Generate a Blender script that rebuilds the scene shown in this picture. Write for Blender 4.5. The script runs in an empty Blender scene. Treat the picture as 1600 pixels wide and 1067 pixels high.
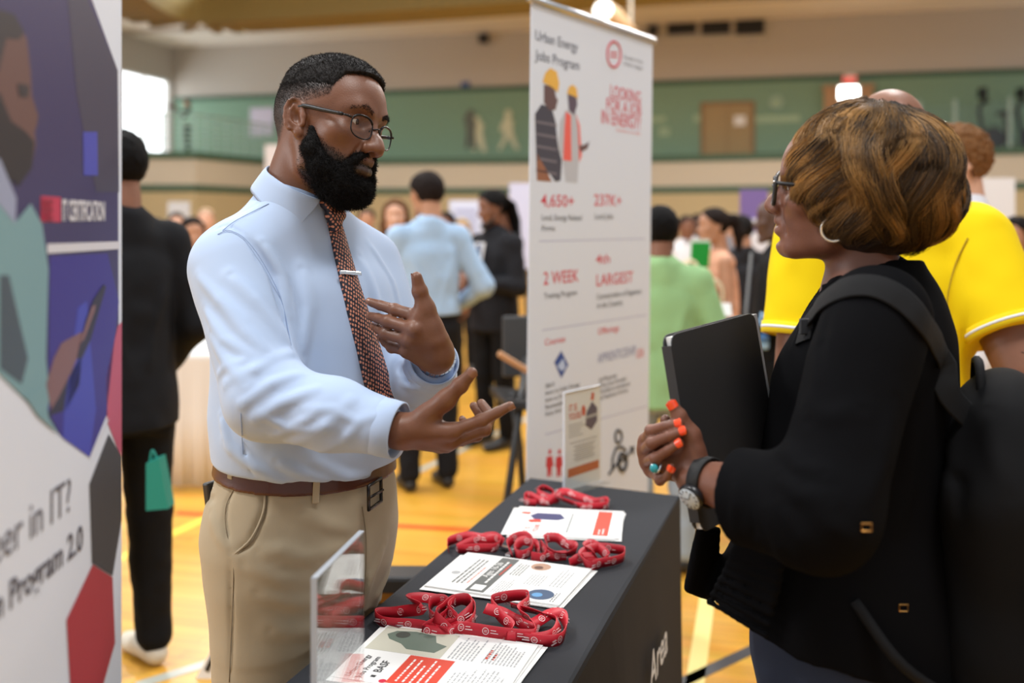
import bpy, math, random
import numpy as np
from mathutils import Vector, Matrix

random.seed(7)
RNG = np.random.default_rng(11)
SC = bpy.context.scene
COL = SC.collection
F_PX, CX, HY, EYE = 1556.0, 800.0, 345.0, 1.49      # focal length in px of the 1600 frame, horizon row, eye height

# ---------------------------------------------------------------- camera
cam_data = bpy.data.cameras.new('camera')
cam = bpy.data.objects.new('camera', cam_data)
COL.objects.link(cam)
cam.location = (0, 0, EYE)
cam.rotation_euler = (math.pi / 2, 0, 0)
cam_data.sensor_width = 36.0
cam_data.lens = 36.0 * F_PX / 1600.0
cam_data.shift_y = (HY - 533.5) / 1600.0
cam_data.clip_end = 200
cam_data.dof.use_dof = True
cam_data.dof.focus_distance = 1.76
cam_data.dof.aperture_fstop = 2.0
SC.camera = cam

# ---------------------------------------------------------------- world, lights, exposure
wd = bpy.data.worlds.new('daylight'); SC.world = wd  # uniform background added as ambient fill, for the unmodelled rest of the hall
wd.use_nodes = True
bg = wd.node_tree.nodes['Background']
bg.inputs[0].default_value = (0.93, 0.97, 1.0, 1)
bg.inputs[1].default_value = 0.44
SC.view_settings.view_transform = 'Standard'
SC.view_settings.look = 'None'
SC.view_settings.gamma = 1.0
SC.view_settings.exposure = 0.42

def area(name, loc, target, size, power, color=(1, 1, 1), sy=None):
    d = bpy.data.lights.new(name, 'AREA')
    d.energy = power; d.color = color; d.size = size
    d.shape = 'RECTANGLE'; d.size_y = sy or size
    o = bpy.data.objects.new(name, d); COL.objects.link(o)
    o.location = loc
    v = Vector(target) - Vector(loc)
    o.rotation_euler = v.to_track_quat('-Z', 'Y').to_euler()
    return o
for (lx, ly, lp) in ((-3.6, 0.2, 230), (1.4, 0.2, 150), (-3.4, 6.5, 260), (2.6, 6.5, 230),
                     (-4, 14, 300), (4, 13, 300), (-5, 22, 340), (5, 21, 260), (11, 17, 180)):
    area('high_bay_light', (lx, ly, 6.6), (lx, ly, 0), 1.4, lp, (1.0, 0.985, 0.97))
area('window_daylight', (-12.2, 27.0, 5.2), (-2, 22, 3.5), 3.0, 120, (0.93, 0.97, 1.0))
area('window_daylight', (-8.5, 1.0, 3.4), (-0.4, 2.2, 1.2), 3.4, 170, (0.95, 0.98, 1.0), 2.4)

# ---------------------------------------------------------------- small helpers
def P(x, y, D):
    "the world point seen at pixel (x, y) at distance D in front of the camera"
    return np.array([(x - CX) / F_PX * D, D, EYE + (HY - y) / F_PX * D])

def srgb(r, g=None, b=None):
    if g is None: r, g, b = r
    def c(v):
        v /= 255.0
        return v / 12.92 if v <= 0.04045 else ((v + 0.055) / 1.055) ** 2.4
    return (c(r), c(g), c(b), 1.0)

def nrm(v):
    v = np.asarray(v, float); return v / (np.linalg.norm(v) + 1e-12)

MATS = {}
def mat(name, col, rough=0.6, metal=0.0, spec=0.5, bump=None, emit=None, coat=0.0, sheen=0.0, noise=None, trans=0.0, sss=0.0):
    """procedural principled material. bump=(scale, strength); noise=(scale, colour2, contrast)"""
    if name in MATS: return MATS[name]
    m = bpy.data.materials.new(name); m.use_nodes = True
    nt = m.node_tree; b = nt.nodes['Principled BSDF']
    b.inputs['Base Color'].default_value = col
    b.inputs['Roughness'].default_value = rough
    b.inputs['Metallic'].default_value = metal
    b.inputs['Specular IOR Level'].default_value = spec
    b.inputs['Coat Weight'].default_value = coat
    b.inputs['Sheen Weight'].default_value = sheen
    b.inputs['Transmission Weight'].default_value = trans
    if sss:
        b.inputs['Subsurface Weight'].default_value = sss
        b.inputs['Subsurface Radius'].default_value = (0.012, 0.005, 0.003)
        b.inputs['Subsurface Scale'].default_value = 1.0
    if emit:
        b.inputs['Emission Color'].default_value = emit[0]; b.inputs['Emission Strength'].default_value = emit[1]
    tc = nt.nodes.new('ShaderNodeTexCoord')
    if noise:
        n = nt.nodes.new('ShaderNodeTexNoise'); n.inputs['Scale'].default_value = noise[0]; n.inputs['Detail'].default_value = 4
        nt.links.new(tc.outputs['Object'], n.inputs['Vector'])
        r = nt.nodes.new('ShaderNodeValToRGB'); w = noise[2] if len(noise) > 2 else 0.2
        r.color_ramp.elements[0].position = 0.5 - w; r.color_ramp.elements[1].position = 0.5 + w
        r.color_ramp.elements[0].color = noise[1]; r.color_ramp.elements[1].color = col
        nt.links.new(n.outputs['Fac'], r.inputs['Fac']); nt.links.new(r.outputs['Color'], b.inputs['Base Color'])
    if bump:
        n2 = nt.nodes.new('ShaderNodeTexNoise'); n2.inputs['Scale'].default_value = bump[0]; n2.inputs['Detail'].default_value = 3
        nt.links.new(tc.outputs['Object'], n2.inputs['Vector'])
        bp = nt.nodes.new('ShaderNodeBump'); bp.inputs['Strength'].default_value = bump[1]; bp.inputs['Distance'].default_value = 0.002
        nt.links.new(n2.outputs['Fac'], bp.inputs['Height']); nt.links.new(bp.outputs['Normal'], b.inputs['Normal'])
    MATS[name] = m
    return m

def thin_clear(name, rough=0.0, ior=1.5, tint=(0.97, 0.98, 0.98, 1)):
    "thin clear sheet (pane, lens, acrylic): passes light straight through and mirrors by Fresnel"
    m = bpy.data.materials.new(name); m.use_nodes = True; nt = m.node_tree
    nt.nodes.remove(nt.nodes['Principled BSDF']); out = nt.nodes['Material Output']
    t = nt.nodes.new('ShaderNodeBsdfTransparent'); t.inputs[0].default_value = tint
    g = nt.nodes.new('ShaderNodeBsdfGlossy'); g.inputs['Roughness'].default_value = rough
    lw = nt.nodes.new('ShaderNodeLayerWeight'); lw.inputs['Blend'].default_value = 0.5
    pw = nt.nodes.new('ShaderNodeMath'); pw.operation = 'POWER'; pw.inputs[1].default_value = 5.0 if ior > 1.4 else 7.0
    fr = nt.nodes.new('ShaderNodeMath'); fr.operation = 'MULTIPLY_ADD'; fr.inputs[1].default_value = 0.94; fr.inputs[2].default_value = ((ior - 1) / (ior + 1)) ** 2
    nt.links.new(lw.outputs['Facing'], pw.inputs[0]); nt.links.new(pw.outputs[0], fr.inputs[0])
    mx = nt.nodes.new('ShaderNodeMixShader')
    nt.links.new(fr.outputs[0], mx.inputs[0]); nt.links.new(t.outputs[0], mx.inputs[1]); nt.links.new(g.outputs[0], mx.inputs[2]); nt.links.new(mx.outputs[0], out.inputs['Surface'])
    MATS[name] = m
    return m

def attr_mix(m, attr, col2, rough2=None):
    "second own colour of a material where the mesh attribute is 1 (lips, hairline stubble, palms)"
    nt = m.node_tree; b = nt.nodes['Principled BSDF']
    at = nt.nodes.new('ShaderNodeAttribute'); at.attribute_name = attr
    mx = nt.nodes.new('ShaderNodeMix'); mx.data_type = 'RGBA'
    nt.links.new(at.outputs['Fac'], mx.inputs['Factor'])
    inp = b.inputs['Base Color']
    if inp.is_linked:
        nt.links.new(inp.links[0].from_socket, mx.inputs['A'])
    else:
        mx.inputs['A'].default_value = inp.default_value
    mx.inputs['B'].default_value = col2
    nt.links.new(mx.outputs['Result'], inp)

def tag(o, label=None, cat=None, group=None, kind=None):
    if label: o['label'] = label
    if cat: o['category'] = cat
    if group: o['group'] = group
    if kind: o['kind'] = kind
    return o

def empty(name, loc=(0, 0, 0), label=None, cat=None, group=None):
    o = bpy.data.objects.new(name, None); COL.objects.link(o)
    o.location = [float(v) for v in loc]; o.empty_display_size = 0.1
    return tag(o, label, cat, group)

def mesh_obj(name, verts, faces, m=None, parent=None, smooth=False, attrs=None, mats=None, fmat=None):
    "verts are world coordinates; a parented mesh is stored relative to its parent's place"
    me = bpy.data.meshes.new(name)
    V = np.asarray(verts, dtype=np.float64).reshape(-1, 3)
    org = np.zeros(3)
    if parent is not None:
        p = parent
        while p is not None:
            org = org + np.array(p.location); p = p.parent
        V = V - org
    if isinstance(faces, np.ndarray):
        nf, k = faces.shape
        me.vertices.add(len(V)); me.vertices.foreach_set('co', V.astype(np.float32).ravel())
        me.loops.add(nf * k); me.loops.foreach_set('vertex_index', faces.astype(np.int32).ravel())
        me.polygons.add(nf); me.polygons.foreach_set('loop_start', (np.arange(nf) * k).astype(np.int32))
        me.update(calc_edges=True)
    else:
        me.from_pydata([tuple(v) for v in V], [], faces)
    if mats:
        for q in mats: me.materials.append(q)
        if fmat is not None: me.polygons.foreach_set('material_index', np.asarray(fmat, np.int32))
    elif m: me.materials.append(m)
    if smooth: me.polygons.foreach_set('use_smooth', np.ones(len(me.polygons), bool))
    if attrs:
        for k, v in attrs.items():
            a = me.attributes.new(k, 'FLOAT', 'POINT'); a.data.foreach_set('value', np.asarray(v, np.float32))
    me.validate(); me.update()
    o = bpy.data.objects.new(name, me); COL.objects.link(o)
    if parent is not None: o.parent = parent
    return o

class MB:
    "collects boxes, tubes, prisms into ONE mesh"
    def __init__(s): s.v = []; s.f = []
    def add(s, v, f):
        n = len(s.v); s.v += [tuple(map(float, q)) for q in v]; s.f += [tuple(i + n for i in q) for q in f]; return s
    def obox(s, c, ax, half):
        "oriented box: centre, three axes, three half sizes"
        c = np.asarray(c, float); a = [nrm(q) * h for q, h in zip(ax, half)]
        v = [c + i * a[0] + j * a[1] + k * a[2] for i in (-1, 1) for j in (-1, 1) for k in (-1, 1)]
        return s.add(v, [(0, 1, 3, 2), (4, 6, 7, 5), (0, 4, 5, 1), (2, 3, 7, 6), (0, 2, 6, 4), (1, 5, 7, 3)])
    def box(s, lo, hi):
        lo = np.asarray(lo, float); hi = np.asarray(hi, float)
        return s.obox((lo + hi) / 2, np.eye(3), (hi - lo) / 2)
    def tube(s, pts, r, n=8, closed=False, cap=True):
        pts = [np.asarray(p, float) for p in pts]; m = len(pts)
        rs = r if hasattr(r, '__len__') else [r] * m
        up = np.array([0.13, 0.21, 0.97]); rings = []
        for i in range(m):
            if closed: t = nrm(pts[(i + 1) % m] - pts[i - 1])
            else: t = nrm(pts[min(i + 1, m - 1)] - pts[max(i - 1, 0)])
            if i == 0:
                if abs(t @ up) > 0.95: up = np.array([0.97, 0.1, 0.2])
                x = nrm(np.cross(up, t))
            else: x = nrm(x - t * (x @ t))
            y = np.cross(t, x)
            rings.append([pts[i] + rs[i] * (math.cos(2 * math.pi * k / n) * x + math.sin(2 * math.pi * k / n) * y) for k in range(n)])
        v = [q for rg in rings for q in rg]; f = []
        for i in range(m if closed else m - 1):
            j = (i + 1) % m
            for k in range(n):
                l = (k + 1) % n; f.append((i * n + k, i * n + l, j * n + l, j * n + k))
        if cap and not closed:
            f.append(tuple(range(n - 1, -1, -1))); f.append(tuple((m - 1) * n + k for k in range(n)))
        return s.add(v, f)
    def prism(s, pts, off):
        "polygon (world points) thickened by the vector off"
        n = len(pts); off = np.asarray(off, float)
        v = [np.asarray(p, float) for p in pts]; v = v + [p + off for p in v]
        f = [tuple(range(n - 1, -1, -1)), tuple(range(n, 2 * n))] + [(i, (i + 1) % n, n + (i + 1) % n, n + i) for i in range(n)]
        return s.add(v, f)
    def poly(s, pts):
        return s.add(pts, [tuple(range(len(pts)))])
    def lathe(s, c, axis, prof, n=24):
        "prof = [(radius, height along axis)]"
        c = np.asarray(c, float); t = nrm(axis)
        up = np.array([0, 0, 1.0]) if abs(t[2]) < 0.9 else np.array([1.0, 0, 0])
        x = nrm(np.cross(up, t)); y = np.cross(t, x); v = []; f = []
        for r, h in prof:
            for k in range(n):
                a = 2 * math.pi * k / n; v.append(c + t * h + r * (math.cos(a) * x + math.sin(a) * y))
        for i in range(len(prof) - 1):
            for k in range(n):
                l = (k + 1) % n; f.append((i * n + k, i * n + l, (i + 1) * n + l, (i + 1) * n + k))
        f.append(tuple(range(n - 1, -1, -1))); f.append(tuple((len(prof) - 1) * n + k for k in range(n)))
        return s.add(v, f)
    def build(s, name, m, parent=None, smooth=False, bevel=0.0, **kw):
        o = mesh_obj(name, s.v, s.f, m, parent, smooth, **kw)
        if bevel:
            bm = o.modifiers.new('bevel', 'BEVEL'); bm.width = bevel; bm.segments = 2; bm.limit_method = 'ANGLE'
        return o

def catmull(pts, n=8, closed=False):
    pts = [np.asarray(p, float) for p in pts]; m = len(pts); out = []
    rng = range(m) if closed else range(m - 1)
    for i in rng:
        p0 = pts[(i - 1) % m] if closed or i > 0 else 2 * pts[0] - pts[1]
        p1 = pts[i]; p2 = pts[(i + 1) % m]
        p3 = pts[(i + 2) % m] if closed or i + 2 < m else 2 * p2 - p1
        for k in range(n):
            t = k / n
            out.append(0.5 * ((2 * p1) + (-p0 + p2) * t + (2 * p0 - 5 * p1 + 4 * p2 - p3) * t * t + (-p0 + 3 * p1 - 3 * p2 + p3) * t ** 3))
    if not closed: out.append(pts[-1])
    return out

def text_obj(name, body, o, ux, uy, size, m, parent, bold=0.0, align='LEFT', xs=1.0, depth=0.0001, fit=None):
    "flat lettering: o = baseline start (world), ux = reading direction, uy = up direction; converted to a mesh"
    cu = bpy.data.curves.new(name, 'FONT'); cu.body = body; cu.size = size; cu.align_x = align
    cu.offset = bold * size; cu.extrude = depth; cu.resolution_u = 3
    t = bpy.data.objects.new('tmp_text', cu); COL.objects.link(t)
    dg = bpy.context.evaluated_depsgraph_get(); dg.update()
    me = bpy.data.meshes.new_from_object(t.evaluated_get(dg))
    v = np.empty(len(me.vertices) * 3); me.vertices.foreach_get('co', v); v = v.reshape(-1, 3)
    if fit: xs = fit / (v[:, 0].max() - min(0.0, v[:, 0].min()))
    ux = nrm(ux); uy = nrm(uy); uz = np.cross(ux, uy)
    w = np.asarray(o, float) + xs * v[:, :1] * ux + v[:, 1:2] * uy + v[:, 2:3] * uz
    faces = [tuple(p.vertices) for p in me.polygons]
    bpy.data.objects.remove(t); bpy.data.curves.remove(cu); bpy.data.meshes.remove(me)
    return mesh_obj(name, w, faces, m, parent)

# ---------------------------------------------------------------- implicit surfaces (numpy signed distances + surface nets)
def cap(a, b, ra, rb=None):
    a = np.asarray(a, np.float32); b = np.asarray(b, np.float32); rb = ra if rb is None else rb
    ab = b - a; L2 = float(ab @ ab) + 1e-12
    def f(p):
        q = p - a; t = np.clip(q @ ab / L2, 0, 1)
        return np.linalg.norm(q - t[:, None] * ab, axis=1) - (ra + (rb - ra) * t)
    return f
def ell(c, r, R=None):
    "ellipsoid; rows of R are its axes"
    c = np.asarray(c, np.float32); r = np.asarray(r, np.float32)
    Rm = None if R is None else np.asarray(R, np.float32)
    def f(p):
        q = p - c
        if Rm is not None: q = q @ Rm.T
        k0 = np.linalg.norm(q / r, axis=1); k1 = np.linalg.norm(q / (r * r), axis=1) + 1e-9
        return k0 * (k0 - 1) / k1
    return f
def rbox(c, h, rad, R=None):
    c = np.asarray(c, np.float32); h = np.asarray(h, np.float32) - rad
    Rm = None if R is None else np.asarray(R, np.float32)
    def f(p):
        q = p - c
        if Rm is not None: q = q @ Rm.T
        d = np.abs(q) - h
        return np.linalg.norm(np.maximum(d, 0), axis=1) + np.minimum(d.max(axis=1), 0) - rad
    return f
def half(pt, n):
    "half space on the side n points away from (inside = behind the plane)"
    pt = np.asarray(pt, np.float32); n = nrm(n).astype(np.float32)
    return lambda p: (p - pt) @ n
def smin(a, b, k):
    if k <= 0: return np.minimum(a, b)
    h = np.maximum(k - np.abs(a - b), 0) / k
    return np.minimum(a, b) - h * h * k * 0.25
def U(k, *fs):
    def f(p):
        d = fs[0](p)
        for g in fs[1:]: d = smin(d, g(p), k)
        return d
    return f
def SUB(k, f, *gs):
    def h(p):
        d = f(p)
        for g in gs: d = -smin(-d, g(p), k)
        return d
    return h
def INT(k, f, *gs):
    def h(p):
        d = f(p)
        for g in gs: d = -smin(-d, -g(p), k)
        return d
    return h
def OFF(f, o): return lambda p: f(p) - o
def XF(f, R, t, s=1.0):
    "place a local-space shape: world = t + s * R^T-columns; rows of R are the local axes in world space"
    R = np.asarray(R, np.float32); t = np.asarray(t, np.float32)
    return lambda p: f(((p - t) @ R.T) / s) * s
def chain(pts, rs, k=0.0):
    return U(k, *[cap(pts[i], pts[i + 1], rs[i], rs[i + 1]) for i in range(len(pts) - 1)])
def vnoise(p, s, seed=0):
    "smooth value noise -1..1"
    q = p * s + seed * 17.3
    i = np.floor(q).astype(np.int64); f = (q - i).astype(np.float32); f = f * f * (3 - 2 * f)
    def h(x, y, z):
        n = (x * 73856093) ^ (y * 19349663) ^ (z * 83492791)
        n = (n ^ (n >> 13)) * 1274126177
        n = n & 0x7fffffff
        return ((n >> 8) & 0xffff).astype(np.float32) / 32767.5 - 1
    r = 0
    for a in (0, 1):
        wa = f[:, 0] if a else 1 - f[:, 0]
        for b in (0, 1):
            wb = f[:, 1] if b else 1 - f[:, 1]
            for c in (0, 1):
                wc = f[:, 2] if c else 1 - f[:, 2]
                r = r + wa * wb * wc * h(i[:, 0] + a, i[:, 1] + b, i[:, 2] + c)
    return r
def FOLD(f, folds, noise=()):
    """cloth: folds = [(polyline points, width, height)] raise (or with a negative height sink) soft creases; noise = [(scale, height)]"""
    segs = []
    for pts, w, hgt in folds:
        pts = [np.asarray(q, np.float32) for q in pts]
        ln = sum(float(np.linalg.norm(pts[i + 1] - pts[i])) for i in range(len(pts) - 1))
        segs.append(([cap(pts[i], pts[i + 1], 0.0) for i in range(len(pts) - 1)], w, hgt, pts[0], pts[-1], 0.42 * ln + 1e-6))
    def g(p):
        d = f(p); near = np.abs(d) < 0.05
        if not near.any(): return d
        q = p[near]; dd = d[near].copy()
        for caps, w, hgt, e0, e1, el in segs:
            m = caps[0](q)
            for c in caps[1:]: m = np.minimum(m, c(q))
            tp_ = np.clip(np.minimum(np.linalg.norm(q - e0, axis=1), np.linalg.norm(q - e1, axis=1)) / el, 0, 1)
            dd -= hgt * np.exp(-(m / w) ** 2) * tp_ * (2 - tp_)
        for i, (sc, hh) in enumerate(noise):
            dd -= hh * vnoise(q, sc, i + 1)
        d = d.copy(); d[near] = dd
        return d
    return g

def snet(f, lo, hi, h, B=8):
    lo = np.asarray(lo, np.float64); hi = np.asarray(hi, np.float64)
    nb = np.ceil((hi - lo) / (h * B)).astype(int) + 1
    n = nb * B
    V = np.full(n, 1.0, np.float32)
    gi = np.stack(np.meshgrid(*[np.arange(k) for k in nb], indexing='ij'), -1).reshape(-1, 3)
    cen = (lo + (gi * B + (B - 1) / 2) * h).astype(np.float32)
    dc = f(cen)
    keep = np.abs(dc) < B * h * 0.87 * 1.7 + 2 * h
    Vb = V.reshape(nb[0], B, nb[1], B, nb[2], B)
    ins = gi[(~keep) & (dc < 0)]
    if len(ins): Vb[ins[:, 0], :, ins[:, 1], :, ins[:, 2], :] = -1.0
    kb = gi[keep]
    loc = np.stack(np.meshgrid(*[np.arange(B)] * 3, indexing='ij'), -1).reshape(-1, 3)
    for s in range(0, len(kb), 400):
        b = kb[s:s + 400]
        pts = (lo + ((b[:, None, :] * B + loc[None]) * h)).reshape(-1, 3).astype(np.float32)
        d = f(pts).astype(np.float32).reshape(len(b), B, B, B)
        Vb[b[:, 0], :, b[:, 1], :, b[:, 2], :] = d
    I = V < 0
    I[0] = I[-1] = False; I[:, 0] = I[:, -1] = False; I[:, :, 0] = I[:, :, -1] = False
    V[(V < 0) & ~I] = h * 0.01
    sl = lambda a, o: a[o[0]:a.shape[0] - 1 + o[0], o[1]:a.shape[1] - 1 + o[1], o[2]:a.shape[2] - 1 + o[2]]
    cs = [(a, b, c) for a in (0, 1) for b in (0, 1) for c in (0, 1)]
    anyI = np.zeros([k - 1 for k in n], bool); allI = np.ones([k - 1 for k in n], bool)
    for o in cs:
        q = sl(I, o); anyI |= q; allI &= q
    act = np.argwhere(anyI & ~allI)
    idx = np.full(anyI.shape, -1, np.int32); idx[act[:, 0], act[:, 1], act[:, 2]] = np.arange(len(act))
    vals = {o: V[act[:, 0] + o[0], act[:, 1] + o[1], act[:, 2] + o[2]] for o in cs}
    acc = np.zeros((len(act), 3)); cnt = np.zeros(len(act))
    for o in cs:
        for ax in range(3):
            if o[ax]: continue
            o2 = tuple(1 if i == ax else o[i] for i in range(3))
            a, b = vals[o], vals[o2]; x = (a < 0) != (b < 0)
            t = np.where(x, a / np.where(x, a - b, 1), 0); t = np.clip(t, 0, 1)
            pt = np.array(o, float)[None] + np.zeros((len(act), 3)); pt[:, ax] += t
            acc[x] += pt[x]; cnt[x] += 1
    vert = lo + (act + acc / cnt[:, None]) * h
    F = []
    for ax in range(3):
        u, w = [(1, 2), (2, 0), (0, 1)][ax]
        o2 = [slice(None)] * 3; o2[ax] = slice(0, -1); o3 = [slice(None)] * 3; o3[ax] = slice(1, None)
        A = I[tuple(o2)]; Bq = I[tuple(o3)]
        e = np.argwhere(A != Bq)
        e = e[(e[:, u] > 0) & (e[:, w] > 0)]
        fl = A[e[:, 0], e[:, 1], e[:, 2]]
        def g(du, dw):
            q = e.copy(); q[:, u] -= du; q[:, w] -= dw
            ok = (q < np.array(idx.shape)).all(1)
            r = np.full(len(q), -1, np.int32); r[ok] = idx[q[ok, 0], q[ok, 1], q[ok, 2]]
            return r
        quad = np.stack([g(1, 1), g(0, 1), g(0, 0), g(1, 0)], 1)
        quad[~fl] = quad[~fl][:, ::-1]
        F.append(quad[(quad >= 0).all(1)])
    return vert, np.concatenate(F)

def sdf_obj(name, f, lo, hi, h, m, parent=None, attrs=None, relax=0):
    v, fc = snet(f, lo, hi, h)
    if relax:
        e = np.concatenate([fc[:, [0, 1]], fc[:, [1, 2]], fc[:, [2, 3]], fc[:, [3, 0]]])
        e = np.concatenate([e, e[:, ::-1]])
        for _ in range(relax):
            s = np.zeros_like(v); np.add.at(s, e[:, 0], v[e[:, 1]])
            c = np.bincount(e[:, 0], minlength=len(v))[:, None]
            v = v * 0.5 + 0.5 * s / np.maximum(c, 1)
    at = {k: g(v.astype(np.float32)) for k, g in attrs.items()} if attrs else None
    return mesh_obj(name, v, fc, m, parent, True, at)

def strands(name, roots, dirs_fn, m, parent, n=5, r0=0.0006, r1=0.0002, sides=3):
    "hair: dirs_fn(root array) -> array (N, n, 3) of points; each strand a thin tapering tube, all one mesh"
    pts = dirs_fn(roots)
    N = len(pts); n = pts.shape[1]
    t = np.gradient(pts, axis=1); t /= np.linalg.norm(t, axis=2, keepdims=True) + 1e-9
    up = np.array([0.31, 0.17, 0.93]); x = np.cross(np.broadcast_to(up, t.shape), t); x /= np.linalg.norm(x, axis=2, keepdims=True) + 1e-9
    y = np.cross(t, x)
    rad = np.linspace(r0, r1, n)[None, :, None]
    rings = []
    for k in range(sides):
        a = 2 * math.pi * k / sides
        rings.append(pts + rad * (math.cos(a) * x + math.sin(a) * y))
    v = np.stack(rings, 2).reshape(-1, 3)
    base = (np.arange(N) * n * sides)[:, None, None, None]
    i = (np.arange(n - 1) * sides)[None, :, None, None]
    k = np.arange(sides)[None, None, :, None]; l = (k + 1) % sides
    q = np.concatenate([base + i + k, base + i + l, base + i + sides + l, base + i + sides + k], 3).reshape(-1, 4)
    return v, q
# ---------------------------------------------------------------- the gym (its own axes: GU along the far wall, GV away from us)
GC = np.array([-11.75, 34.6, 0.0])
GU = nrm([0.969, -0.248, 0]); GV = np.array([-GU[1], GU[0], 0.0]); GZ = np.array([0, 0, 1.0])
def gp(u, v, z): return GC + u * GU + v * GV + z * GZ
def on_plane(x, y, o, n):
    "the point of the plane (o, n) seen at pixel (x, y)"
    e = np.array([0, 0, EYE]); d = np.array([(x - CX) / F_PX, 1.0, (HY - y) / F_PX])
    return e + d * (((o - e) @ n) / (d @ n))
def uz(x, y, v=0.0):
    "far-wall coordinates (u, z) seen at a pixel, on the plane v"
    p = on_plane(x, y, gp(0, v, 0), GV); return (p - GC) @ GU, p[2]

M_WALL = mat('painted_wall_beige', srgb(188, 183, 177), 0.8, bump=(60, 0.1))
M_CREAM = mat('painted_wall_cream', srgb(204, 199, 184), 0.8, bump=(60, 0.1))
M_TAN = mat('painted_wall_tan', srgb(196, 182, 144), 0.8, bump=(60, 0.1))
M_GREEN = mat('painted_wall_green', srgb(124, 158, 138), 0.75, bump=(60, 0.1))
M_DGREEN = mat('painted_trim_green', srgb(66, 98, 80), 0.6)
M_OLIVE = mat('painted_soffit_olive', srgb(128, 118, 78), 0.8)
M_CEIL = mat('ceiling_panels', srgb(240, 234, 228), 0.9)
M_WHITE = mat('white_paint', srgb(232, 232, 232), 0.5)
M_BLACK = mat('black_plastic', srgb(24, 24, 26), 0.45)
M_DARKGREY = mat('dark_grey_plastic', srgb(52, 54, 58), 0.5)
M_STEEL = mat('brushed_steel', srgb(190, 192, 196), 0.3, metal=1.0)
M_CHROME = mat('chrome', srgb(215, 215, 218), 0.12, metal=1.0)
M_RAIL = mat('railing_paint', srgb(150, 180, 178), 0.5)
M_DOORTAN = mat('door_tan', srgb(160, 138, 98), 0.6)
M_GLASS = thin_clear('clear_glass', ior=1.3)

def wood_floor():
    m = bpy.data.materials.new('maple_floor'); m.use_nodes = True; nt = m.node_tree; b = nt.nodes['Principled BSDF']
    tc = nt.nodes.new('ShaderNodeTexCoord'); mp = nt.nodes.new('ShaderNodeMapping')
    mp.inputs['Rotation'].default_value[2] = math.atan2(0.248, 0.969)
    nt.links.new(tc.outputs['Object'], mp.inputs['Vector'])
    br = nt.nodes.new('ShaderNodeTexBrick'); br.inputs['Scale'].default_value = 1.0
    br.inputs['Brick Width'].default_value = 1.3; br.inputs['Row Height'].default_value = 0.058
    br.inputs['Mortar Size'].default_value = 0.0008; br.inputs['Mortar Smooth'].default_value = 0.1
    br.inputs['Bias'].default_value = 0.0
    br.inputs['Color1'].default_value = srgb(228, 172, 66); br.inputs['Color2'].default_value = srgb(210, 150, 48)
    br.inputs['Mortar'].default_value = srgb(150, 95, 30)
    nt.links.new(mp.outputs['Vector'], br.inputs['Vector'])
    n = nt.nodes.new('ShaderNodeTexNoise'); n.inputs['Scale'].default_value = 1.0; n.inputs['Detail'].default_value = 5
    m2 = nt.nodes.new('ShaderNodeMapping'); m2.inputs['Scale'].default_value = (1.2, 14, 1)
    nt.links.new(mp.outputs['Vector'], m2.inputs['Vector']); nt.links.new(m2.outputs['Vector'], n.inputs['Vector'])
    mx = nt.nodes.new('ShaderNodeMix'); mx.data_type = 'RGBA'; mx.blend_type = 'MULTIPLY'; mx.inputs['Factor'].default_value = 0.35
    nt.links.new(br.outputs['Color'], mx.inputs['A']); nt.links.new(n.outputs['Color'], mx.inputs['B'])
    hs = nt.nodes.new('ShaderNodeHueSaturation'); hs.inputs['Saturation'].default_value = 1.0; hs.inputs['Value'].default_value = 1.1
    nt.links.new(mx.outputs['Result'], hs.inputs['Color']); nt.links.new(hs.outputs['Color'], b.inputs['Base Color'])
    b.inputs['Roughness'].default_value = 0.32; b.inputs['Coat Weight'].default_value = 0.25; b.inputs['Coat Roughness'].default_value = 0.15
    return m

def gbox(name, u0, u1, v0, v1, z0, z1, m, parent=None, kind=None, **kw):
    o = MB().obox(gp((u0 + u1) / 2, (v0 + v1) / 2, (z0 + z1) / 2), (GU, GV, GZ), ((u1 - u0) / 2, (v1 - v0) / 2, (z1 - z0) / 2)).build(name, m, parent, **kw)
    if kind: o['kind'] = kind
    return o

ST = 'structure'
fl = mesh_obj('floor', [gp(-6, 0.3, 0), gp(32, 0.3, 0), gp(32, -42, 0), gp(-6, -42, 0)], [(0, 3, 2, 1)], wood_floor()); fl['kind'] = ST
# far wall: beige above, green band, dark trims
ZL, ZT = 3.42, 5.62
gbox('wall_back', 0, 30, 0, 0.3, 0, 7.5, M_WALL, kind=ST)
gbox('wall_back_green', 0, 30, -0.04, 0, ZL - 0.6, ZT, M_GREEN, kind=ST)
gbox('trim_1', 0, 30, -0.07, 0, ZT, ZT + 0.15, M_DGREEN, kind=ST)
# track gallery along the far wall; its front face is cream with a green stripe, tan below
fa = [P(60, 345, 27.4), P(305, 345, 27.8), P(425, 345, 31.2), P(1000, 345, 29.7), P(1700, 345, 25.4)]
def fascia(name, z0, z1, m, thick, out):
    mb = MB()
    for i in range(len(fa) - 1):
        a, b = fa[i].copy(), fa[i + 1].copy(); d = nrm((b - a) * [1, 1, 0]); nn = np.array([d[1], -d[0], 0])
        a[2] = b[2] = 0
        mb.prism([a + nn * out + GZ * z0, b + nn * out + GZ * z0, b + nn * out + GZ * z1, a + nn * out + GZ * z1], -nn * (thick + out))
    o = mb.build(name, m); o['kind'] = ST
    return o
fascia('wall_lower_tan', 0, 2.30, M_TAN, 0.2, 0.0)
fascia('trim_2', 2.30, 2.50, M_DGREEN, 0.2, 0.02)
fascia('wall_lower_cream', 2.50, 3.22, M_CREAM, 0.2, 0.0)
fascia('trim_3', 3.22, 3.42, M_DGREEN, 0.25, 0.05)
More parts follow.
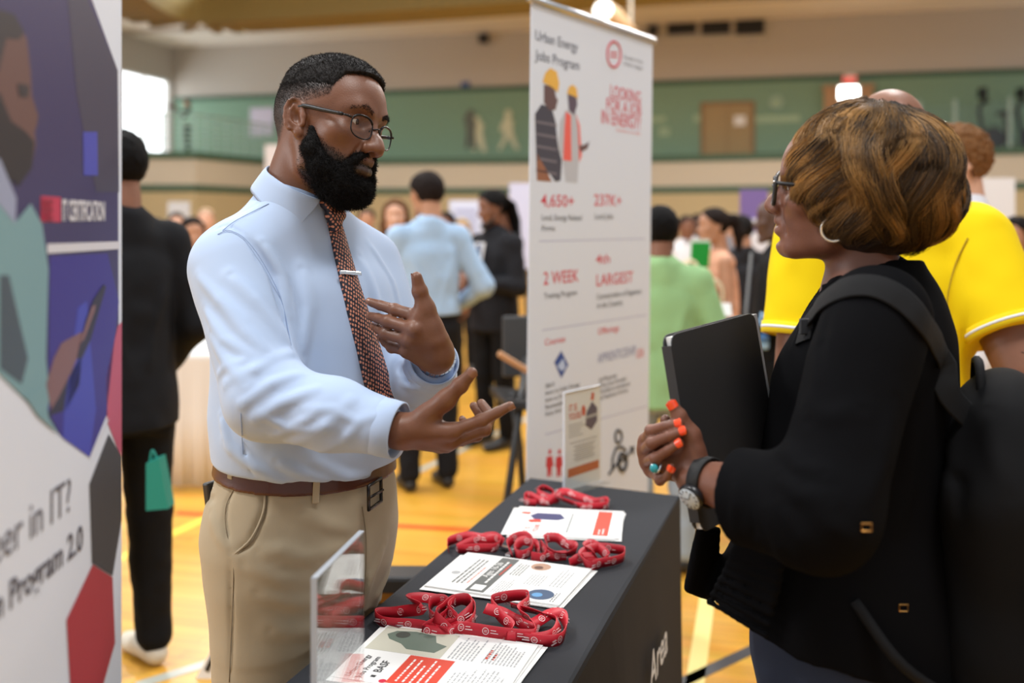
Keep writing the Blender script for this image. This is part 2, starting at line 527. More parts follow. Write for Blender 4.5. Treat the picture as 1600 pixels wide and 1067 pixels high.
mb = MB(); flo = [gp(-1, 0.0, 3.3), gp(30, 0.0, 3.3)] + [np.array([p[0], p[1], 3.3]) for p in fa[::-1]]
mb.prism(flo, [0, 0, 0.05]); o = mb.build('floor_gallery', M_CREAM); o['kind'] = ST
# left wall with the bright window, sky beyond it
W0, W1, Z0, Z1 = -2.95, -0.12, 3.78, 6.35
mb = MB()
def lw(v0, v1, z0, z1): mb.obox(gp(-0.15, (v0 + v1) / 2, (z0 + z1) / 2), (GU, GV, GZ), (0.15, (v1 - v0) / 2, (z1 - z0) / 2))
lw(-22, W0 - 3.2, 0, 7.5); lw(W0 - 0.25, W0, Z0, Z1); lw(W1, 0.3, Z0, Z1); lw(W0 - 3.2, 0.3, 0, Z0); lw(W0 - 3.2, 0.3, Z1, 7.5)
o = mb.build('wall_left', M_WALL); o['kind'] = ST
for k, (a, b) in enumerate(((W0, W1), (W0 - 3.2, W0 - 0.25))):
    w = empty('window_%d' % (k + 1), gp(-0.1, (a + b) / 2, Z0)); w['kind'] = ST
    mb = MB()
    for (v0, v1, z0, z1) in ((a, a + 0.07, Z0, Z1), (b - 0.07, b, Z0, Z1), (a, b, Z0, Z0 + 0.07), (a, b, Z1 - 0.07, Z1), ((a + b) / 2 - 0.03, (a + b) / 2 + 0.03, Z0, Z1)):
        mb.obox(gp(-0.15, (v0 + v1) / 2, (z0 + z1) / 2), (GU, GV, GZ), (0.04, (v1 - v0) / 2, (z1 - z0) / 2))
    mb.build('window_frame', M_DARKGREY if k else M_WHITE, w)
    gbox('window_pane', -0.16, -0.15, a, b, Z0, Z1, M_GLASS, w)
M_SKY = mat('overcast_sky', (1, 1, 1, 1), 1.0, emit=((0.94, 0.97, 1.0, 1), 2.6))
sk = mesh_obj('sky_outside', [gp(-3.5, -14, 1), gp(-3.5, 6, 1), gp(-3.5, 6, 13), gp(-3.5, -14, 13)], [(0, 1, 2, 3)], M_SKY); sk['kind'] = ST
# ceiling with an olive soffit in front of the far wall
gbox('ceiling', -0.3, 30, -20, 0.3, 7.5, 7.7, M_CEIL, kind=ST)
for i in range(6):
    gbox('trim_%d' % (4 + i), -0.3, 30, -3.2 - i * 2.6, -3.05 - i * 2.6, 7.38, 7.5, M_WALL, kind=ST)
spx = [(120, 2, 15.5), (185, 14, 17.0), (240, 26, 19.5), (300, 30, 21.2), (400, 28, 21.0), (560, 20, 20.3), (820, 6, 19.2), (1050, -8, 18.2), (1700, -55, 16.0)]
bot = []
for x, y, D in spx:
    p = P(x, 345, D); p[2] = 0; bot.append(p)
bot = catmull(bot, 6)
mb = MB()
zt0, zt1 = 5.72, 6.3
for i in range(len(bot) - 1):
    a, b = bot[i], bot[i + 1]; d = nrm(b - a); nn = np.array([d[1], -d[0], 0])
    mb.prism([a + GZ * zt0, b + GZ * zt0, b + GZ * zt1, a + GZ * zt1], -nn * 1.2)
o = mb.build('ceiling_soffit', M_OLIVE); o['kind'] = ST

# ---- things on the far wall and the gallery
def wall_rect(x0, y0, x1, y1, v=-0.05):
    u0, za = uz(x0, y0, v); u1, zb = uz(x1, y1, v); return u0, u1, min(za, zb), max(za, zb)
u0, u1, za, zb = wall_rect(1100, 165, 1174, 236)
d = empty('door_1', gp((u0 + u1) / 2, -0.06, ZL)); d['kind'] = ST
gbox('door_frame', u0 - 0.1, u1 + 0.1, -0.08, -0.04, ZL, zb + 0.1, mat('door_frame_brown', srgb(140, 108, 72)), d)
gbox('door_panel', u0, (u0 + u1) / 2 - 0.01, -0.11, -0.08, ZL, zb, M_DOORTAN, d)
gbox('door_panel', (u0 + u1) / 2 + 0.01, u1, -0.11, -0.08, ZL, zb, M_DOORTAN, d)
def wbox(name, r, v0, v1, m, label, cat, parent=None, group=None):
    u0, u1, za, zb = wall_rect(*r, v=v1)
    return tag(gbox(name, u0, u1, v0, v1, za, zb, m, parent), label, cat, group)
wbox('door_notice', (1147, 181, 1165, 196), -0.125, -0.115, M_WHITE, 'small white notice taped on the tan gallery door', 'notice')
wbox('poster', (391, 169, 428, 212), -0.085, -0.07, mat('poster_lilac', srgb(205, 200, 222)), 'pale lilac poster on the green gallery wall behind the bearded man', 'poster')
wbox('wall_plate', (721, 128, 734, 137), -0.06, 0.0, mat('plate_blue', srgb(70, 90, 150)), 'small blue plate on the beige wall above the green band', 'sign')
wbox('wall_speaker', (751, 55, 764, 68), -0.25, 0.0, M_BLACK, 'small black loudspeaker high on the beige wall nearer the window', 'loudspeaker')
wbox('wall_speaker', (1014, 42, 1028, 56), -0.25, 0.0, M_BLACK, 'small black loudspeaker high on the wall next to the air vent', 'loudspeaker')
v = empty('air_vent', gp(uz(1119, 40)[0], -0.05, uz(1119, 40)[1]), 'long wall vent of three dark louvred panels high on the wall', 'vent')
for x0 in (1043, 1096, 1149):
    a, b, c, e = wall_rect(x0, 29, x0 + 45, 52)
    gbox('louvre_panel', a, b, -0.05, 0, c, e, M_BLACK, v)
    for k in range(4):
        z = c + (e - c) * (k + 0.5) / 4; gbox('slat', a, b, -0.09, -0.05, z - 0.03, z - 0.015, M_DARKGREY, v)
a, b, c, e = wall_rect(1039, 26, 1198, 55); 
mbv = MB()
for (q0, q1, r0, r1) in ((a, b, c - 0.05, c), (a, b, e, e + 0.05), (a - 0.05, a, c - 0.05, e + 0.05), (b, b + 0.05, c - 0.05, e + 0.05)):
    mbv.obox(gp((q0 + q1) / 2, -0.04, (r0 + r1) / 2), (GU, GV, GZ), ((q1 - q0) / 2, 0.04, (r1 - r0) / 2))
mbv.build('vent_frame', M_CREAM, v)
# exit sign and the lamp on its tan column
ub, _ = uz(1326, 150); col_o = empty('wall_pier', gp(ub, -0.3, ZL), 'tan boxed pier on the gallery under the red exit sign', 'pier')
a, b, c, e = wall_rect(1288, 138, 1364, 240, -0.35)
gbox('pier_shaft', a, b, -0.35, -0.04, ZL, e, mat('pier_tan', srgb(178, 142, 108), 0.7), col_o)
gbox('pier_cap', a - 0.05, b + 0.05, -0.4, -0.04, e, e + 0.08, mat('pier_tan', srgb(178, 142, 108), 0.7), col_o)
lp = empty('wall_lamp', gp(ub, -0.4, uz(1326, 145, -0.4)[1]), 'bright white emergency lamp on the tan pier', 'lamp')
a, b, c, e = wall_rect(1309, 134, 1343, 156, -0.45)
gbox('lamp_housing', a, b, -0.45, -0.35, c, e, M_WHITE, lp)
gbox('lamp_lens', a + 0.04, b - 0.04, -0.47, -0.45, c + 0.04, e - 0.04, mat('lamp_glow', (1, 1, 1, 1), emit=((1, 0.97, 0.9, 1), 9.0)), lp)
ex = empty('exit_sign', gp(ub, -0.05, uz(1328, 122)[1]), 'small red glowing exit sign on the wall above the bright lamp', 'sign')
a, b, c, e = wall_rect(1319, 116, 1337, 129, -0.08)
gbox('sign_box', a, b, -0.08, 0, c, e, M_WHITE, ex)
M_EXIT = mat('exit_red', srgb(230, 60, 60), emit=(srgb(255, 60, 60), 0.8))
text_obj('lettering', 'EXIT', gp((a + b) / 2, -0.085, c + 0.03), GU, GZ, 0.2, M_EXIT, ex, bold=0.02, align='CENTER')
gbox('sign_border', a, b, -0.083, -0.08, c, c + 0.025, M_EXIT, ex); 
ck = empty('wall_clock', gp(uz(1213, 160)[0], -0.05, uz(1213, 160)[1]), 'round pale green wall clock right of the tan gallery door', 'clock')
MB().lathe(gp(uz(1213, 160)[0], -0.04, uz(1213, 160)[1]), -GV, [(0.2, 0), (0.2, 0.05), (0.17, 0.06)]).build('clock_case', M_RAIL, ck)
MB().lathe(gp(uz(1213, 160)[0], -0.1, uz(1213, 160)[1]), -GV, [(0.165, 0), (0.165, 0.01)]).build('clock_face', mat('clock_face', srgb(150, 180, 155)), ck)
for r, l in (((1084, 180, 1096, 190), 'small white plate on the green wall beside the tan door'), ((1030, 200, 1046, 212), 'pale plate low on the green wall behind the tall banner'),
             ((1010, 183, 1040, 190), 'thin pale strip sign on the green wall by the banner'), ((1180, 182, 1250, 190), 'long pale strip sign on the green wall right of the door')):
    wbox('wall_sign', r, -0.055, -0.04, mat('sign_pale_green', srgb(160, 188, 160)), l, 'sign')
# runner decals
def decal(name, px, m, label):
    pts = [gp(uz(x, y, -0.075)[0], -0.075, uz(x, y, -0.075)[1]) for x, y in px]
    return tag(MB().prism(pts, GV * 0.012).build(name, m), label, 'wall decal', None)
M_DEC = mat('decal_cream', srgb(205, 208, 180)); M_DEC2 = mat('decal_grey', srgb(98, 104, 96))
decal('runner_decal', [(790, 172), (797, 172), (800, 178), (797, 184), (802, 190), (801, 202), (806, 222), (812, 232), (806, 234), (799, 224), (795, 212), (790, 222), (781, 236), (778, 232), (786, 216), (787, 202), (784, 206), (780, 203), (784, 192), (788, 186)], M_DEC, 'cream running figure stuck on the green wall nearest the tall banner')
decal('runner_decal', [(742, 182), (748, 182), (750, 188), (756, 196), (754, 206), (757, 220), (760, 236), (753, 238), (748, 222), (743, 236), (737, 236), (740, 214), (739, 198)], M_DEC, 'cream running figure stuck on the green wall, overlapping the grey one')
pts = [(730, 173), (738, 171), (742, 178), (740, 184), (744, 192), (742, 206), (744, 232), (737, 233), (735, 214), (731, 232), (726, 231), (729, 208), (727, 194), (724, 184), (728, 180)]
pts = [gp(uz(x, y, -0.095)[0], -0.095, uz(x, y, -0.095)[1]) for x, y in pts]
tag(MB().prism(pts, GV * 0.012).build('runner_decal', M_DEC2), 'dark grey running figure stuck on the green gallery wall', 'wall decal')
# gallery railing on the left and glass guard on the right
rl = empty('gallery_railing', [fa[1][0], fa[1][1], ZL], 'pale metal railing round the gallery corner by the window', 'railing')
pa, pb, pc = [np.array([p[0], p[1], 0]) for p in (fa[0], fa[1], fa[2])]
mb = MB()
for a_, b_ in ((pa, pb), (pb, pc)):
    for k in range(7):
        z = ZL + 0.15 + k * 0.15; mb.tube([a_ + GZ * z, b_ + GZ * z], 0.018 if k < 6 else 0.035, 6)
mb.build('rails', M_RAIL, rl)
for i in range(9):
    p = pb + (pc - pb) * i / 8.0; MB().tube([p + GZ * ZL, p + GZ * (ZL + 1.06)], 0.03, 6).build('post', M_RAIL, rl)
for i in range(4):
    p = pa + (pb - pa) * (0.55 + i * 0.12); MB().tube([p + GZ * ZL, p + GZ * (ZL + 1.06)], 0.03, 6).build('post', M_RAIL, rl)
rr = empty('glass_guard', P(1560, 230, 26.2), 'glass guard rail with pale posts on the far gallery', 'railing')
ga, gb = fa[3] + (fa[4] - fa[3]) * 0.66, fa[4]
ga, gb = np.array([ga[0], ga[1], 0]), np.array([gb[0], gb[1], 0])
dd = nrm(gb - ga); nn = np.array([-dd[1], dd[0], 0])
MB().prism([ga + GZ * ZL, gb + GZ * ZL, gb + GZ * (ZL + 1.2), ga + GZ * (ZL + 1.2)], nn * 0.015).build('glass_panel', M_GLASS, rr)
for t in (0.0, 0.22, 0.55, 0.9):
    p = ga + (gb - ga) * t; MB().tube([p + GZ * ZL, p + GZ * (ZL + 1.3)], 0.05, 6).build('post', M_RAIL, rr)
def bike(px, label):
    c = P(px, 235, 27.0); c[2] = 3.35
    b = empty('exercise_bike', c, label, 'exercise bike', 'exercise bikes on the gallery')
    q = lambda x, y, z: c + np.array([x, y, z])
    MB().lathe(q(-0.1, 0, 0.35), (0, 1, 0), [(0.3, -0.08), (0.33, 0), (0.3, 0.08)]).build('flywheel', M_DARKGREY, b)
    MB().tube([q(-0.6, 0, 0.05), q(0.6, 0, 0.05)], 0.06, 6).build('base', M_WHITE, b)
    MB().tube([q(0.3, 0, 0.1), q(0.2, 0, 1.0)], 0.05, 6).tube([q(-0.3, 0, 0.1), q(-0.5, 0, 1.15), q(-0.3, 0, 1.5)], 0.06, 6).build('frame', M_BLACK, b)
    MB().obox(q(0.2, 0, 1.05), np.eye(3), (0.18, 0.12, 0.06)).build('seat', M_BLACK, b, bevel=0.03)
    MB().tube([q(-0.35, -0.3, 1.35), q(-0.45, 0, 1.3), q(-0.35, 0.3, 1.35)], 0.03, 6).build('handlebar', M_BLACK, b)
    MB().obox(q(-0.4, 0, 1.6), np.eye(3), (0.05, 0.18, 0.14)).build('console', M_BLACK, b)
bike(1558, 'black exercise bike with console behind the gallery glass, nearer the pier')
bike(1618, 'exercise bike at the edge of the picture behind the gallery glass')
# big ceiling lamp near the soffit
fd = empty('flood_lamp', P(960, 35, 14.0), 'large ceiling flood lamp with a white lens and tan cone', 'lamp')
a_, b_ = P(942, 16, 13.6), P(985, 52, 14.6); ax = b_ - a_
MB().lathe(a_, ax, [(0.12, 0.0), (0.15, 0.02), (0.17, 0.3 * np.linalg.norm(ax)), (0.11, np.linalg.norm(ax))]).build('lamp_cone', mat('lamp_cone_tan', srgb(205, 176, 138), 0.5), fd, True)
MB().lathe(a_ - nrm(ax) * 0.05, ax, [(0.02, -0.05), (0.1, -0.02), (0.14, 0.05)]).build('lamp_lens', mat('flood_lens', (1, 1, 1, 1), emit=((1, 0.96, 0.86, 1), 2.2)), fd, True)
MB().tube([b_, b_ + [0, 0, 2.6]], 0.03, 6).build('mount', M_CREAM, fd)
# game lines painted on the floor
def line(name, x0, y0, x1, y1, wd, m, label, ext=0.0):
    p, q = [on_plane(x, y, np.array([0, 0, 0.0]), GZ) for x, y in ((x0, y0), (x1, y1))]
    d = nrm(q - p); p = p - d * ext; q = q + d * ext; s = np.array([-d[1], d[0], 0]) * wd / 2
    o = MB().prism([p - s, q - s, q + s, p + s], [0, 0, 0.0015]).build(name, m); o['kind'] = ST
line('floor_line_1', 235, 850, 330, 806, 0.06, mat('line_yellow', srgb(248, 210, 80), 0.35), '', 0.3)
line('floor_line_2', 630, 822, 700, 826, 0.05, mat('line_red', srgb(206, 72, 30), 0.35), '', 1.2)
line('floor_line_3', 262, 1056, 345, 1030, 0.05, mat('line_grey', srgb(176, 180, 170), 0.35), '', 0.1)
line('floor_line_4', 1086, 1066, 1106, 930, 0.06, mat('line_cream', srgb(240, 220, 140), 0.35), '', 0.5)
line('floor_line_5', 1080, 1060, 1135, 1034, 0.05, mat('line_dark', srgb(70, 72, 76), 0.35), '', 0.3)
line('floor_line_6', 716, 706, 780, 675, 0.05, mat('line_grey', srgb(176, 180, 170), 0.35), '', 0.8)
line('floor_line_7', 560, 585, 900, 570, 0.06, mat('line_red', srgb(206, 72, 30), 0.35), '', 2.0)
# ---------------------------------------------------------------- figures: heads, hands, bodies as implicit surfaces
def both(fn):
    "mirror a one-sided shape (x = the person's right) to both sides"
    return lambda p: fn(np.abs(p) * np.array([1, 0, 0], np.float32) + p * np.array([0, 1, 1], np.float32))

def ear_shape():
    a = math.radians(22); ax = np.array([[math.cos(a), math.sin(a), 0], [-math.sin(a), math.cos(a), 0], [0, 0, 1]])
    t = math.radians(-14); tl = np.array([[1, 0, 0], [0, math.cos(t), -math.sin(t)], [0, math.sin(t), math.cos(t)]])
    R = tl @ ax
    c = np.array([0.0775, -0.010, 0.004])
    rim = []
    for k in range(13):
        q = math.radians(-150 + k * 25) if k else math.radians(-140)
        rim.append(c + np.array([0.0035, 0.0185 * math.cos(q) * (1 if math.sin(q) > -0.2 else 0.8), 0.0305 * math.sin(q)]) @ R)
    rim = [c + (np.array([0.006, 0.0165 * math.cos(math.radians(q)), 0.029 * math.sin(math.radians(q))])) @ R for q in (-35, -5, 30, 60, 90, 120, 150, 180, 205, 230)]
    body = ell(c, (0.0085, 0.0175, 0.030), R)
    concha = ell(c + np.array([0.0115, 0.002, -0.004]) @ R, (0.0115, 0.0095, 0.0145), R)
    scaph = ell(c + np.array([0.0115, -0.004, 0.012]) @ R, (0.008, 0.008, 0.010), R)
    anti = chain([c + np.array([0.0055, -0.001, 0.017]) @ R, c + np.array([0.006, -0.009, 0.006]) @ R, c + np.array([0.006, -0.009, -0.008]) @ R, c + np.array([0.0055, -0.001, -0.0165]) @ R], [0.0024] * 4, 0.002)
    lobe = ell(c + np.array([0.002, 0.004, -0.029]) @ R, (0.0065, 0.008, 0.009), R)
    tragus = ell(c + np.array([0.004, 0.012, -0.003]) @ R, (0.0045, 0.0045, 0.007), R)
    return U(0.003, SUB(0.004, U(0.006, body, lobe), concha, scaph), chain(rim, [0.0036] * len(rim), 0.002), anti, tragus)

def head_shape(female=False, fine=True, lips=True, brow=1.0, cz=0.0):
    g = 0.94 if female else 1.0
    sk = U(0.03, ell((0, -0.010, 0.036), (0.077, 0.099, 0.090)), ell((0, 0.024, 0.046), (0.066, 0.067, 0.062)))
    face = U(0.03, ell((0, 0.036, -0.020), (0.060, 0.054, 0.078)), ell((0, 0.020, -0.052), (0.0565 * g, 0.060, 0.052)))
    jaw = both(chain([(0.056 * g, -0.004, -0.030), (0.052 * g, 0.010, -0.078 + cz * 0.6), (0.022 * g, 0.066, -0.103 + cz), (0.0, 0.074, -0.105 + cz)], [0.015, 0.014, 0.015, 0.0165], 0.01))
    d = U(0.022, sk, face, jaw)
    d = U(0.014, d, ell((0, 0.076, -0.103 + cz), (0.018 * g, 0.018, 0.016)))
    d = U(0.020, d, both(ell((0.043, 0.058, -0.012), (0.024, 0.022, 0.018))))
    if not fine: d = U(0.02, d, ell((0, 0.09, -0.02), (0.013, 0.024, 0.02)), both(ell((0.079, -0.01, 0.002), (0.010, 0.017, 0.030))))
    neck = chain([(0, -0.028, -0.02), (0, -0.042, -0.10), (0, -0.056, -0.20)], [0.056 * g, 0.057 * g, 0.058 * g])
    if not fine: return U(0.02, d, neck)
    # brow, eye sockets, lids
    d = U(0.014, d, both(chain([(0.046, 0.064, 0.030), (0.030, 0.079, 0.034), (0.012, 0.083, 0.029)], [0.0085 * brow, 0.0095 * brow, 0.009 * brow], 0.01)))
    d = SUB(0.016, d, both(ell((0.033, 0.094, 0.0115), (0.0185, 0.0165, 0.0105))))
    lid = ell((0.0325, 0.0685, 0.0115), (0.0165, 0.0150, 0.0135))
    lid = SUB(0.0015, lid, ell((0.0325, 0.088, 0.0100), (0.0135, 0.020, 0.0034)))
    d = U(0.006, d, both(lid))
    # nose
    nb = 1.0 if not female else 0.9
    nose = chain([(0, 0.079, 0.022), (0, 0.0905, 0.002), (0, 0.1035, -0.017), (0, 0.1090, -0.0265)], [0.0095, 0.0085 * nb, 0.0105 * nb, 0.0125 * nb], 0.01)
    nose = U(0.009, nose, both(ell((0.0150 * nb, 0.0985, -0.0290), (0.0092, 0.0120, 0.0095))), ell((0, 0.098, -0.036), (0.006, 0.012, 0.005)))
    d = U(0.010, d, nose)
    d = SUB(0.003, d, both(ell((0.0085 * nb, 0.1030, -0.0385), (0.0050, 0.0085, 0.0055))))
    # mouth
    d = U(0.016, d, ell((0, 0.066, -0.058), (0.030, 0.027, 0.024)))
    up = both(chain([(0.0, 0.0925, -0.0565), (0.009, 0.0920, -0.0545), (0.0235, 0.0815, -0.0615)], [0.0068, 0.0068, 0.0028], 0.004))
    lo = both(chain([(0.0, 0.0915, -0.0725), (0.012, 0.0890, -0.0715), (0.0225, 0.0810, -0.0640)], [0.0078, 0.0070, 0.003], 0.004))
    if female:
        up = OFF(up, 0.0018); lo = OFF(lo, 0.0020)
    SHM = lambda f: (lambda p: f(p - np.array([0, 0, 0.006], np.float32)))
    d = U(0.005, d, SHM(up), SHM(lo))
    gap = both(chain([(0.0, 0.100, -0.0640), (0.012, 0.097, -0.0632), (0.0235, 0.087, -0.0628)], [0.0017, 0.0016, 0.0010]))
    d = SUB(0.002, d, SHM(gap))
    d = SUB(0.010, d, ell((0, 0.097, -0.0820), (0.015, 0.007, 0.004)))
    for zz, w in ((0.052, 0.03), (0.062, 0.034), (0.072, 0.03)):
        if brow > 1.1: d = SUB(0.004, d, both(chain([(0, 0.0905 - (zz - 0.05) * 0.25, zz - 0.002), (w * 0.5, 0.0860 - (zz - 0.05) * 0.25, zz + 0.001), (w, 0.0765 - (zz - 0.05) * 0.3, zz - 0.001)], [0.0026, 0.0026, 0.0012])))
    # nasolabial fold
    d = SUB(0.008, d, both(chain([(0.021, 0.091, -0.026), (0.031, 0.082, -0.052), (0.033, 0.078, -0.066)], [0.0014, 0.0016, 0.001])))
    d = U(0.004, d, both(ear_shape()))
    return U(0.018, d, neck)

def lip_mask(p):
    p = p - np.array([0, 0, 0.006], np.float32)
    u = both(chain([(0.0, 0.0955, -0.0570), (0.009, 0.0950, -0.0550), (0.0235, 0.0835, -0.0615)], [0.0058, 0.0058, 0.0022]))(p)
    l = both(chain([(0.0, 0.0945, -0.0725), (0.012, 0.0915, -0.0715), (0.0225, 0.0830, -0.0640)], [0.0068, 0.0060, 0.0024]))(p)
    return np.clip(-np.minimum(u, l) / 0.002 + 0.5, 0, 1)

def hand_shape(wr, mcp, fingers, thumb, r=1.0, wrist_r=0.0235, back=None):
    """explicit joints in world space: wr = wrist centre, mcp = 4 knuckles (index..little), fingers = 4 lists [pip, dip, tip], thumb = [cmc, mcp, ip, tip]"""
    wr = np.asarray(wr, float); mcp = [np.asarray(m, float) for m in mcp]
    lat = nrm(mcp[0] - mcp[3])
    pal = []
    for i, m in enumerate(mcp):
        b = wr + lat * (0.014 - 0.009 * i) * r
        pal.append(cap(b, m, 0.0165 * r, (0.0122, 0.0122, 0.0118, 0.011)[i] * r))
    d = U(0.014 * r, *pal)
    th = [np.asarray(t, float) for t in thumb]
    d = U(0.012 * r, d, cap(th[0], th[1], 0.0175 * r, 0.0135 * r), cap(0.6 * th[0] + 0.4 * th[1], 0.55 * mcp[0] + 0.45 * wr, 0.011 * r, 0.010 * r))
    fr = ((0.0098, 0.0086, 0.0076, 0.0064), (0.0100, 0.0088, 0.0078, 0.0066), (0.0095, 0.0083, 0.0074, 0.0062), (0.0086, 0.0074, 0.0066, 0.0056))
    fs = []
    for i, (m, f) in enumerate(zip(mcp, fingers)):
        pts = [m] + [np.asarray(q, float) for q in f]; rr = [q * r for q in fr[i]]
        c = chain(pts, rr, 0.002 * r)
        bump = cap(pts[1], pts[1], rr[1] * 1.10)
        fs.append(U(0.004 * r, c, bump))
    fing = lambda p: np.minimum(np.minimum(fs[0](p), fs[1](p)), np.minimum(fs[2](p), fs[3](p)))
    d = U(0.007 * r, d, fing)
    tb = U(0.004 * r, chain(th[1:], [0.0128 * r, 0.0108 * r, 0.0082 * r], 0.003 * r), cap(th[2], th[2], 0.0112 * r))
    d = U(0.009 * r, d, tb)
    if back is not None:
        for m in mcp: d = U(0.006 * r, d, cap(m + nrm(back) * 0.004 * r, m + nrm(back) * 0.004 * r, 0.0092 * r))
    return d

def nail(name, tip, prev, out, m, parent, r=0.0070, ln=0.0105):
    "finger nail: a curved plate on the outer side of the last joint"
    tip = np.asarray(tip, float); a = nrm(tip - np.asarray(prev, float)); o = nrm(np.asarray(out, float) - a * (np.asarray(out, float) @ a)); s = np.cross(a, o)
    v = []; f = []; nu, nv = 7, 6
    for lay in (0, 1):
        for i in range(nu):
            for j in range(nv):
                t = j / (nv - 1); ang = (i / (nu - 1) - 0.5) * 2.0
                w = 1.0 if t < 0.7 else math.sqrt(max(0.0, 1 - ((t - 0.7) / 0.32) ** 2)); w = max(w, 0.25)
                if t < 0.15: w *= 0.85
                rad = r * 1.04 + 0.0007 * lay
                v.append(tip + a * (-0.35 * ln + t * ln) + o * (rad * math.cos(ang * w) - 0.0004 * (t > 0.85)) + s * (rad * math.sin(ang * w)))
    n1 = nu * nv
    for lay in (0, 1):
        for i in range(nu - 1):
            for j in range(nv - 1):
                q = (lay * n1 + i * nv + j, lay * n1 + (i + 1) * nv + j, lay * n1 + (i + 1) * nv + j + 1, lay * n1 + i * nv + j + 1)
                f.append(q if lay else q[::-1])
    return mesh_obj(name, v, f, m, parent, True)

def hrot(yaw, pitch, roll):
    "rows right, forward, up; yaw = heading of the face from +X towards the camera"
    a, p, r = (math.radians(q) for q in (yaw, pitch, roll))
    f0 = np.array([math.cos(a), -math.sin(a), 0]); r0 = np.array([f0[1], -f0[0], 0]); u0 = GZ
    f = f0 * math.cos(p) - u0 * math.sin(p); u = u0 * math.cos(p) + f0 * math.sin(p)
    return np.stack([r0 * math.cos(r) + u * math.sin(r), f, u * math.cos(r) - r0 * math.sin(r)])

def skin_mat(name, col, lip, rough=0.42, stub=None, palm=None):
    m = mat(name, col, rough + 0.05, spec=0.5, noise=(35, tuple(c * 0.86 for c in col[:3]) + (1,), 0.3), bump=(420, 0.18), sss=0.06)
    if palm: attr_mix(m, 'palm', palm)
    attr_mix(m, 'lip', lip)
    if stub: attr_mix(m, 'stubble', stub)
    return m

def eyes(parent, R, c, s, look, iris):
    "eyeballs with iris and pupil as sub-parts"
    for sx in (1, -1):
        e = c + s * (np.array([sx * 0.0325, 0.0705, 0.0110]) @ R)
        ax = nrm(np.asarray(look, float) - e)
        q = MB().lathe(e, ax, [(0.0125 * s * math.sin(t), -0.0125 * s * math.cos(t)) for t in np.linspace(0.02, math.pi - 0.02, 14)], 20).build('eyeball', mat('eye_white', srgb(176, 164, 154), 0.15), parent, True)
        MB().lathe(e, ax, [(0.0060 * s, 0.0110 * s), (0.0054 * s, 0.0118 * s), (0.0030 * s, 0.0128 * s)], 18).build('iris', mat(iris, srgb(52, 30, 18), 0.1), q, True)
        MB().lathe(e, ax, [(0.0026 * s, 0.0124 * s), (0.0012 * s, 0.0130 * s)], 14).build('pupil', mat('pupil_black', (0.004, 0.004, 0.004, 1), 0.05), q, True)

def surface_points(o, n, mask=None, seed=3):
    "random points and normals on a mesh object (world space), optionally weighted by a mask function"
    me = o.data; org = np.zeros(3); p = o
    while p is not None: org += np.array(p.location); p = p.parent
    v = np.empty(len(me.vertices) * 3, np.float32); me.vertices.foreach_get('co', v); v = v.reshape(-1, 3).astype(float) + org
    q = np.empty(len(me.polygons) * 4, np.int32); me.polygons.foreach_get('vertices', q); q = q.reshape(-1, 4)
    c = v[q].mean(1); nn = np.cross(v[q[:, 2]] - v[q[:, 0]], v[q[:, 3]] - v[q[:, 1]]); ar = np.linalg.norm(nn, axis=1); nn /= ar[:, None] + 1e-12
    w = ar * (mask(c) if mask else 1.0)
    r = np.random.default_rng(seed); k = r.choice(len(q), n, p=w / w.sum())
    a, b = r.random((n, 1)), r.random((n, 1))
    pts = (v[q[k, 0]] * (1 - a) + v[q[k, 1]] * a) * (1 - b) + (v[q[k, 3]] * (1 - a) + v[q[k, 2]] * a) * b
    return pts, nn[k]
def hair_geo(pts, r0, r1, sides=3):
    return strands('', None, lambda _: pts, None, None, r0=r0, r1=r1, sides=sides)
def fuzz(name, src, n, ln, m, parent, mask=None, lay=None, curl=0.4, r0=0.0005, seg=4, seed=3):
    "short hairs standing on a mesh; lay(points, normals) bends them, curl kinks them"
    p, nn = surface_points(src, n, mask, seed); r = np.random.default_rng(seed + 1)
    L = ln(p) if callable(ln) else ln * np.ones(n); L = L * (0.7 + 0.6 * r.random(n))
    d = nn.copy()
    if lay is not None: d = d + lay(p, nn)
    d /= np.linalg.norm(d, axis=1, keepdims=True)
    out = np.zeros((n, seg, 3)); out[:, 0] = p - nn * 0.001
    for k in range(1, seg):
        d = d + r.normal(size=(n, 3)) * curl; d /= np.linalg.norm(d, axis=1, keepdims=True)
        out[:, k] = out[:, k - 1] + d * (L / (seg - 1))[:, None]
    v, q = hair_geo(out, r0, r0 * 0.4)
    return mesh_obj(name, v, q, m, parent, True)
# ---------------------------------------------------------------- the bearded man in the pale blue shirt
def loft(o, L, Fd, zs, a, b, cl, cf):
    "upright body of elliptical sections: half widths a (along L) and b (along Fd), centre shifts cl, cf, at heights zs"
    o = np.asarray(o, np.float32); L = np.asarray(L, np.float32); Fd = np.asarray(Fd, np.float32)
    zz = np.linspace(zs[0], zs[-1], 200)
    def sm(v):
        y = np.interp(zz, zs, v); k = 9
        return np.convolve(np.pad(y, k, mode='edge'), np.ones(2 * k + 1) / (2 * k + 1), 'valid')
    A, B, CL, CF = sm(a), sm(b), sm(cl), sm(cf)
    def f(p):
        q = p - o; z = p[:, 2]
        l = q @ L - np.interp(z, zz, CL); g = q @ Fd - np.interp(z, zz, CF)
        aa = np.interp(z, zz, A); bb = np.interp(z, zz, B)
        k0 = np.sqrt((l / aa) ** 2 + (g / bb) ** 2); k1 = np.sqrt((l / aa ** 2) ** 2 + (g / bb ** 2) ** 2) + 1e-9
        d = k0 * (k0 - 1) / k1
        return np.maximum(d, np.maximum(zs[0] - z, z - zs[-1]))
    return f

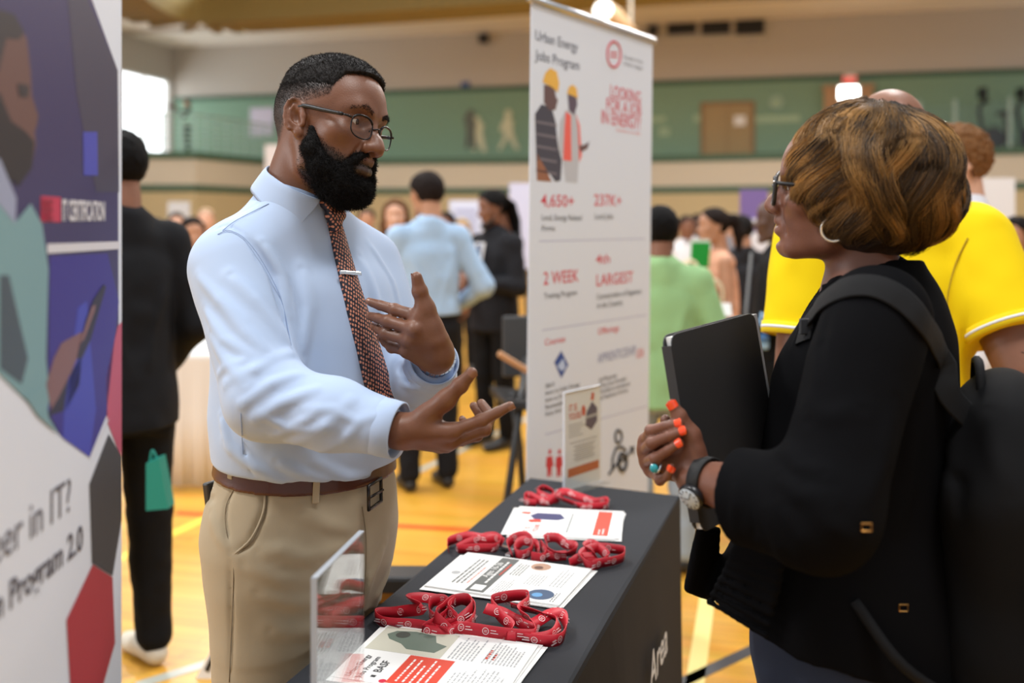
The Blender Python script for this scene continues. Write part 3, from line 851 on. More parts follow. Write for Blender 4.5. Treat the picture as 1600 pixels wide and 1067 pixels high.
def surf(f, x, y, D0=1.0, D1=3.0, lift=0.0):
    "where the sight line of pixel (x, y) meets the shape f"
    t = np.linspace(D0, D1, 1200); pts = np.stack([(x - CX) / F_PX * t, t, EYE + (HY - y) / F_PX * t], 1).astype(np.float32)
    d = f(pts); i = np.argmax(d < lift)
    if d[i] >= lift: i = int(np.argmin(d))
    return pts[i].astype(float)
def folds_px(f, lst):
    return [([surf(f, x, y) for x, y in pts], w, h) for pts, w, h in lst]

def build_man():
    B0 = np.array([-0.387, 1.872, 0.0]); Fd = nrm([0.78, -0.62, 0]); L = nrm([0.62, 0.78, 0])
    HS = 1.06; HR = hrot(28, 4, 12); HC = P(513, 206, 1.82)
    man = empty('person', (B0[0], B0[1], 0), 'bearded man in glasses, pale blue shirt, patterned tie and khaki trousers, gesturing with both hands', 'person')
    SKN = skin_mat('skin_man', srgb(118, 76, 54), srgb(120, 74, 66), 0.4, stub=srgb(44, 36, 33), palm=srgb(176, 118, 88))
    hl = lambda x, y, z: HC + HS * (np.array([x, y, z]) @ HR)
    # arms: joints
    RS, RE, RW = np.array([-0.490, 1.74, 1.405]), P(415, 622, 1.625), P(628, 674, 1.56)
    LS, LE, LW = np.array([-0.288, 2.005, 1.405]), P(643, 622, 1.95), P(684, 556, 1.72)
    rmcp = [P(706, 674, 1.525), P(704, 689, 1.545), P(697, 694, 1.565), P(688, 696, 1.585)]
    rf = [[P(752, 657, 1.520), P(778, 644, 1.520), P(797, 634, 1.520)], [P(757, 671, 1.552), P(767, 650, 1.575), P(752, 630, 1.587)],
          [P(745, 680, 1.58), P(754, 654, 1.60), P(740, 634, 1.607)], [P(722, 688, 1.60), P(732, 668, 1.613), P(722, 655, 1.617)]]
    rth = [P(648, 664, 1.545), P(696, 625, 1.527), P(719, 602, 1.52), P(737, 583, 1.515)]
    lmcp = [P(655, 495, 1.70), P(648, 515, 1.69), P(641, 532, 1.695), P(637, 548, 1.71)]
    lf = [[P(617, 484, 1.72), P(594, 477, 1.735), P(579, 472, 1.745)], [P(606, 502, 1.715), P(590, 497, 1.735), P(580, 494, 1.75)],
          [P(602, 521, 1.72), P(592, 515, 1.74), P(585, 511, 1.755)], [P(612, 543, 1.735), P(602, 535, 1.75), P(596, 529, 1.76)]]
    lth = [P(682, 530, 1.705), P(665, 482, 1.70), P(656, 455, 1.695), P(651, 433, 1.69)]
    rhand = hand_shape(RW, rmcp, rf, rth, 1.1)
    lhand = hand_shape(LW, lmcp, lf, lth, 1.16, back=[0, -1, 0.1])
    # ---- body: one continuous skin surface
    head = XF(head_shape(False, brow=1.15, cz=0.012), HR, HC, HS)
    nb = hl(0, -0.05, -0.17)
    core = U(0.05, loft(B0, L, Fd, [0.84, 1.0, 1.2, 1.38, 1.46], [.15, .15, .16, .15, .06], [.11, .11, .11, .095, .06], [0] * 5, [0, 0.01, 0.01, 0, -0.02]),
             cap(nb - GZ * 0.02, RS, 0.045, 0.05), cap(nb - GZ * 0.02, LS, 0.045, 0.05))
    arms = U(0.02, cap(RS, RE, 0.05, 0.042), cap(RE, RW, 0.042, 0.0275), cap(LS, LE, 0.05, 0.042), cap(LE, LW, 0.042, 0.0275))
    body = U(0.012, U(0.03, head, core), arms)
    allb = lambda p: smin(smin(body(p), rhand(p), 0.012), lhand(p), 0.012)
    def loc(p): return ((p - HC.astype(np.float32)) @ HR.T.astype(np.float32)) / HS
    def stub(p):
        q = loc(p); y, z = q[:, 1], q[:, 2]; ax = np.abs(q[:, 0])
        hairline = np.interp(y, [-0.11, -0.06, -0.03, 0.02, 0.047, 0.052, 0.078, 0.085], [-0.055, -0.045, 0.020, 0.030, 0.040, 0.086, 0.099, 0.12])
        scalp = np.clip((z - hairline) / 0.03, 0, 1) * (q[:, 2] > -0.08)
        front = np.interp(ax, [0, 0.02, 0.045, 0.07], [0.0, 0.0, 0.0, 0.0])
        beard = np.clip(((0.052 - 0.010) - ax + 0.03) / 0.01, 0, 1) * np.clip((-0.045 - z + np.clip(0.075 - y, 0, 1) * 0.55) / 0.012, 0, 1) * np.clip((y + 0.0) / 0.01, 0, 1) * np.clip((z + 0.115) / 0.01, 0, 1)
        return np.maximum(scalp * 0.92, 0.85 * np.clip(beard, 0, 1)) * (np.linalg.norm(q, axis=1) < 0.2)
    lipf = lambda p: lip_mask(loc(p)) * (np.linalg.norm(loc(p), axis=1) < 0.2)
    bo = sdf_obj('body', allb, (-0.66, 1.44, 0.83), (0.06, 2.13, 1.82), 0.0026, SKN, man, {'lip': lipf, 'stubble': stub, 'palm': lambda p: np.zeros(len(p))})
    look = P(1235, 290, 1.55)
    eyes(man, HR, HC, HS, look, 'iris_man')
    NAIL = mat('nail_man', srgb(140, 98, 80), 0.25)
    nail('fingernail', rth[3], rth[2], np.array([0.5, -0.9, 0.25]), NAIL, man, 0.0082, 0.012)
    nail('fingernail', rf[0][2], rf[0][1], np.array([0.1, -0.7, -0.7]), NAIL, man, 0.0064)
    for q in lf: nail('fingernail', q[2], q[1], np.array([0.0, -1, 0.25]), NAIL, man, 0.0064)
    nail('fingernail', lth[3], lth[2], np.array([-1, -0.1, 0.2]), NAIL, man, 0.0080, 0.012)
    # ---- hair: short fade, and the full beard
    HAIR = mat('hair_black_short', srgb(26, 22, 21), 0.75, spec=0.3)
    def topmask(p):
        q = loc(p); hl_ = np.interp(q[:, 1], [-0.11, -0.06, -0.03, 0.02, 0.045, 0.052, 0.078, 0.085], [-0.055, -0.045, 0.022, 0.032, 0.042, 0.086, 0.099, 0.12])
        return ((q[:, 2] > hl_ + 0.002) & (np.linalg.norm(q, axis=1) < 0.2)).astype(float)
    skull_only = XF(U(0.03, ell((0, -0.010, 0.036), (0.077, 0.099, 0.090)), ell((0, 0.024, 0.046), (0.066, 0.067, 0.062))), HR, HC, HS)
    mid = lambda p: -((p - HC.astype(np.float32)) @ HR.T.astype(np.float32)) / HS
    def hairshell(p):
        q = loc(p); z, y = q[:, 2], q[:, 1]
        thick = np.interp(z, [0.045, 0.075, 0.10, 0.13], [-0.004, 0.0025, 0.0085, 0.010])
        hlz = np.interp(y, [-0.12, 0.0, 0.045, 0.056, 0.086, 0.09], [0.045, 0.045, 0.052, 0.088, 0.102, 0.13])
        d = skull_only(p) - thick * HS
        return np.maximum(d, (hlz - z) * 0.7) + 0.0012 * vnoise(p, 260, 4)
    hair = sdf_obj('hair', hairshell, HC - 0.16, HC + 0.17, 0.003, HAIR, man)
    def fade(p):
        z = loc(p)[:, 2]; return np.interp(z, [-0.04, 0.03, 0.075, 0.11], [0.0012, 0.0022, 0.0045, 0.006])
    fuzz('hair_stubble', bo, 52000, fade, HAIR, hair, topmask, None, 0.5, 0.0003, 4, 5)
    fuzz('hair_top', hair, 16000, 0.005, HAIR, hair, None, None, 0.6, 0.0005, 4, 6)
    def beardf(p):
        q = np.asarray((p - HC.astype(np.float32)) @ HR.T.astype(np.float32)) / HS
        return bshape(q) * HS + 0.0025 * vnoise(p, 120, 2) + 0.0015 * vnoise(p, 330, 5)
    SHB = lambda f: (lambda p: f(p - np.array([0, 0, 0.006], np.float32)))
    bs = U(0.016, both(chain([(0.063, 0.020, -0.014), (0.060, 0.025, -0.046), (0.049, 0.042, -0.074), (0.024, 0.066, -0.092)], [0.008, 0.017, 0.021, 0.020], 0.01)),
           ell((0, 0.064, -0.098), (0.036, 0.030, 0.029)), ell((0, 0.050, -0.098), (0.047, 0.040, 0.025)),
           SHB(both(chain([(0.0, 0.0955, -0.0475), (0.012, 0.0935, -0.0475), (0.025, 0.0845, -0.0560), (0.034, 0.074, -0.078), (0.034, 0.070, -0.10)], [0.0050, 0.0062, 0.0078, 0.010, 0.015], 0.004))),
           ell((0, 0.088, -0.0905), (0.012, 0.009, 0.008)))
    bshape = SUB(0.005, bs, ell((0, 0.102, -0.0595), (0.0245, 0.018, 0.0165)), ell((0, 0.118, -0.03), (0.02, 0.02, 0.0145)))
    BEARD = mat('beard_black', srgb(17, 15, 15), 0.8, spec=0.2)
    be = sdf_obj('beard', beardf, HC - 0.2, HC + 0.17, 0.003, BEARD, man)
    fuzz('beard_hair', be, 20000, lambda p: np.interp(loc(p)[:, 2], [-0.13, -0.07, -0.02], [0.011, 0.008, 0.004]), BEARD, be, None,
         lambda p, n: np.array([0, 0, -0.5]) + 0 * n, 0.55, 0.00045, 5, 8)
    fuzz('cheek_stubble', bo, 9000, 0.004, BEARD, be, lambda p: np.clip(stub(p.astype(np.float32)), 0, 1) * (loc(p)[:, 2] < 0.03) * (loc(p)[:, 1] > 0) * (lip_mask(loc(p)) < 0.1), None, 0.6, 0.0004, 4, 9)
    def brow_mask(p):
        q = loc(p); ax = np.abs(q[:, 0])
        zc = np.interp(ax, [0.010, 0.030, 0.050], [0.030, 0.037, 0.031])
        return ((np.abs(q[:, 2] - zc) < np.interp(ax, [0.01, 0.03, 0.05], [0.0045, 0.004, 0.0018])) & (ax > 0.011) & (ax < 0.051) & (q[:, 1] > 0.05)).astype(float) + 1e-9
    for sg in (1, -1): fuzz('eyebrow', bo, 260, 0.005, BEARD, hair, lambda p: brow_mask(p) * (sg * loc(p)[:, 0] > 0), lambda p, n: 1.2 * np.sign(loc(p)[:, :1]) * HR[0] - 0.2 * HR[2], 0.25, 0.0003, 4, 12)
    # ---- glasses
    gl = empty('glasses', hl(0, 0.1, 0.01)); gl.parent = man; gl.location = Vector(hl(0, 0.1, 0.01)) - man.location
    GF = mat('glasses_gunmetal', srgb(34, 31, 32), 0.3, metal=0.5); GB = mat('glasses_black', srgb(18, 17, 19), 0.4)
    def rim(sx):
        pts = []
        for k in range(28):
            a = 2 * math.pi * k / 28; ca, sa = math.cos(a), math.sin(a)
            rx = 0.0235 * np.sign(ca) * abs(ca) ** 0.8; rz = (0.0185 if sa > 0 else 0.0195) * np.sign(sa) * abs(sa) ** 0.75
            x = sx * (0.0345 + rx * sx * sx); zz = -0.001 + rz; yy = 0.1005 - 0.010 * ((0.0345 + rx) / 0.06) ** 2
            pts.append(hl(x, yy, zz + 0.002))
        return pts
    for sx in (1, -1):
        r = rim(sx)
        MB().tube(r, 0.0013, 8, closed=True).build('rim', GF, gl, True)
        MB().tube(r[2:13], 0.0021, 8).build('browline', GF, gl, True)
        ce = np.mean(r, axis=0)
        MB().add(r + [ce], [(i, (i + 1) % 28, 28) for i in range(28)]).build('lens', M_GLASS, gl, True)
        hx = sx * 0.0635
        MB().tube([hl(sx * 0.060, 0.0915, 0.010), hl(hx + sx * 0.004, 0.088, 0.011), hl(sx * 0.0705, 0.080, 0.012)], 0.0022, 8).build('hinge', GF, gl, True)
        tp = catmull([hl(sx * 0.0705, 0.080, 0.012), hl(sx * 0.0765, 0.045, 0.016), hl(sx * 0.0795, 0.010, 0.021), hl(sx * 0.0800, -0.006, 0.019), hl(sx * 0.081, -0.022, 0.006)], 5)
        MB().tube(tp, list(np.linspace(0.0034, 0.0042, len(tp) - 8)) + list(np.linspace(0.0036, 0.002, 8)), 8).build('temple', GB, gl, True)
        MB().tube([hl(sx * 0.0125, 0.0965, 0.001), hl(sx * 0.0105, 0.092, -0.004)], 0.0012, 6).build('nose_pad', GF, gl, True)
    MB().tube(catmull([hl(-0.0085, 0.1000, 0.004), hl(0, 0.1045, 0.0065), hl(0.0085, 0.1000, 0.004)], 5), 0.0014, 8).build('bridge', GF, gl, True)
    # ---- shirt
    SH = mat('shirt_pale_blue', srgb(172, 191, 220), 0.62, sheen=0.15, spec=0.25, bump=(900, 0.06))
    bn = nrm(GZ + 0.08 * Fd)                                        # belt plane tilts down to the front
    bc = B0 + GZ * 1.062
    torso = loft(B0, L, Fd, [0.99, 1.04, 1.075, 1.12, 1.20, 1.30, 1.38, 1.44, 1.495, 1.53], [.178, .188, .198, .202, .196, .192, .182, .145, .082, .066],
                 [.142, .150, .158, .160, .152, .140, .128, .108, .082, .066], [0.0] * 10, [.004, .010, .016, .018, .016, .008, .0, -.014, -.014, -.010])
    sleeves = U(0.03, cap(RS, RE, 0.074, 0.066), chain([RE, RE + 0.5 * (RW - RE), RE + 0.80 * (RW - RE)], [0.064, 0.056, 0.046], 0.02),
                cap(LS, LE, 0.062, 0.058), chain([LE, LE + 0.5 * (LW - LE), LE + 0.74 * (LW - LE)], [0.058, 0.052, 0.045], 0.02))
    yoke = U(0.05, cap(nb + [-0.005, 0, 0.0], RS + [0.03, 0.02, 0.0], 0.063, 0.066), cap(nb + [0, 0, 0.0], LS + [-0.03, -0.03, 0.0], 0.063, 0.058))
    yoke = U(0.03, yoke, cap(nb + 0.25 * (RS - nb) + GZ * 0.014, nb + 0.72 * (RS - nb) + GZ * 0.016, 0.056, 0.060), cap(nb + 0.3 * (LS - nb) + GZ * 0.010, nb + 0.7 * (LS - nb) + GZ * 0.010, 0.056, 0.056))
    yoke = U(0.02, yoke, cap(nb, hl(0, -0.044, -0.125), 0.066, 0.0635)); shT = U(0.04, torso, yoke)
    sh0 = U(0.04, shT, sleeves)
    sh1 = INT(0.006, sh0, half(bc - bn * 0.008, -bn))
    fl_ = [(a_, b_ * 0.75, c_ * 2.5) for a_, b_, c_ in folds_px(sh0, [
        ([(340, 588), (352, 575), (380, 565)], 0.007, 0.006), ([(352, 600), (400, 578), (452, 552)], 0.009, 0.010), ([(378, 632), (425, 600), (470, 585)], 0.009, 0.009),
        ([(400, 655), (440, 630), (492, 610)], 0.010, 0.010), ([(430, 680), (480, 655), (500, 640)], 0.008, 0.006), ([(455, 690), (510, 665), (550, 625)], 0.010, 0.009), ([(500, 705), (545, 680), (572, 650)], 0.008, 0.006),
        ([(360, 430), (400, 470), (440, 520), (455, 548)], 0.014, 0.008), ([(345, 470), (385, 520), (420, 555)], 0.012, 0.006), ([(330, 520), (350, 560), (385, 600)], 0.012, 0.005),
        ([(392, 372), (425, 430), (444, 500), (455, 545)], 0.006, -0.010), ([(410, 380), (440, 430), (452, 490)], 0.012, 0.007),
        ([(470, 420), (480, 480), (470, 560)], 0.016, 0.006), ([(560, 400), (590, 480), (610, 540)], 0.014, 0.005),
        ([(575, 380), (610, 440), (622, 480)], 0.010, 0.005), ([(380, 700), (395, 740)], 0.004, -0.004), ([(377, 640), (379, 715)], 0.003, -0.004),
        ([(430, 720), (470, 738), (520, 750)], 0.012, 0.006), ([(350, 690), (400, 730), (450, 755)], 0.012, 0.006), ([(480, 715), (540, 745), (600, 745)], 0.012, 0.007), ([(345, 650), (360, 700)], 0.010, 0.004),
        ([(640, 560), (665, 580), (680, 598)], 0.008, 0.006), ([(630, 600), (655, 605), (690, 610)], 0.008, 0.006), ([(625, 575), (645, 600)], 0.008, -0.005),
        ([(310, 430), (345, 470), (380, 500)], 0.010, 0.005), ([(318, 480), (350, 530), (400, 560)], 0.010, 0.005), ([(430, 410), (450, 460), (462, 520)], 0.008, 0.006), ([(480, 640), (520, 640), (560, 660)], 0.008, 0.005), ([(405, 645), (450, 668), (500, 672)], 0.008, 0.005), ([(540, 690), (560, 660), (590, 650)], 0.007, 0.005),
        ([(318, 372), (345, 346), (378, 330), (420, 306)], 0.003, -0.0035), ([(330, 362), (352, 350), (382, 366), (410, 420)], 0.004, -0.003),
    ])]
    sh = FOLD(sh1, fl_, [(7, 0.0035), (16, 0.0022)])
    so = sdf_obj('shirt', sh, (-0.66, 1.46, 0.90), (0.03, 2.16, 1.64), 0.0034, SH, man, relax=1)
    for (E, W, t0, rr) in ((RE, RW, 0.78, 0.0455), (LE, LW, 0.70, 0.0445)):
        a, b = E + t0 * (W - E), E + (t0 + 0.20) * (W - E); ax = nrm(b - a); ln = np.linalg.norm(b - a)
        MB().lathe(a, ax, [(rr - 0.006, 0), (rr, 0.002), (rr + 0.0005, ln * 0.5), (rr - 0.0005, ln - 0.001), (rr - 0.003, ln), (rr - 0.0035, ln - 0.012), (rr - 0.006, 0.004)], 40).build('cuff', SH, so, True)
    # collar
    ca = nrm(GZ + 0.45 * Fd + 0.05 * L); cc = hl(0, -0.036, -0.100); s1 = nrm(L - ca * (L @ ca)); f1 = np.cross(s1, ca); f1 = f1 if f1 @ Fd > 0 else -f1
    rows = []; n = 73; gap, gapb = 0.14, 0.58
    for i in range(n):
        th = gap + (2 * math.pi - 2 * gap) * i / (n - 1); tb = gapb + (2 * math.pi - 2 * gapb) * i / (n - 1)   # 0 = front; the lower edge is cut away in front
        e = min(th, 2 * math.pi - th); fr = max(0.0, 1 - (e - gap) / 1.4)
        d0, d1 = math.cos(th) * f1 + math.sin(th) * s1, math.cos(tb) * f1 + math.sin(tb) * s1
        q = lambda dv, r, z: cc + dv * r + ca * z
        dr = -0.010 * fr
        pt = q(d1, 0.087 + 0.008 * fr, -0.032 - 0.018 * fr)
        rows.append([q(d0, 0.066, -0.045), q(d0, 0.0655, 0.012 + dr), q(d0, 0.069, 0.0165 + dr), q(d0, 0.0725, 0.0125 + dr), pt, pt - d1 * 0.003, q(d0, 0.0705, 0.004 + dr)])
    v = [p for r in rows for p in r]; k = 7
    f = [(i * k + j, (i + 1) * k + j, (i + 1) * k + j + 1, i * k + j + 1) for i in range(n - 1) for j in range(k - 1)]
    o = mesh_obj('collar', v, f, SH, so, True); sd = o.modifiers.new('s', 'SUBSURF'); sd.levels = sd.render_levels = 1
    # ---- tie
    TIE = tie_mat()
    path = [surf(shT, x, y) for x, y in ((519, 345), (527, 375), (536, 410), (545, 445), (555, 482), (566, 520), (577, 558), (587, 596), (596, 632), (603, 662))]
    wd_ = [0.030, 0.034, 0.038, 0.042, 0.046, 0.050, 0.054, 0.058, 0.061, 0.063]
    rows = []
    for i, (p, w) in enumerate(zip(path, wd_)):
        t = nrm(path[min(i + 1, 9)] - path[max(i - 1, 0)]); side = nrm(np.cross(t, Fd)); out = nrm(np.cross(side, t)); out = out if out @ Fd > 0 else -out
        rows.append([p + side * w * s + out * (0.011 - 0.018 * s * s) for s in (-0.5, -0.25, 0, 0.25, 0.5)] + [p + side * w * s + out * (0.006 - 0.018 * s * s) for s in (0.5, 0, -0.5)])
    mb = MB(); k = 8; v = [p for r in rows for p in r]
    f = [(i * k + j, i * k + (j + 1) % k, (i + 1) * k + (j + 1) % k, (i + 1) * k + j) for i in range(9) for j in range(k)] + [tuple(range(k)), tuple(72 + j for j in range(k - 1, -1, -1))]
    tu = [x for i in range(10) for x in [wd_[i] * s for s in (-.5, -.25, 0, .25, .5, .5, 0, -.5)]]; tv = [i * 0.0385 for i in range(10) for _ in range(8)]
    tie = mesh_obj('necktie', v, f, TIE, man, True, {'tu': tu, 'tv': tv})
    kn = surf(shT, 515, 336) + Fd * 0.010
    ks = lambda l, g, z: kn + L * l + Fd * g + GZ * z
    kf = U(0.008, chain([ks(-0.016, 0.000, 0.022), ks(0.016, 0.000, 0.022)], [0.013, 0.013]), chain([ks(-0.010, 0.006, 0.0), ks(0.010, 0.006, 0.0)], [0.012, 0.012]), cap(ks(0, 0.006, -0.016), ks(0, 0.006, -0.02), 0.0125))
    sdf_obj('knot', kf, kn - 0.06, kn + 0.06, 0.0025, TIE, tie, {'tu': lambda p: p @ L.astype(np.float32), 'tv': lambda p: p[:, 2] + 0.4 * (p @ L.astype(np.float32))})
    c = path[2] + 0.62 * (path[3] - path[2]); t = nrm(path[3] - path[2]); side = nrm(np.cross(t, Fd)); out = nrm(np.cross(side, t)); out = out if out @ Fd > 0 else -out
    MB().obox(c + out * 0.0135 - side * 0.002 * np.sign(side @ L), (side, t, out), (0.025, 0.0035, 0.0018)).build('tie_bar', M_CHROME, tie, bevel=0.001)
    # ---- trousers, belt
    KH = mat('khaki_cotton', srgb(166, 152, 128), 0.8, spec=0.2, sheen=0.1, bump=(700, 0.12))
    hipR, hipL = B0 - L * 0.082 + GZ * 0.90, B0 + L * 0.080 - Fd * 0.030 + GZ * 0.90
    kR, kL = B0 - L * 0.085 + Fd * 0.0 + GZ * 0.50, B0 + L * 0.082 - Fd * 0.065 + GZ * 0.50
    aR, aL = B0 - L * 0.115 - Fd * 0.07 + GZ * 0.10, B0 + L * 0.085 - Fd * 0.15 + GZ * 0.10
    hips = loft(B0, L, Fd, [0.76, 0.84, 0.91, 0.98, 1.04, 1.12], [.148, .178, .189, .185, .171, .165], [.11, .142, .156, .154, .142, .134], [0] * 6, [0, -.004, -.006, -.002, 0.002, 0.004])
    legs = U(0.004, chain([hipR, kR, aR], [0.114, 0.092, 0.075], 0.03), chain([hipL, kL, aL], [0.115, 0.088, 0.072], 0.03))
    tr0 = U(0.05, hips, legs)
    tr1 = INT(0.004, tr0, half(bc, bn))
    tfl = [(a_, max(b_, 0.0055), c_ * 1.5) for a_, b_, c_ in folds_px(tr0, [
        ([(409, 735), (414, 775), (412, 800), (390, 850), (366, 864)], 0.0035, -0.006), ([(371, 748), (356, 785), (352, 815), (362, 862)], 0.0028, -0.004), ([(362, 866), (362, 950), (360, 1066)], 0.0025, -0.003),
        ([(400, 862), (440, 860), (500, 875)], 0.012, 0.006), ([(380, 880), (440, 905), (520, 905)], 0.014, 0.006), ([(400, 925), (460, 940), (540, 930)], 0.014, 0.006), ([(420, 985), (480, 985), (540, 970)], 0.014, 0.005),
        ([(565, 795), (568, 860), (566, 960), (570, 1050)], 0.006, -0.010), ([(600, 850), (580, 900), (572, 930)], 0.010, 0.006), ([(612, 880), (590, 930), (575, 965)], 0.010, 0.006),
        ([(330, 800), (345, 840), (362, 862)], 0.010, 0.005), ([(470, 800), (510, 820), (560, 830)], 0.012, 0.005), ([(420, 880), (480, 870), (550, 850)], 0.010, 0.004), ([(318, 778), (336, 780)], 0.003, -0.005),
    ])]
    tr = FOLD(tr1, tfl, [(9, 0.004), (22, 0.0015)])
    to = sdf_obj('trousers', tr, (-0.68, 1.55, 0.02), (-0.06, 2.24, 1.12), 0.0038, KH, man, relax=1)
    BELT = mat('belt_brown_leather', srgb(76, 33, 20), 0.4, coat=0.15, bump=(300, 0.1))
    bf = SUB(0.001, INT(0.002, OFF(tr0, 0.0075), half(bc + bn * 0.004, bn), half(bc - bn * 0.036, -bn)), OFF(tr0, -0.004))
    blt = sdf_obj('belt', bf, (-0.68, 1.6, 0.85), (-0.06, 2.2, 1.15), 0.003, BELT, man, relax=2)
    for x, y in ((361, 729), (494, 767)):
        p = surf(OFF(tr0, 0.009), x, y); nn = nrm((p - B0) * [1, 1, 0]); t = np.cross(bn, nn)
        MB().obox(p + nn * 0.001, (t, bn, nn), (0.006, 0.022, 0.002)).build('belt_loop', KH, to, bevel=0.002)
    p = surf(OFF(tr0, 0.008), 581, 771); nn = nrm(Fd * 0.9 + L * 0.35); t = nrm(np.cross(bn, nn)); u2 = np.cross(nn, t)
    MB().tube([p + nn * 0.006 + t * a * 0.026 + u2 * b * 0.021 for a, b in ((-1, -1), (-1, 1), (1, 1), (1, -1))], 0.0035, 8, closed=True).tube([p + nn * 0.007 - u2 * 0.0 - t * 0.024, p + nn * 0.010 + t * 0.026], 0.0025, 8).build('buckle', mat('buckle_gunmetal', srgb(62, 58, 56), 0.25, metal=0.9), blt, True)
    SEAM = mat('seam_khaki', srgb(124, 110, 88), 0.9)
    trf = OFF(tr0, 0.0005)
    def seam(name, pts, f, r, m, par):
        q = [surf(f, x, y) for x, y in catmull([np.array(p_, float) for p_ in pts], 5)]
        MB().tube(q, r, 6).build(name, m, par, True)
    seam('pocket_welt', [(409, 745), (414, 775), (410, 805), (392, 842), (364, 868)], trf, 0.0022, KH, to)
    seam('pocket_seam', [(412, 752), (416, 778), (412, 806), (394, 845), (366, 870)], trf, 0.0007, SEAM, to)
    seam('side_seam', [(374, 752), (358, 778), (352, 800), (354, 832), (364, 868), (364, 930), (361, 1000), (358, 1066)], trf, 0.0007, SEAM, to)
    seam('fly_seam', [(566, 792), (572, 840), (571, 900), (566, 960)], trf, 0.0009, SEAM, to)
    SS = mat('seam_blue', srgb(140, 160, 196), 0.8); shf = OFF(sh0, 0.0006)
    seam('shoulder_seam', [(348, 360), (366, 346), (392, 332), (420, 318)], shf, 0.0007, SS, so)
    seam('armhole_seam', [(340, 366), (358, 360), (384, 374), (412, 412), (440, 470), (455, 540)], shf, 0.0007, SS, so)
    seam('side_seam', [(376, 642), (378, 680), (380, 716)], shf, 0.0007, SS, so)
    # shoes
    for a in (aR, aL):
        s0 = np.array([a[0], a[1], 0.0])
        sf = U(0.03, cap(s0 - Fd * 0.05 + GZ * 0.045, s0 + Fd * 0.06 + GZ * 0.05, 0.042, 0.048), ell(s0 + Fd * 0.12 + GZ * 0.035, (0.05, 0.085, 0.034), np.stack([L, Fd, GZ])))
        sdf_obj('shoe', INT(0.004, sf, half(s0, -GZ)), s0 - [0.3, 0.3, 0.05], s0 + [0.3, 0.3, 0.15], 0.006, mat('shoe_brown', srgb(70, 40, 26), 0.35), man)
    # watch on the far wrist
    w = empty('wristwatch', LW); w.parent = man; w.location = Vector(LW) - man.location
    ax = nrm(LW - LE); c = LW - ax * 0.012
    up = nrm(np.array([0.25, -0.9, 0.2]) - ax * (np.array([0.25, -0.9, 0.2]) @ ax)); sd2 = np.cross(ax, up)
    ring = [c + 0.0315 * (math.cos(a) * up + math.sin(a) * sd2) for a in np.linspace(0, 2 * math.pi, 25)[:-1]]
    mb = MB()
    for i, q in enumerate(ring):
        o_ = nrm(q - c); tt = np.cross(ax, o_)
        for s in (-0.006, 0, 0.006): mb.obox(q + ax * s, (ax, tt, o_), (0.0027, 0.0036, 0.0016))
    mb.build('watch_band', M_CHROME, w)
    cw = c + sd2 * 0.030
    return man
def tie_mat():
    m = bpy.data.materials.new('tie_paisley'); m.use_nodes = True; nt = m.node_tree; b = nt.nodes['Principled BSDF']
    cb = nt.nodes.new('ShaderNodeCombineXYZ')
    for k, at in enumerate(('tu', 'tv')):
        n = nt.nodes.new('ShaderNodeAttribute'); n.attribute_name = at
        nt.links.new(n.outputs['Fac'], cb.inputs[k])
    mp = nt.nodes.new('ShaderNodeMapping'); mp.inputs['Rotation'].default_value[2] = 0.5; mp.inputs['Scale'].default_value = (1.35, 1.0, 1)
    nt.links.new(cb.outputs['Vector'], mp.inputs['Vector'])
    vo = nt.nodes.new('ShaderNodeTexVoronoi'); vo.voronoi_dimensions = '2D'; vo.inputs['Scale'].default_value = 150; vo.inputs['Randomness'].default_value = 0.3
    nt.links.new(mp.outputs['Vector'], vo.inputs['Vector'])
    r = nt.nodes.new('ShaderNodeValToRGB'); r.color_ramp.interpolation = 'LINEAR'
    e = r.color_ramp.elements; e[0].position = 0.0; e[0].color = srgb(130, 62, 48); e[1].position = 0.10; e[1].color = srgb(214, 150, 122)
    for p, c in ((0.27, srgb(204, 128, 100)), (0.36, srgb(30, 28, 40)), (1.0, srgb(26, 25, 36))):
        q = e.new(p); q.color = c
    nt.links.new(vo.outputs['Distance'], r.inputs['Fac']); nt.links.new(r.outputs['Color'], b.inputs['Base Color'])
    b.inputs['Roughness'].default_value = 0.5
    return m
MAN = build_man()
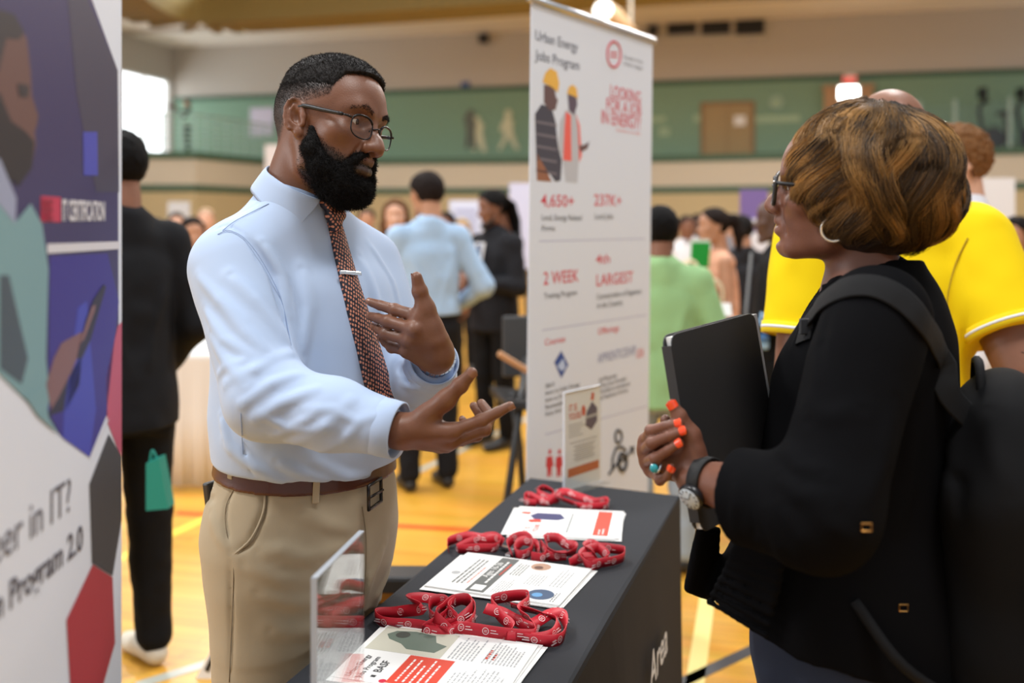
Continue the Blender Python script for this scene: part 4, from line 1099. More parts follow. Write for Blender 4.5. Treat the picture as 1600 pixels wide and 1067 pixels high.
# ---------------------------------------------------------------- the woman in the black blazer, her folder and backpack
def build_woman():
    B0 = np.array([0.575, 1.57, 0.0]); Fd = nrm([-0.94, 0.34, 0]); L = nrm([-0.34, -0.94, 0])
    HS = 0.95; HR = hrot(199.3, -5.0, 8.0); HC = P(1313, 305, 1.55)
    hl = lambda x, y, z: HC + HS * (np.array([x, y, z]) @ HR)
    wo = empty('person', (B0[0], B0[1], 0), 'woman with highlighted brown bob in a black blazer, hands clasped, seen from her side', 'person')
    SKN = skin_mat('skin_woman', srgb(122, 78, 60), srgb(140, 84, 82), 0.42, palm=srgb(170, 110, 88))
    ax3 = np.stack([L, Fd, GZ])
    LS, LE, LW = B0 + L * 0.175 + GZ * 1.355, P(1285, 800, 1.285), P(1086, 748, 1.44)
    RS, RE, RW = B0 - L * 0.175 + GZ * 1.355, np.array([0.545, 1.80, 1.085]), P(1058, 724, 1.575)
    # her left hand, thumb up against the folder; her right hand folded over it
    lm = [P(1056, 680, 1.468), P(1047, 694, 1.478), P(1044, 709, 1.485), P(1046, 724, 1.485)]
    lf = [[P(1032, 682, 1.495), P(1034, 690, 1.52), P(1044, 694, 1.53)], [P(1026, 700, 1.505), P(1030, 705, 1.53), P(1040, 706, 1.54)],
          [P(1026, 716, 1.505), P(1030, 719, 1.53), P(1040, 718, 1.54)], [P(1032, 732, 1.50), P(1036, 733, 1.52), P(1044, 730, 1.53)]]
    lt = [P(1088, 716, 1.437), P(1080, 680, 1.438), P(1061, 650, 1.437), P(1050, 632, 1.437)]
    rm = [P(1010, 688, 1.515), P(1008, 704, 1.515), P(1011, 721, 1.515), P(1018, 735, 1.515)]
    rf = [[P(1017, 673, 1.468), P(1042, 665, 1.440), P(1061, 661, 1.428)], [P(1019, 692, 1.458), P(1046, 681, 1.432), P(1068, 673, 1.420)],
          [P(1024, 716, 1.452), P(1045, 703, 1.430), P(1062, 692, 1.420)], [P(1031, 750, 1.462), P(1043, 744, 1.440), P(1050, 730, 1.430)]]
    rt = [P(1052, 700, 1.555), P(1046, 682, 1.545), P(1041, 668, 1.525), P(1040, 656, 1.505)]
    lh = hand_shape(LW, lm, lf, lt, 0.98); rh = hand_shape(RW, rm, rf, rt, 0.98)
    head = XF(head_shape(True, cz=0.012), HR, HC, HS); nb = hl(0, -0.05, -0.17)
    core = U(0.05, loft(B0, L, Fd, [0.84, 1.0, 1.2, 1.34, 1.42], [.14, .14, .14, .13, .05], [.11, .11, .10, .085, .05], [0] * 5, [0.01, 0.01, 0.01, 0, -0.01]),
             cap(nb, RS, 0.045, 0.04), cap(nb, LS, 0.045, 0.04))
    arms = U(0.02, cap(RS, RE, 0.042, 0.038), cap(RE, RW, 0.038, 0.024), cap(LS, LE, 0.042, 0.040), chain([LE, 0.5 * LE + 0.5 * LW, LW], [0.043, 0.041, 0.0265], 0.01))
    body = U(0.012, U(0.03, head, core), arms)
    allb = lambda p: smin(smin(body(p), lh(p), 0.008), rh(p), 0.003)
    loc = lambda p: ((p - HC.astype(np.float32)) @ HR.T.astype(np.float32)) / HS
    lipf = lambda p: lip_mask(loc(p)) * (np.linalg.norm(loc(p), axis=1) < 0.2)
    bo = sdf_obj('body', allb, (0.17, 1.22, 0.83), (0.78, 1.98, 1.68), 0.0026, SKN, wo, {'lip': lipf, 'palm': lambda p: np.zeros(len(p))})
    eyes(wo, HR, HC, HS, P(571, 187, 1.82), 'iris_woman')
    NAIL = mat('nail_orange', srgb(255, 84, 44), 0.12, coat=0.6)
    for q, out in ((lt, [-0.25, -0.95, 0.2]), ) : tag(nail('fingernail', q[3], q[2], np.array(out), NAIL, wo, 0.0086, 0.0125), 'orange painted fingernail')
    for q in rf: tag(nail('fingernail', q[2], q[1], np.array([-0.15, -0.9, 0.35]), NAIL, wo, 0.0066, 0.0115), 'orange painted fingernail')
    # ring, watch, earring
    c = 0.55 * rm[2] + 0.45 * rf[2][0]; a = nrm(rf[2][0] - rm[2]); s1 = nrm(np.cross(a, GZ)); s2 = np.cross(a, s1)
    c = rf[2][0] + np.array([0.001, 0, -0.012])
    rg = MB().tube([c + 0.0095 * (math.cos(t) * np.array([0.3, 0.2, 0.9]) + math.sin(t) * np.array([0.55, -0.8, 0])) for t in np.linspace(0, 2 * math.pi, 20)[:-1]], 0.0016, 6, closed=True).build('ring', M_CHROME, wo, True)
    MB().lathe(c + np.array([-0.004, -0.010, 0.0]), (-0.3, -0.95, 0.1), [(0.006, 0), (0.0065, 0.002), (0.005, 0.004), (0.001, 0.005)], 16).build('ring_stone', mat('turquoise', srgb(40, 150, 160), 0.15), rg, True)
    ax = nrm(LW - LE); c = LW - ax * 0.020; w = empty('wristwatch', c); w.parent = wo; w.location = Vector(c) - wo.location
    dn = np.array([-0.9, -0.32, -0.42]); up = nrm(dn - ax * (dn @ ax)); sd = np.cross(ax, up)
    ring = [(math.cos(t) * up * 0.0325 + math.sin(t) * sd * 0.0335) for t in np.linspace(0.0, 2 * math.pi, 41)[:-1]]
    mb = MB(); v = []; 
    for q in ring:
        o_ = nrm(q); v += [c + q - ax * 0.010, c + q + ax * 0.010, c + q + o_ * 0.003 + ax * 0.009, c + q + o_ * 0.003 - ax * 0.009]
    mb.add(v, [(i * 4 + j, ((i + 1) % 40) * 4 + j, ((i + 1) % 40) * 4 + (j + 1) % 4, i * 4 + (j + 1) % 4) for i in range(40) for j in range(4)])
    mb.build('watch_strap', mat('watch_strap_black', srgb(22, 22, 23), 0.6, bump=(900, 0.5)), w, True)
    cf = c + up * 0.0325
    MB().lathe(cf, up, [(0.0185, -0.002), (0.0200, 0.002), (0.0200, 0.007), (0.0172, 0.0095)], 32).build('watch_case', mat('watch_case_black', srgb(30, 30, 32), 0.25), w, True)
    dl = MB().lathe(cf, up, [(0.0172, 0.0090), (0.0165, 0.0102), (0.0005, 0.0104)], 32).build('watch_dial', mat('dial_white', srgb(205, 216, 224), 0.3), w, True)
    mb = MB()
    for k in range(12):
        t = 2 * math.pi * k / 12; d_ = math.cos(t) * ax + math.sin(t) * sd; mb.obox(cf + up * 0.0108 + d_ * 0.0135, (d_, np.cross(up, d_), up), (0.002, 0.0006, 0.0003))
    mb.tube([cf + up * 0.0110, cf + up * 0.0110 + ax * 0.009], 0.0006, 5).tube([cf + up * 0.0110, cf + up * 0.0110 + (sd * 0.8 - ax * 0.4) * 0.012], 0.0005, 5).build('watch_marks', M_BLACK, dl)
    ec = hl(-0.079, 0.004, -0.045); er = 0.0172
    MB().tube([ec + er * (math.cos(t) * HR[1] + math.sin(t) * HR[2] * 1.05) - HR[0] * 0.004 for t in np.linspace(0.48 * math.pi, -0.70 * math.pi, 22)], [0.0022] * 22, 8).build('hoop_earring', mat('earring_silver', srgb(235, 228, 218), 0.2, metal=0.7), wo, True)
    # glasses
    gl = empty('glasses', hl(0, 0.1, 0.01)); gl.parent = wo; gl.location = Vector(hl(0, 0.1, 0.01)) - wo.location
    GB = mat('glasses_black', srgb(22, 21, 23), 0.25)
    for sx in (1, -1):
        r = []
        for k in range(32):
            a = 2 * math.pi * k / 32; ca, sa = math.cos(a), math.sin(a)
            rx = 0.0265 * np.sign(ca) * abs(ca) ** 0.5; rz = 0.0215 * np.sign(sa) * abs(sa) ** 0.5
            x = sx * 0.0335 + sx * rx * (1 + 0.06 * (sa > 0)); r.append(hl(x, 0.1045 - 2.2 * (abs(x) - 0.01) ** 2, 0.0035 + rz + 0.004 * (rx / 0.0265) * (sa > 0)))
        MB().tube(r, 0.0031, 8, closed=True).build('rim', GB, gl, True)
        MB().add(r + [np.mean(r, axis=0)], [(i, (i + 1) % 32, 32) for i in range(32)]).build('lens', M_GLASS, gl, True)
        tp = catmull([hl(sx * 0.0635, 0.0960, 0.020), hl(sx * 0.070, 0.086, 0.020), hl(sx * 0.0765, 0.045, 0.020), hl(sx * 0.0795, 0.005, 0.020), hl(sx * 0.081, -0.020, 0.004)], 5)
        MB().tube(tp, 0.0030, 8).build('temple', GB, gl, True)
        MB().lathe(hl(sx * 0.0615, 0.0985, 0.0215), HR[1], [(0.0012, 0), (0.0022, 0.003), (0.0006, 0.0045)], 10).build('rivet', M_CHROME, gl, True)
    MB().tube(catmull([hl(-0.0085, 0.1040, 0.006), hl(0, 0.1075, 0.0085), hl(0.0085, 0.1040, 0.006)], 5), 0.0026, 8).build('bridge', GB, gl, True)
    # ---- hair: a full wavy bob of locks
    HC2 = np.array([0, -0.047, 0.022]); HRAD = np.array([0.116, 0.136, 0.128])
    HM = mat('hair_brown', srgb(38, 29, 23), 0.45, spec=0.4); attr_mix(HM, 'gold', srgb(196, 146, 80))
    def shell(p):
        q = loc(p)
        d = ell(HC2, HRAD * 0.93)(q)
        face = np.minimum(0.050 - q[:, 1] + 0.45 * np.clip(q[:, 2] - 0.035, -0.2, 0.2), 10)
        low = q[:, 2] + 0.085 + 0.30 * np.clip(q[:, 1] + 0.02, -0.2, 0.2) * -1.0
        return np.maximum(np.maximum(d, -face), -low) * HS + 0.003 * vnoise(q, 60, 3)
    hs = sdf_obj('hair', shell, HC - 0.24, HC + 0.24, 0.005, HM, wo, {'gold': lambda p: np.zeros(len(p))})
    rg_ = np.random.default_rng(21); NL, NS, n = 280, 64, 18
    alpha = rg_.uniform(-math.pi, math.pi, NL)            # 0 = towards the face, +-pi/2 = the sides
    th0 = np.abs(rg_.normal(0, 0.42, NL)) + 0.04; th0 = np.clip(th0, 0.04, 1.2)
    front = np.cos(alpha)
    the = np.interp(front, [-1, -0.3, 0.25, 0.6, 0.85, 1], [2.42, 2.28, 2.12, 1.92, 1.66, 1.56]) + rg_.normal(0, 0.10, NL)
    ph = 2.2 * np.sin(alpha * 1.5 + 0.6) + rg_.normal(0, 0.5, NL); amp = rg_.uniform(0.12, 0.24, NL); fq = 4.6 + 0.8 * np.sin(alpha * 2) + rg_.normal(0, 0.25, NL); gold = np.where(rg_.random(NL) < 0.42, rg_.uniform(0.4, 1.0, NL), rg_.uniform(0.0, 0.2, NL))
    lift = rg_.uniform(-0.07, 0.04, NL); sweep = 0.32 + rg_.normal(0, 0.10, NL)
    t = np.linspace(0, 1, n)[None, None, :]
    X = lambda a: a[:, None, None]
    da = rg_.normal(0, 0.070, (NL, NS, 1)); dth = rg_.normal(0, 0.06, (NL, NS, 1)); dl_ = rg_.normal(0, 0.014, (NL, NS, 1))
    th = X(th0) + (X(the) - X(th0) + dth) * t
    tw = X(amp) * np.sin(X(fq) * th + X(ph)) * (0.3 + t)
    al = X(alpha) + da * (1.1 - 0.4 * t) / np.maximum(np.sin(np.minimum(th, 1.9)), 0.35) + tw - np.sign(X(alpha)) * X(sweep) * t * np.abs(np.sin(X(alpha)))
    rad = 1.0 + X(lift) + dl_ + 0.04 * np.sin(X(fq) * th * 1.3 + X(ph) * 2) - 0.16 * np.clip(t - 0.72, 0, 1) ** 1.2 * 2.2
    x = -np.sin(al) * np.sin(th) * rad; y = np.cos(al) * np.sin(th) * rad; z = np.cos(th) * rad
    pts = np.stack([x, y, z], -1) * HRAD + HC2 + np.array([0, 0.0, 0.0])
    pts = (HC + HS * (pts @ HR)).reshape(NL * NS, n, 3)
    v, q = hair_geo(pts, 0.00042, 0.00018)
    g = np.repeat(np.clip(np.repeat(gold, NS) + rg_.normal(0, 0.12, NL * NS), 0, 1)[:, None] * np.interp(np.linspace(0, 1, n), [0, 0.25, 1], [0.25, 0.8, 1.0])[None], 3, axis=1).reshape(NL * NS, -1)
    g2 = np.clip(np.repeat(gold, NS) + rg_.normal(0, 0.12, NL * NS), 0, 1)[:, None] * np.interp(np.linspace(0, 1, n), [0, 0.2, 0.7, 1], [0.3, 0.85, 1.0, 0.7])[None]
    mesh_obj('hair_locks', v, q, HM, hs, True, {'gold': np.repeat(g2.reshape(-1), 3)})
    # ---- blazer
    BL = mat('blazer_black', srgb(13, 13, 15), 0.9, spec=0.05, bump=(800, 0.1))
    torso = loft(B0, L, Fd, [0.84, 0.90, 0.98, 1.06, 1.16, 1.26, 1.33, 1.38, 1.43], [.225, .215, .195, .178, .175, .178, .165, .120, .066],
                 [.235, .220, .185, .155, .145, .138, .122, .100, .068], [0] * 9, [.050, .046, .036, .028, .024, .018, .006, 0.0, 0.004])
    yoke = U(0.05, cap(nb + [0, 0, -0.03], LS + [0.01, 0.03, -0.004], 0.05, 0.06), cap(nb + [0, 0, -0.03], RS + [0, -0.03, -0.004], 0.05, 0.06))
    cu = LE + 0.62 * (LW - LE)
    sl = U(0.03, cap(LS, LE, 0.073, 0.070), cap(LE, cu + [0, 0, -0.008], 0.070, 0.066), cap(RS, RE, 0.068, 0.060), cap(RE, RE + 0.65 * (RW - RE), 0.060, 0.050))
    hole_ = cap(cu - 0.02 * nrm(LW - LE), cu + 0.2 * nrm(LW - LE), 0.052, 0.055)
    axl = nrm(LW - LE)
    sleeve = INT(0.004, sl, half(cu, axl + np.array([0, 0.0, -0.15])))
    def plate(A_, B_, r_, n_=9):
        A_, B_ = [P(*q) for q in A_], [P(*q) for q in B_]
        return U(0.006, *[cap(A_[0] + (A_[1] - A_[0]) * t_, B_[0] + (B_[1] - B_[0]) * t_, r_) for t_ in np.linspace(0, 1, n_)])
    flap = plate(((1156, 846, 1.46), (1108, 940, 1.47)), ((1225, 850, 1.42), (1196, 992, 1.42)), 0.008)
    flap2 = plate(((1095, 830, 1.56), (1077, 918, 1.57)), ((1120, 830, 1.60), (1114, 932, 1.62)), 0.008)
    b0 = U(0.03, torso, yoke)
    b0 = INT(0.004, b0, half(B0 + GZ * 0.872 + Fd * 0.1, nrm(-GZ + 0.16 * Fd)))
    slit = U(0.004, cap(P(1150, 830, 1.2), P(1150, 830, 1.9), 0.0))
    b1 = b0
    gapf = cap(B0 + Fd * 0.34 + GZ * 0.84 - L * 0.02, B0 + Fd * 0.13 + GZ * 1.06 - L * 0.02, 0.085, 0.01)
    b1 = U(0.014, SUB(0.01, b1, gapf), flap, flap2)
    b2 = U(0.012, b1, sleeve)
    b2 = SUB(0.006, b2, chain([B0 + Fd * 0.16 + GZ * 1.28, B0 + Fd * 0.03 + GZ * 1.46], [0.035, 0.058]))
    fb = folds_px(b2, [
        ([(1225, 700), (1250, 730), (1290, 740)], 0.010, 0.008), ([(1215, 745), (1250, 775), (1300, 780)], 0.010, 0.009), ([(1200, 800), (1220, 850), (1230, 880)], 0.009, 0.008), ([(1225, 790), (1250, 840), (1262, 880)], 0.010, 0.008),
        ([(1255, 760), (1300, 820), (1340, 850)], 0.012, 0.007), ([(1260, 640), (1300, 650), (1350, 640)], 0.014, 0.005), ([(1285, 540), (1275, 600), (1262, 660)], 0.014, 0.005), ([(1175, 760), (1180, 830), (1185, 885)], 0.006, -0.004),
        ([(1400, 620), (1380, 720), (1350, 800)], 0.014, 0.006), ([(1300, 480), (1290, 540), (1280, 600)], 0.010, -0.004), ([(1430, 640), (1420, 760), (1395, 850)], 0.012, 0.006), ([(1230, 900), (1240, 960), (1260, 1040)], 0.016, 0.006), ([(1330, 900), (1340, 980), (1350, 1050)], 0.016, 0.005),
        ([(1318, 430), (1284, 458), (1258, 500), (1240, 545)], 0.006, 0.010), ([(1302, 430), (1272, 458), (1245, 500), (1228, 530)], 0.005, -0.008), ([(1148, 750), (1150, 790), (1150, 835)], 0.007, 0.007)])
    bz = sdf_obj('blazer', FOLD(b2, fb, [(8, 0.004), (18, 0.002)]), (0.17, 1.18, 0.78), (0.86, 1.98, 1.5), 0.0038, BL, wo, relax=1)
    # collar and lapels
    ca = nrm(GZ + 0.40 * Fd); cc = hl(0, -0.044, -0.145); s1 = L; f1 = nrm(np.cross(s1, ca)); f1 = f1 if f1 @ Fd > 0 else -f1
    rows = []; n_ = 49; gap = 0.75
    for i in range(n_):
        a = gap + (2 * math.pi - 2 * gap) * i / (n_ - 1); e = min(a, 2 * math.pi - a); fr = max(0.0, 1 - (e - gap) / 1.0); d_ = math.cos(a) * f1 + math.sin(a) * s1
        Q = lambda r_, z_: cc + d_ * r_ + ca * z_
        rows.append([Q(0.064, -0.03), Q(0.064, 0.016), Q(0.070, 0.022), Q(0.080, 0.008), Q(0.098 + 0.02 * fr, -0.035 - 0.02 * fr), Q(0.095 + 0.02 * fr, -0.040 - 0.02 * fr)])
    v = [p for r in rows for p in r]
    mesh_obj('blazer_collar', v, [(i * 6 + j, (i + 1) * 6 + j, (i + 1) * 6 + j + 1, i * 6 + j + 1) for i in range(n_ - 1) for j in range(5)], BL, bz, True)
    # trousers and shoes
    NV = mat('trousers_navy', srgb(30, 38, 58), 0.8, bump=(600, 0.15))
    kn = lambda s: B0 + L * 0.10 * s + Fd * (0.04 if s > 0 else 0.07) + GZ * 0.46
    an = lambda s: B0 + L * 0.11 * s + Fd * (0.0 if s > 0 else 0.05) + GZ * 0.09
    tr = U(0.03, loft(B0, L, Fd, [0.70, 0.8, 0.9, 1.0], [.185, .19, .18, .15], [.15, .165, .155, .13], [0] * 4, [.03] * 4), *[chain([B0 + L * 0.09 * s + Fd * 0.035 + GZ * 0.80, kn(s), an(s)], [0.110, 0.085, 0.07], 0.03) for s in (1, -1)])
    sdf_obj('trousers', FOLD(tr, [], [(9, 0.005), (20, 0.002)]), (0.2, 1.15, 0.02), (0.95, 2.0, 1.02), 0.008, NV, wo)
    for s in (1, -1):
        a = an(s) * [1, 1, 0]
        sf = U(0.02, cap(a - Fd * 0.04 + GZ * 0.04, a + Fd * 0.05 + GZ * 0.045, 0.036, 0.04), ell(a + Fd * 0.10 + GZ * 0.03, (0.042, 0.085, 0.03), ax3))
        sdf_obj('shoe', INT(0.004, sf, half(a, -GZ)), a - [0.3, 0.3, 0.05], a + [0.3, 0.3, 0.15], 0.007, M_BLACK, wo)
    # ---- folder
    TL, TR, BLc = P(1040, 524, 1.475), P(1172, 489, 1.645), P(1090, 833, 1.462)
    e1 = TR - TL; e2 = BLc - TL; e1 = e1 - e2 * (e1 @ e2) / (e2 @ e2); nn = nrm(np.cross(e1, e2)); nn = nn if nn[1] < 0 else -nn
    fo = empty('folder', TL + 0.5 * e1 + e2, 'black leatherette folder with white pages held upright in front of the blazer', 'folder')
    FM = mat('folder_black', srgb(46, 45, 46), 0.5, bump=(1200, 0.35))
    def panel(off, sh, name):
        c = 0.016; u1, u2 = nrm(e1), nrm(e2); q = []
        w_, h_ = np.linalg.norm(e1), np.linalg.norm(e2)
        for (x, y, a0) in ((c, c, 180), (w_ - c, c, 270), (w_ - c, h_ - c, 0), (c, h_ - c, 90)):
            for k in range(5):
                t_ = math.radians(a0 + k * 22.5); q.append(TL + u1 * (x + c * math.cos(t_)) + u2 * (y + c * math.sin(t_)) + nn * off)
        MB().prism(q, nn * sh).build(name, FM, fo, bevel=0.0008)
    panel(0.006, 0.0025, 'front_cover'); panel(-0.0085, 0.0025, 'back_cover')
    u1, u2 = nrm(e1), nrm(e2); w_, h_ = np.linalg.norm(e1), np.linalg.norm(e2)
    MB().obox(TL + u1 * (w_ / 2 + 0.009) + u2 * (h_ / 2) + nn * 0.0, (u1, u2, nn), (w_ / 2 + 0.002, h_ / 2 - 0.004, 0.0055)).build('paper_block', mat('paper_white', srgb(232, 232, 230), 0.7), fo)
    MB().obox(TL + u1 * -0.001 + u2 * (h_ / 2), (u1, u2, nn), (0.002, h_ / 2 - 0.016, 0.0085)).build('spine', FM, fo)
    # ---- backpack
    bc = B0 - Fd * 0.172 + GZ * 0.99 + L * 0.03
    bp = empty('backpack', bc - GZ * 0.24, 'black backpack with zipped front pocket on the back of the woman in the blazer', 'backpack')
    NY = mat('nylon_black', srgb(13, 13, 15), 0.8, spec=0.15, bump=(1500, 0.25)); NY2 = mat('nylon_black_webbing', srgb(17, 17, 19), 0.75, spec=0.22, bump=(2500, 0.3))
    R3 = np.stack([L, Fd, GZ])
    mb_ = U(0.05, rbox(bc - GZ * 0.04, (0.172, 0.085, 0.20), 0.07, R3), ell(bc + GZ * 0.14, (0.15, 0.085, 0.14), R3))
    sdf_obj('bag_body', FOLD(mb_, folds_px(mb_, [([(1500, 640), (1490, 720), (1480, 800)], 0.014, 0.010), ([(1540, 640), (1560, 720), (1580, 780)], 0.014, 0.008), ([(1470, 700), (1500, 760), (1500, 820)], 0.010, -0.008)]), [(10, 0.006)]), bc - 0.4, bc + 0.4, 0.006, NY, bp, relax=1)
    pc = bc - Fd * 0.10 - GZ * 0.10
    pk = sdf_obj('front_pocket', FOLD(rbox(pc, (0.145, 0.05, 0.13), 0.045, R3), [], [(14, 0.004)]), pc - 0.3, pc + 0.3, 0.006, NY, bp, relax=1)
    zc = [pc - Fd * 0.045 + L * x + GZ * z for x, z in ((0.135, -0.08), (0.135, 0.08), (0.10, 0.125), (0, 0.135), (-0.10, 0.125), (-0.135, 0.08), (-0.135, -0.08))]
    MB().tube(catmull([p - Fd * 0.003 for p in zc], 5), 0.0045, 8).build('pocket_zip', NY2, pk, True)
    side = bc + L * 0.166
    MB().tube(catmull([side + Fd * -0.02 + GZ * z - L * dx for z, dx in ((-0.20, 0.004), (-0.1, 0.0), (0.02, 0.0), (0.12, 0.012), (0.2, 0.05))], 5), 0.004, 8).build('main_zip', NY2, bp, True)
    MB().obox(side + Fd * -0.02 + GZ * 0.0 + L * 0.006, (L, Fd, GZ), (0.003, 0.004, 0.022)).build('zip_puller', M_STEEL, bp, bevel=0.001)
    hn = catmull([bc + GZ * 0.24 + L * 0.05 + Fd * 0.03, bc + GZ * 0.285 + L * 0.03 + Fd * 0.03, bc + GZ * 0.285 - L * 0.03 + Fd * 0.03, bc + GZ * 0.24 - L * 0.05 + Fd * 0.03], 5)
    MB().tube(hn, 0.007, 8).build('grab_handle', NY2, bp, True)
    for px in ([(1489, 612), (1472, 560), (1446, 510), (1410, 470), (1368, 449), (1325, 450), (1288, 470), (1266, 500), (1256, 535)],):
        path = [surf(b2, x, y, lift=0.002) for x, y in px[1:]]; path = [bc + L * 0.06 + Fd * 0.02 + GZ * 0.19, bc + L * 0.09 + Fd * 0.075 + GZ * 0.25] + path
        path = catmull(path, 5); rows = []
        for i, p in enumerate(path):
            tt = nrm(path[min(i + 1, len(path) - 1)] - path[max(i - 1, 0)]); g_ = np.array([p], np.float32); h_2 = 0.004
            no = nrm(np.array([(b2(g_ + np.eye(3, dtype=np.float32)[k] * h_2) - b2(g_ - np.eye(3, dtype=np.float32)[k] * h_2))[0] for k in range(3)]))
            if i < 10: no = nrm(L * 0.8 + GZ * 0.4 - Fd * 0.2)
            sd_ = nrm(np.cross(tt, no)); w2 = 0.019
            rows.append([p + sd_ * w2 * s + no * o_ for s, o_ in ((-1, 0.004), (-0.8, 0.0045), (0, 0.005), (0.8, 0.0045), (1, 0.002), (0.8, -0.002), (-0.8, -0.002))])
        v = [p for r in rows for p in r]; k = 7
        mesh_obj('shoulder_strap', v, [(i * k + j, i * k + (j + 1) % k, (i + 1) * k + (j + 1) % k, (i + 1) * k + j) for i in range(len(rows) - 1) for j in range(k)], NY2, bp, True)
    p = surf(b2, 1262, 512); 
    MB().obox(p + np.array([-0.4, -0.8, 0.2]) * 0.016, np.eye(3), (0.010, 0.004, 0.012)).build('strap_buckle', M_DARKGREY, bp, bevel=0.002)
    lows = catmull([bc + L * 0.16 + Fd * 0.06 - GZ * 0.16, bc + L * 0.20 + Fd * 0.14 - GZ * 0.10, B0 + L * 0.205 + Fd * 0.03 + GZ * 0.96], 6)
    MB().tube(lows, 0.008, 6).build('lower_strap', NY2, bp, True)
    for x, y in ((1352, 822), (1410, 948)):
        p = surf(b2, x, y) + [0, -0.004, 0]; MB().tube([p + np.array([a * 0.006, 0, b * 0.0045]) for a, b in ((-1, -1), (-1, 1), (1, 1), (1, -1))], 0.0014, 6, closed=True).build('strap_ring', mat('brass', srgb(150, 110, 60), 0.3, metal=1.0), bp)
    return wo
WOMAN = build_woman()
# ---------------------------------------------------------------- the other people at the fair
SKINS = {'deep': srgb(84, 56, 44), 'brown': srgb(128, 84, 62), 'tan': srgb(184, 134, 104), 'light': srgb(214, 166, 140)}
def relaxed_hand(wr, d, n, s=1.0, curl=0.35):
    "joints of a loosely curled hand: d = pointing direction, n = where the palm faces"
    d = nrm(d); n = nrm(np.asarray(n, float) - d * (np.asarray(n, float) @ d)); t = np.cross(n, d)
    mcp = [wr + d * (0.088 - 0.004 * abs(i - 1)) * s + t * (0.028 - 0.019 * i) * s for i in range(4)]
    fs = []
    for i, m in enumerate(mcp):
        a = 0.0; p = m; f = []
        for ln in ((0.042, 0.026, 0.020), (0.046, 0.029, 0.021), (0.042, 0.027, 0.020), (0.033, 0.020, 0.017))[i]:
            a += curl; p = p + (d * math.cos(a) + n * math.sin(a)) * ln * s; f.append(p)
        fs.append(f)
    th = [wr + d * 0.02 * s + t * 0.022 * s + n * 0.006, wr + d * 0.052 * s + t * 0.045 * s + n * 0.016, wr + d * 0.078 * s + t * 0.052 * s + n * 0.026, wr + d * 0.10 * s + t * 0.052 * s + n * 0.032]
    return mcp, fs, th

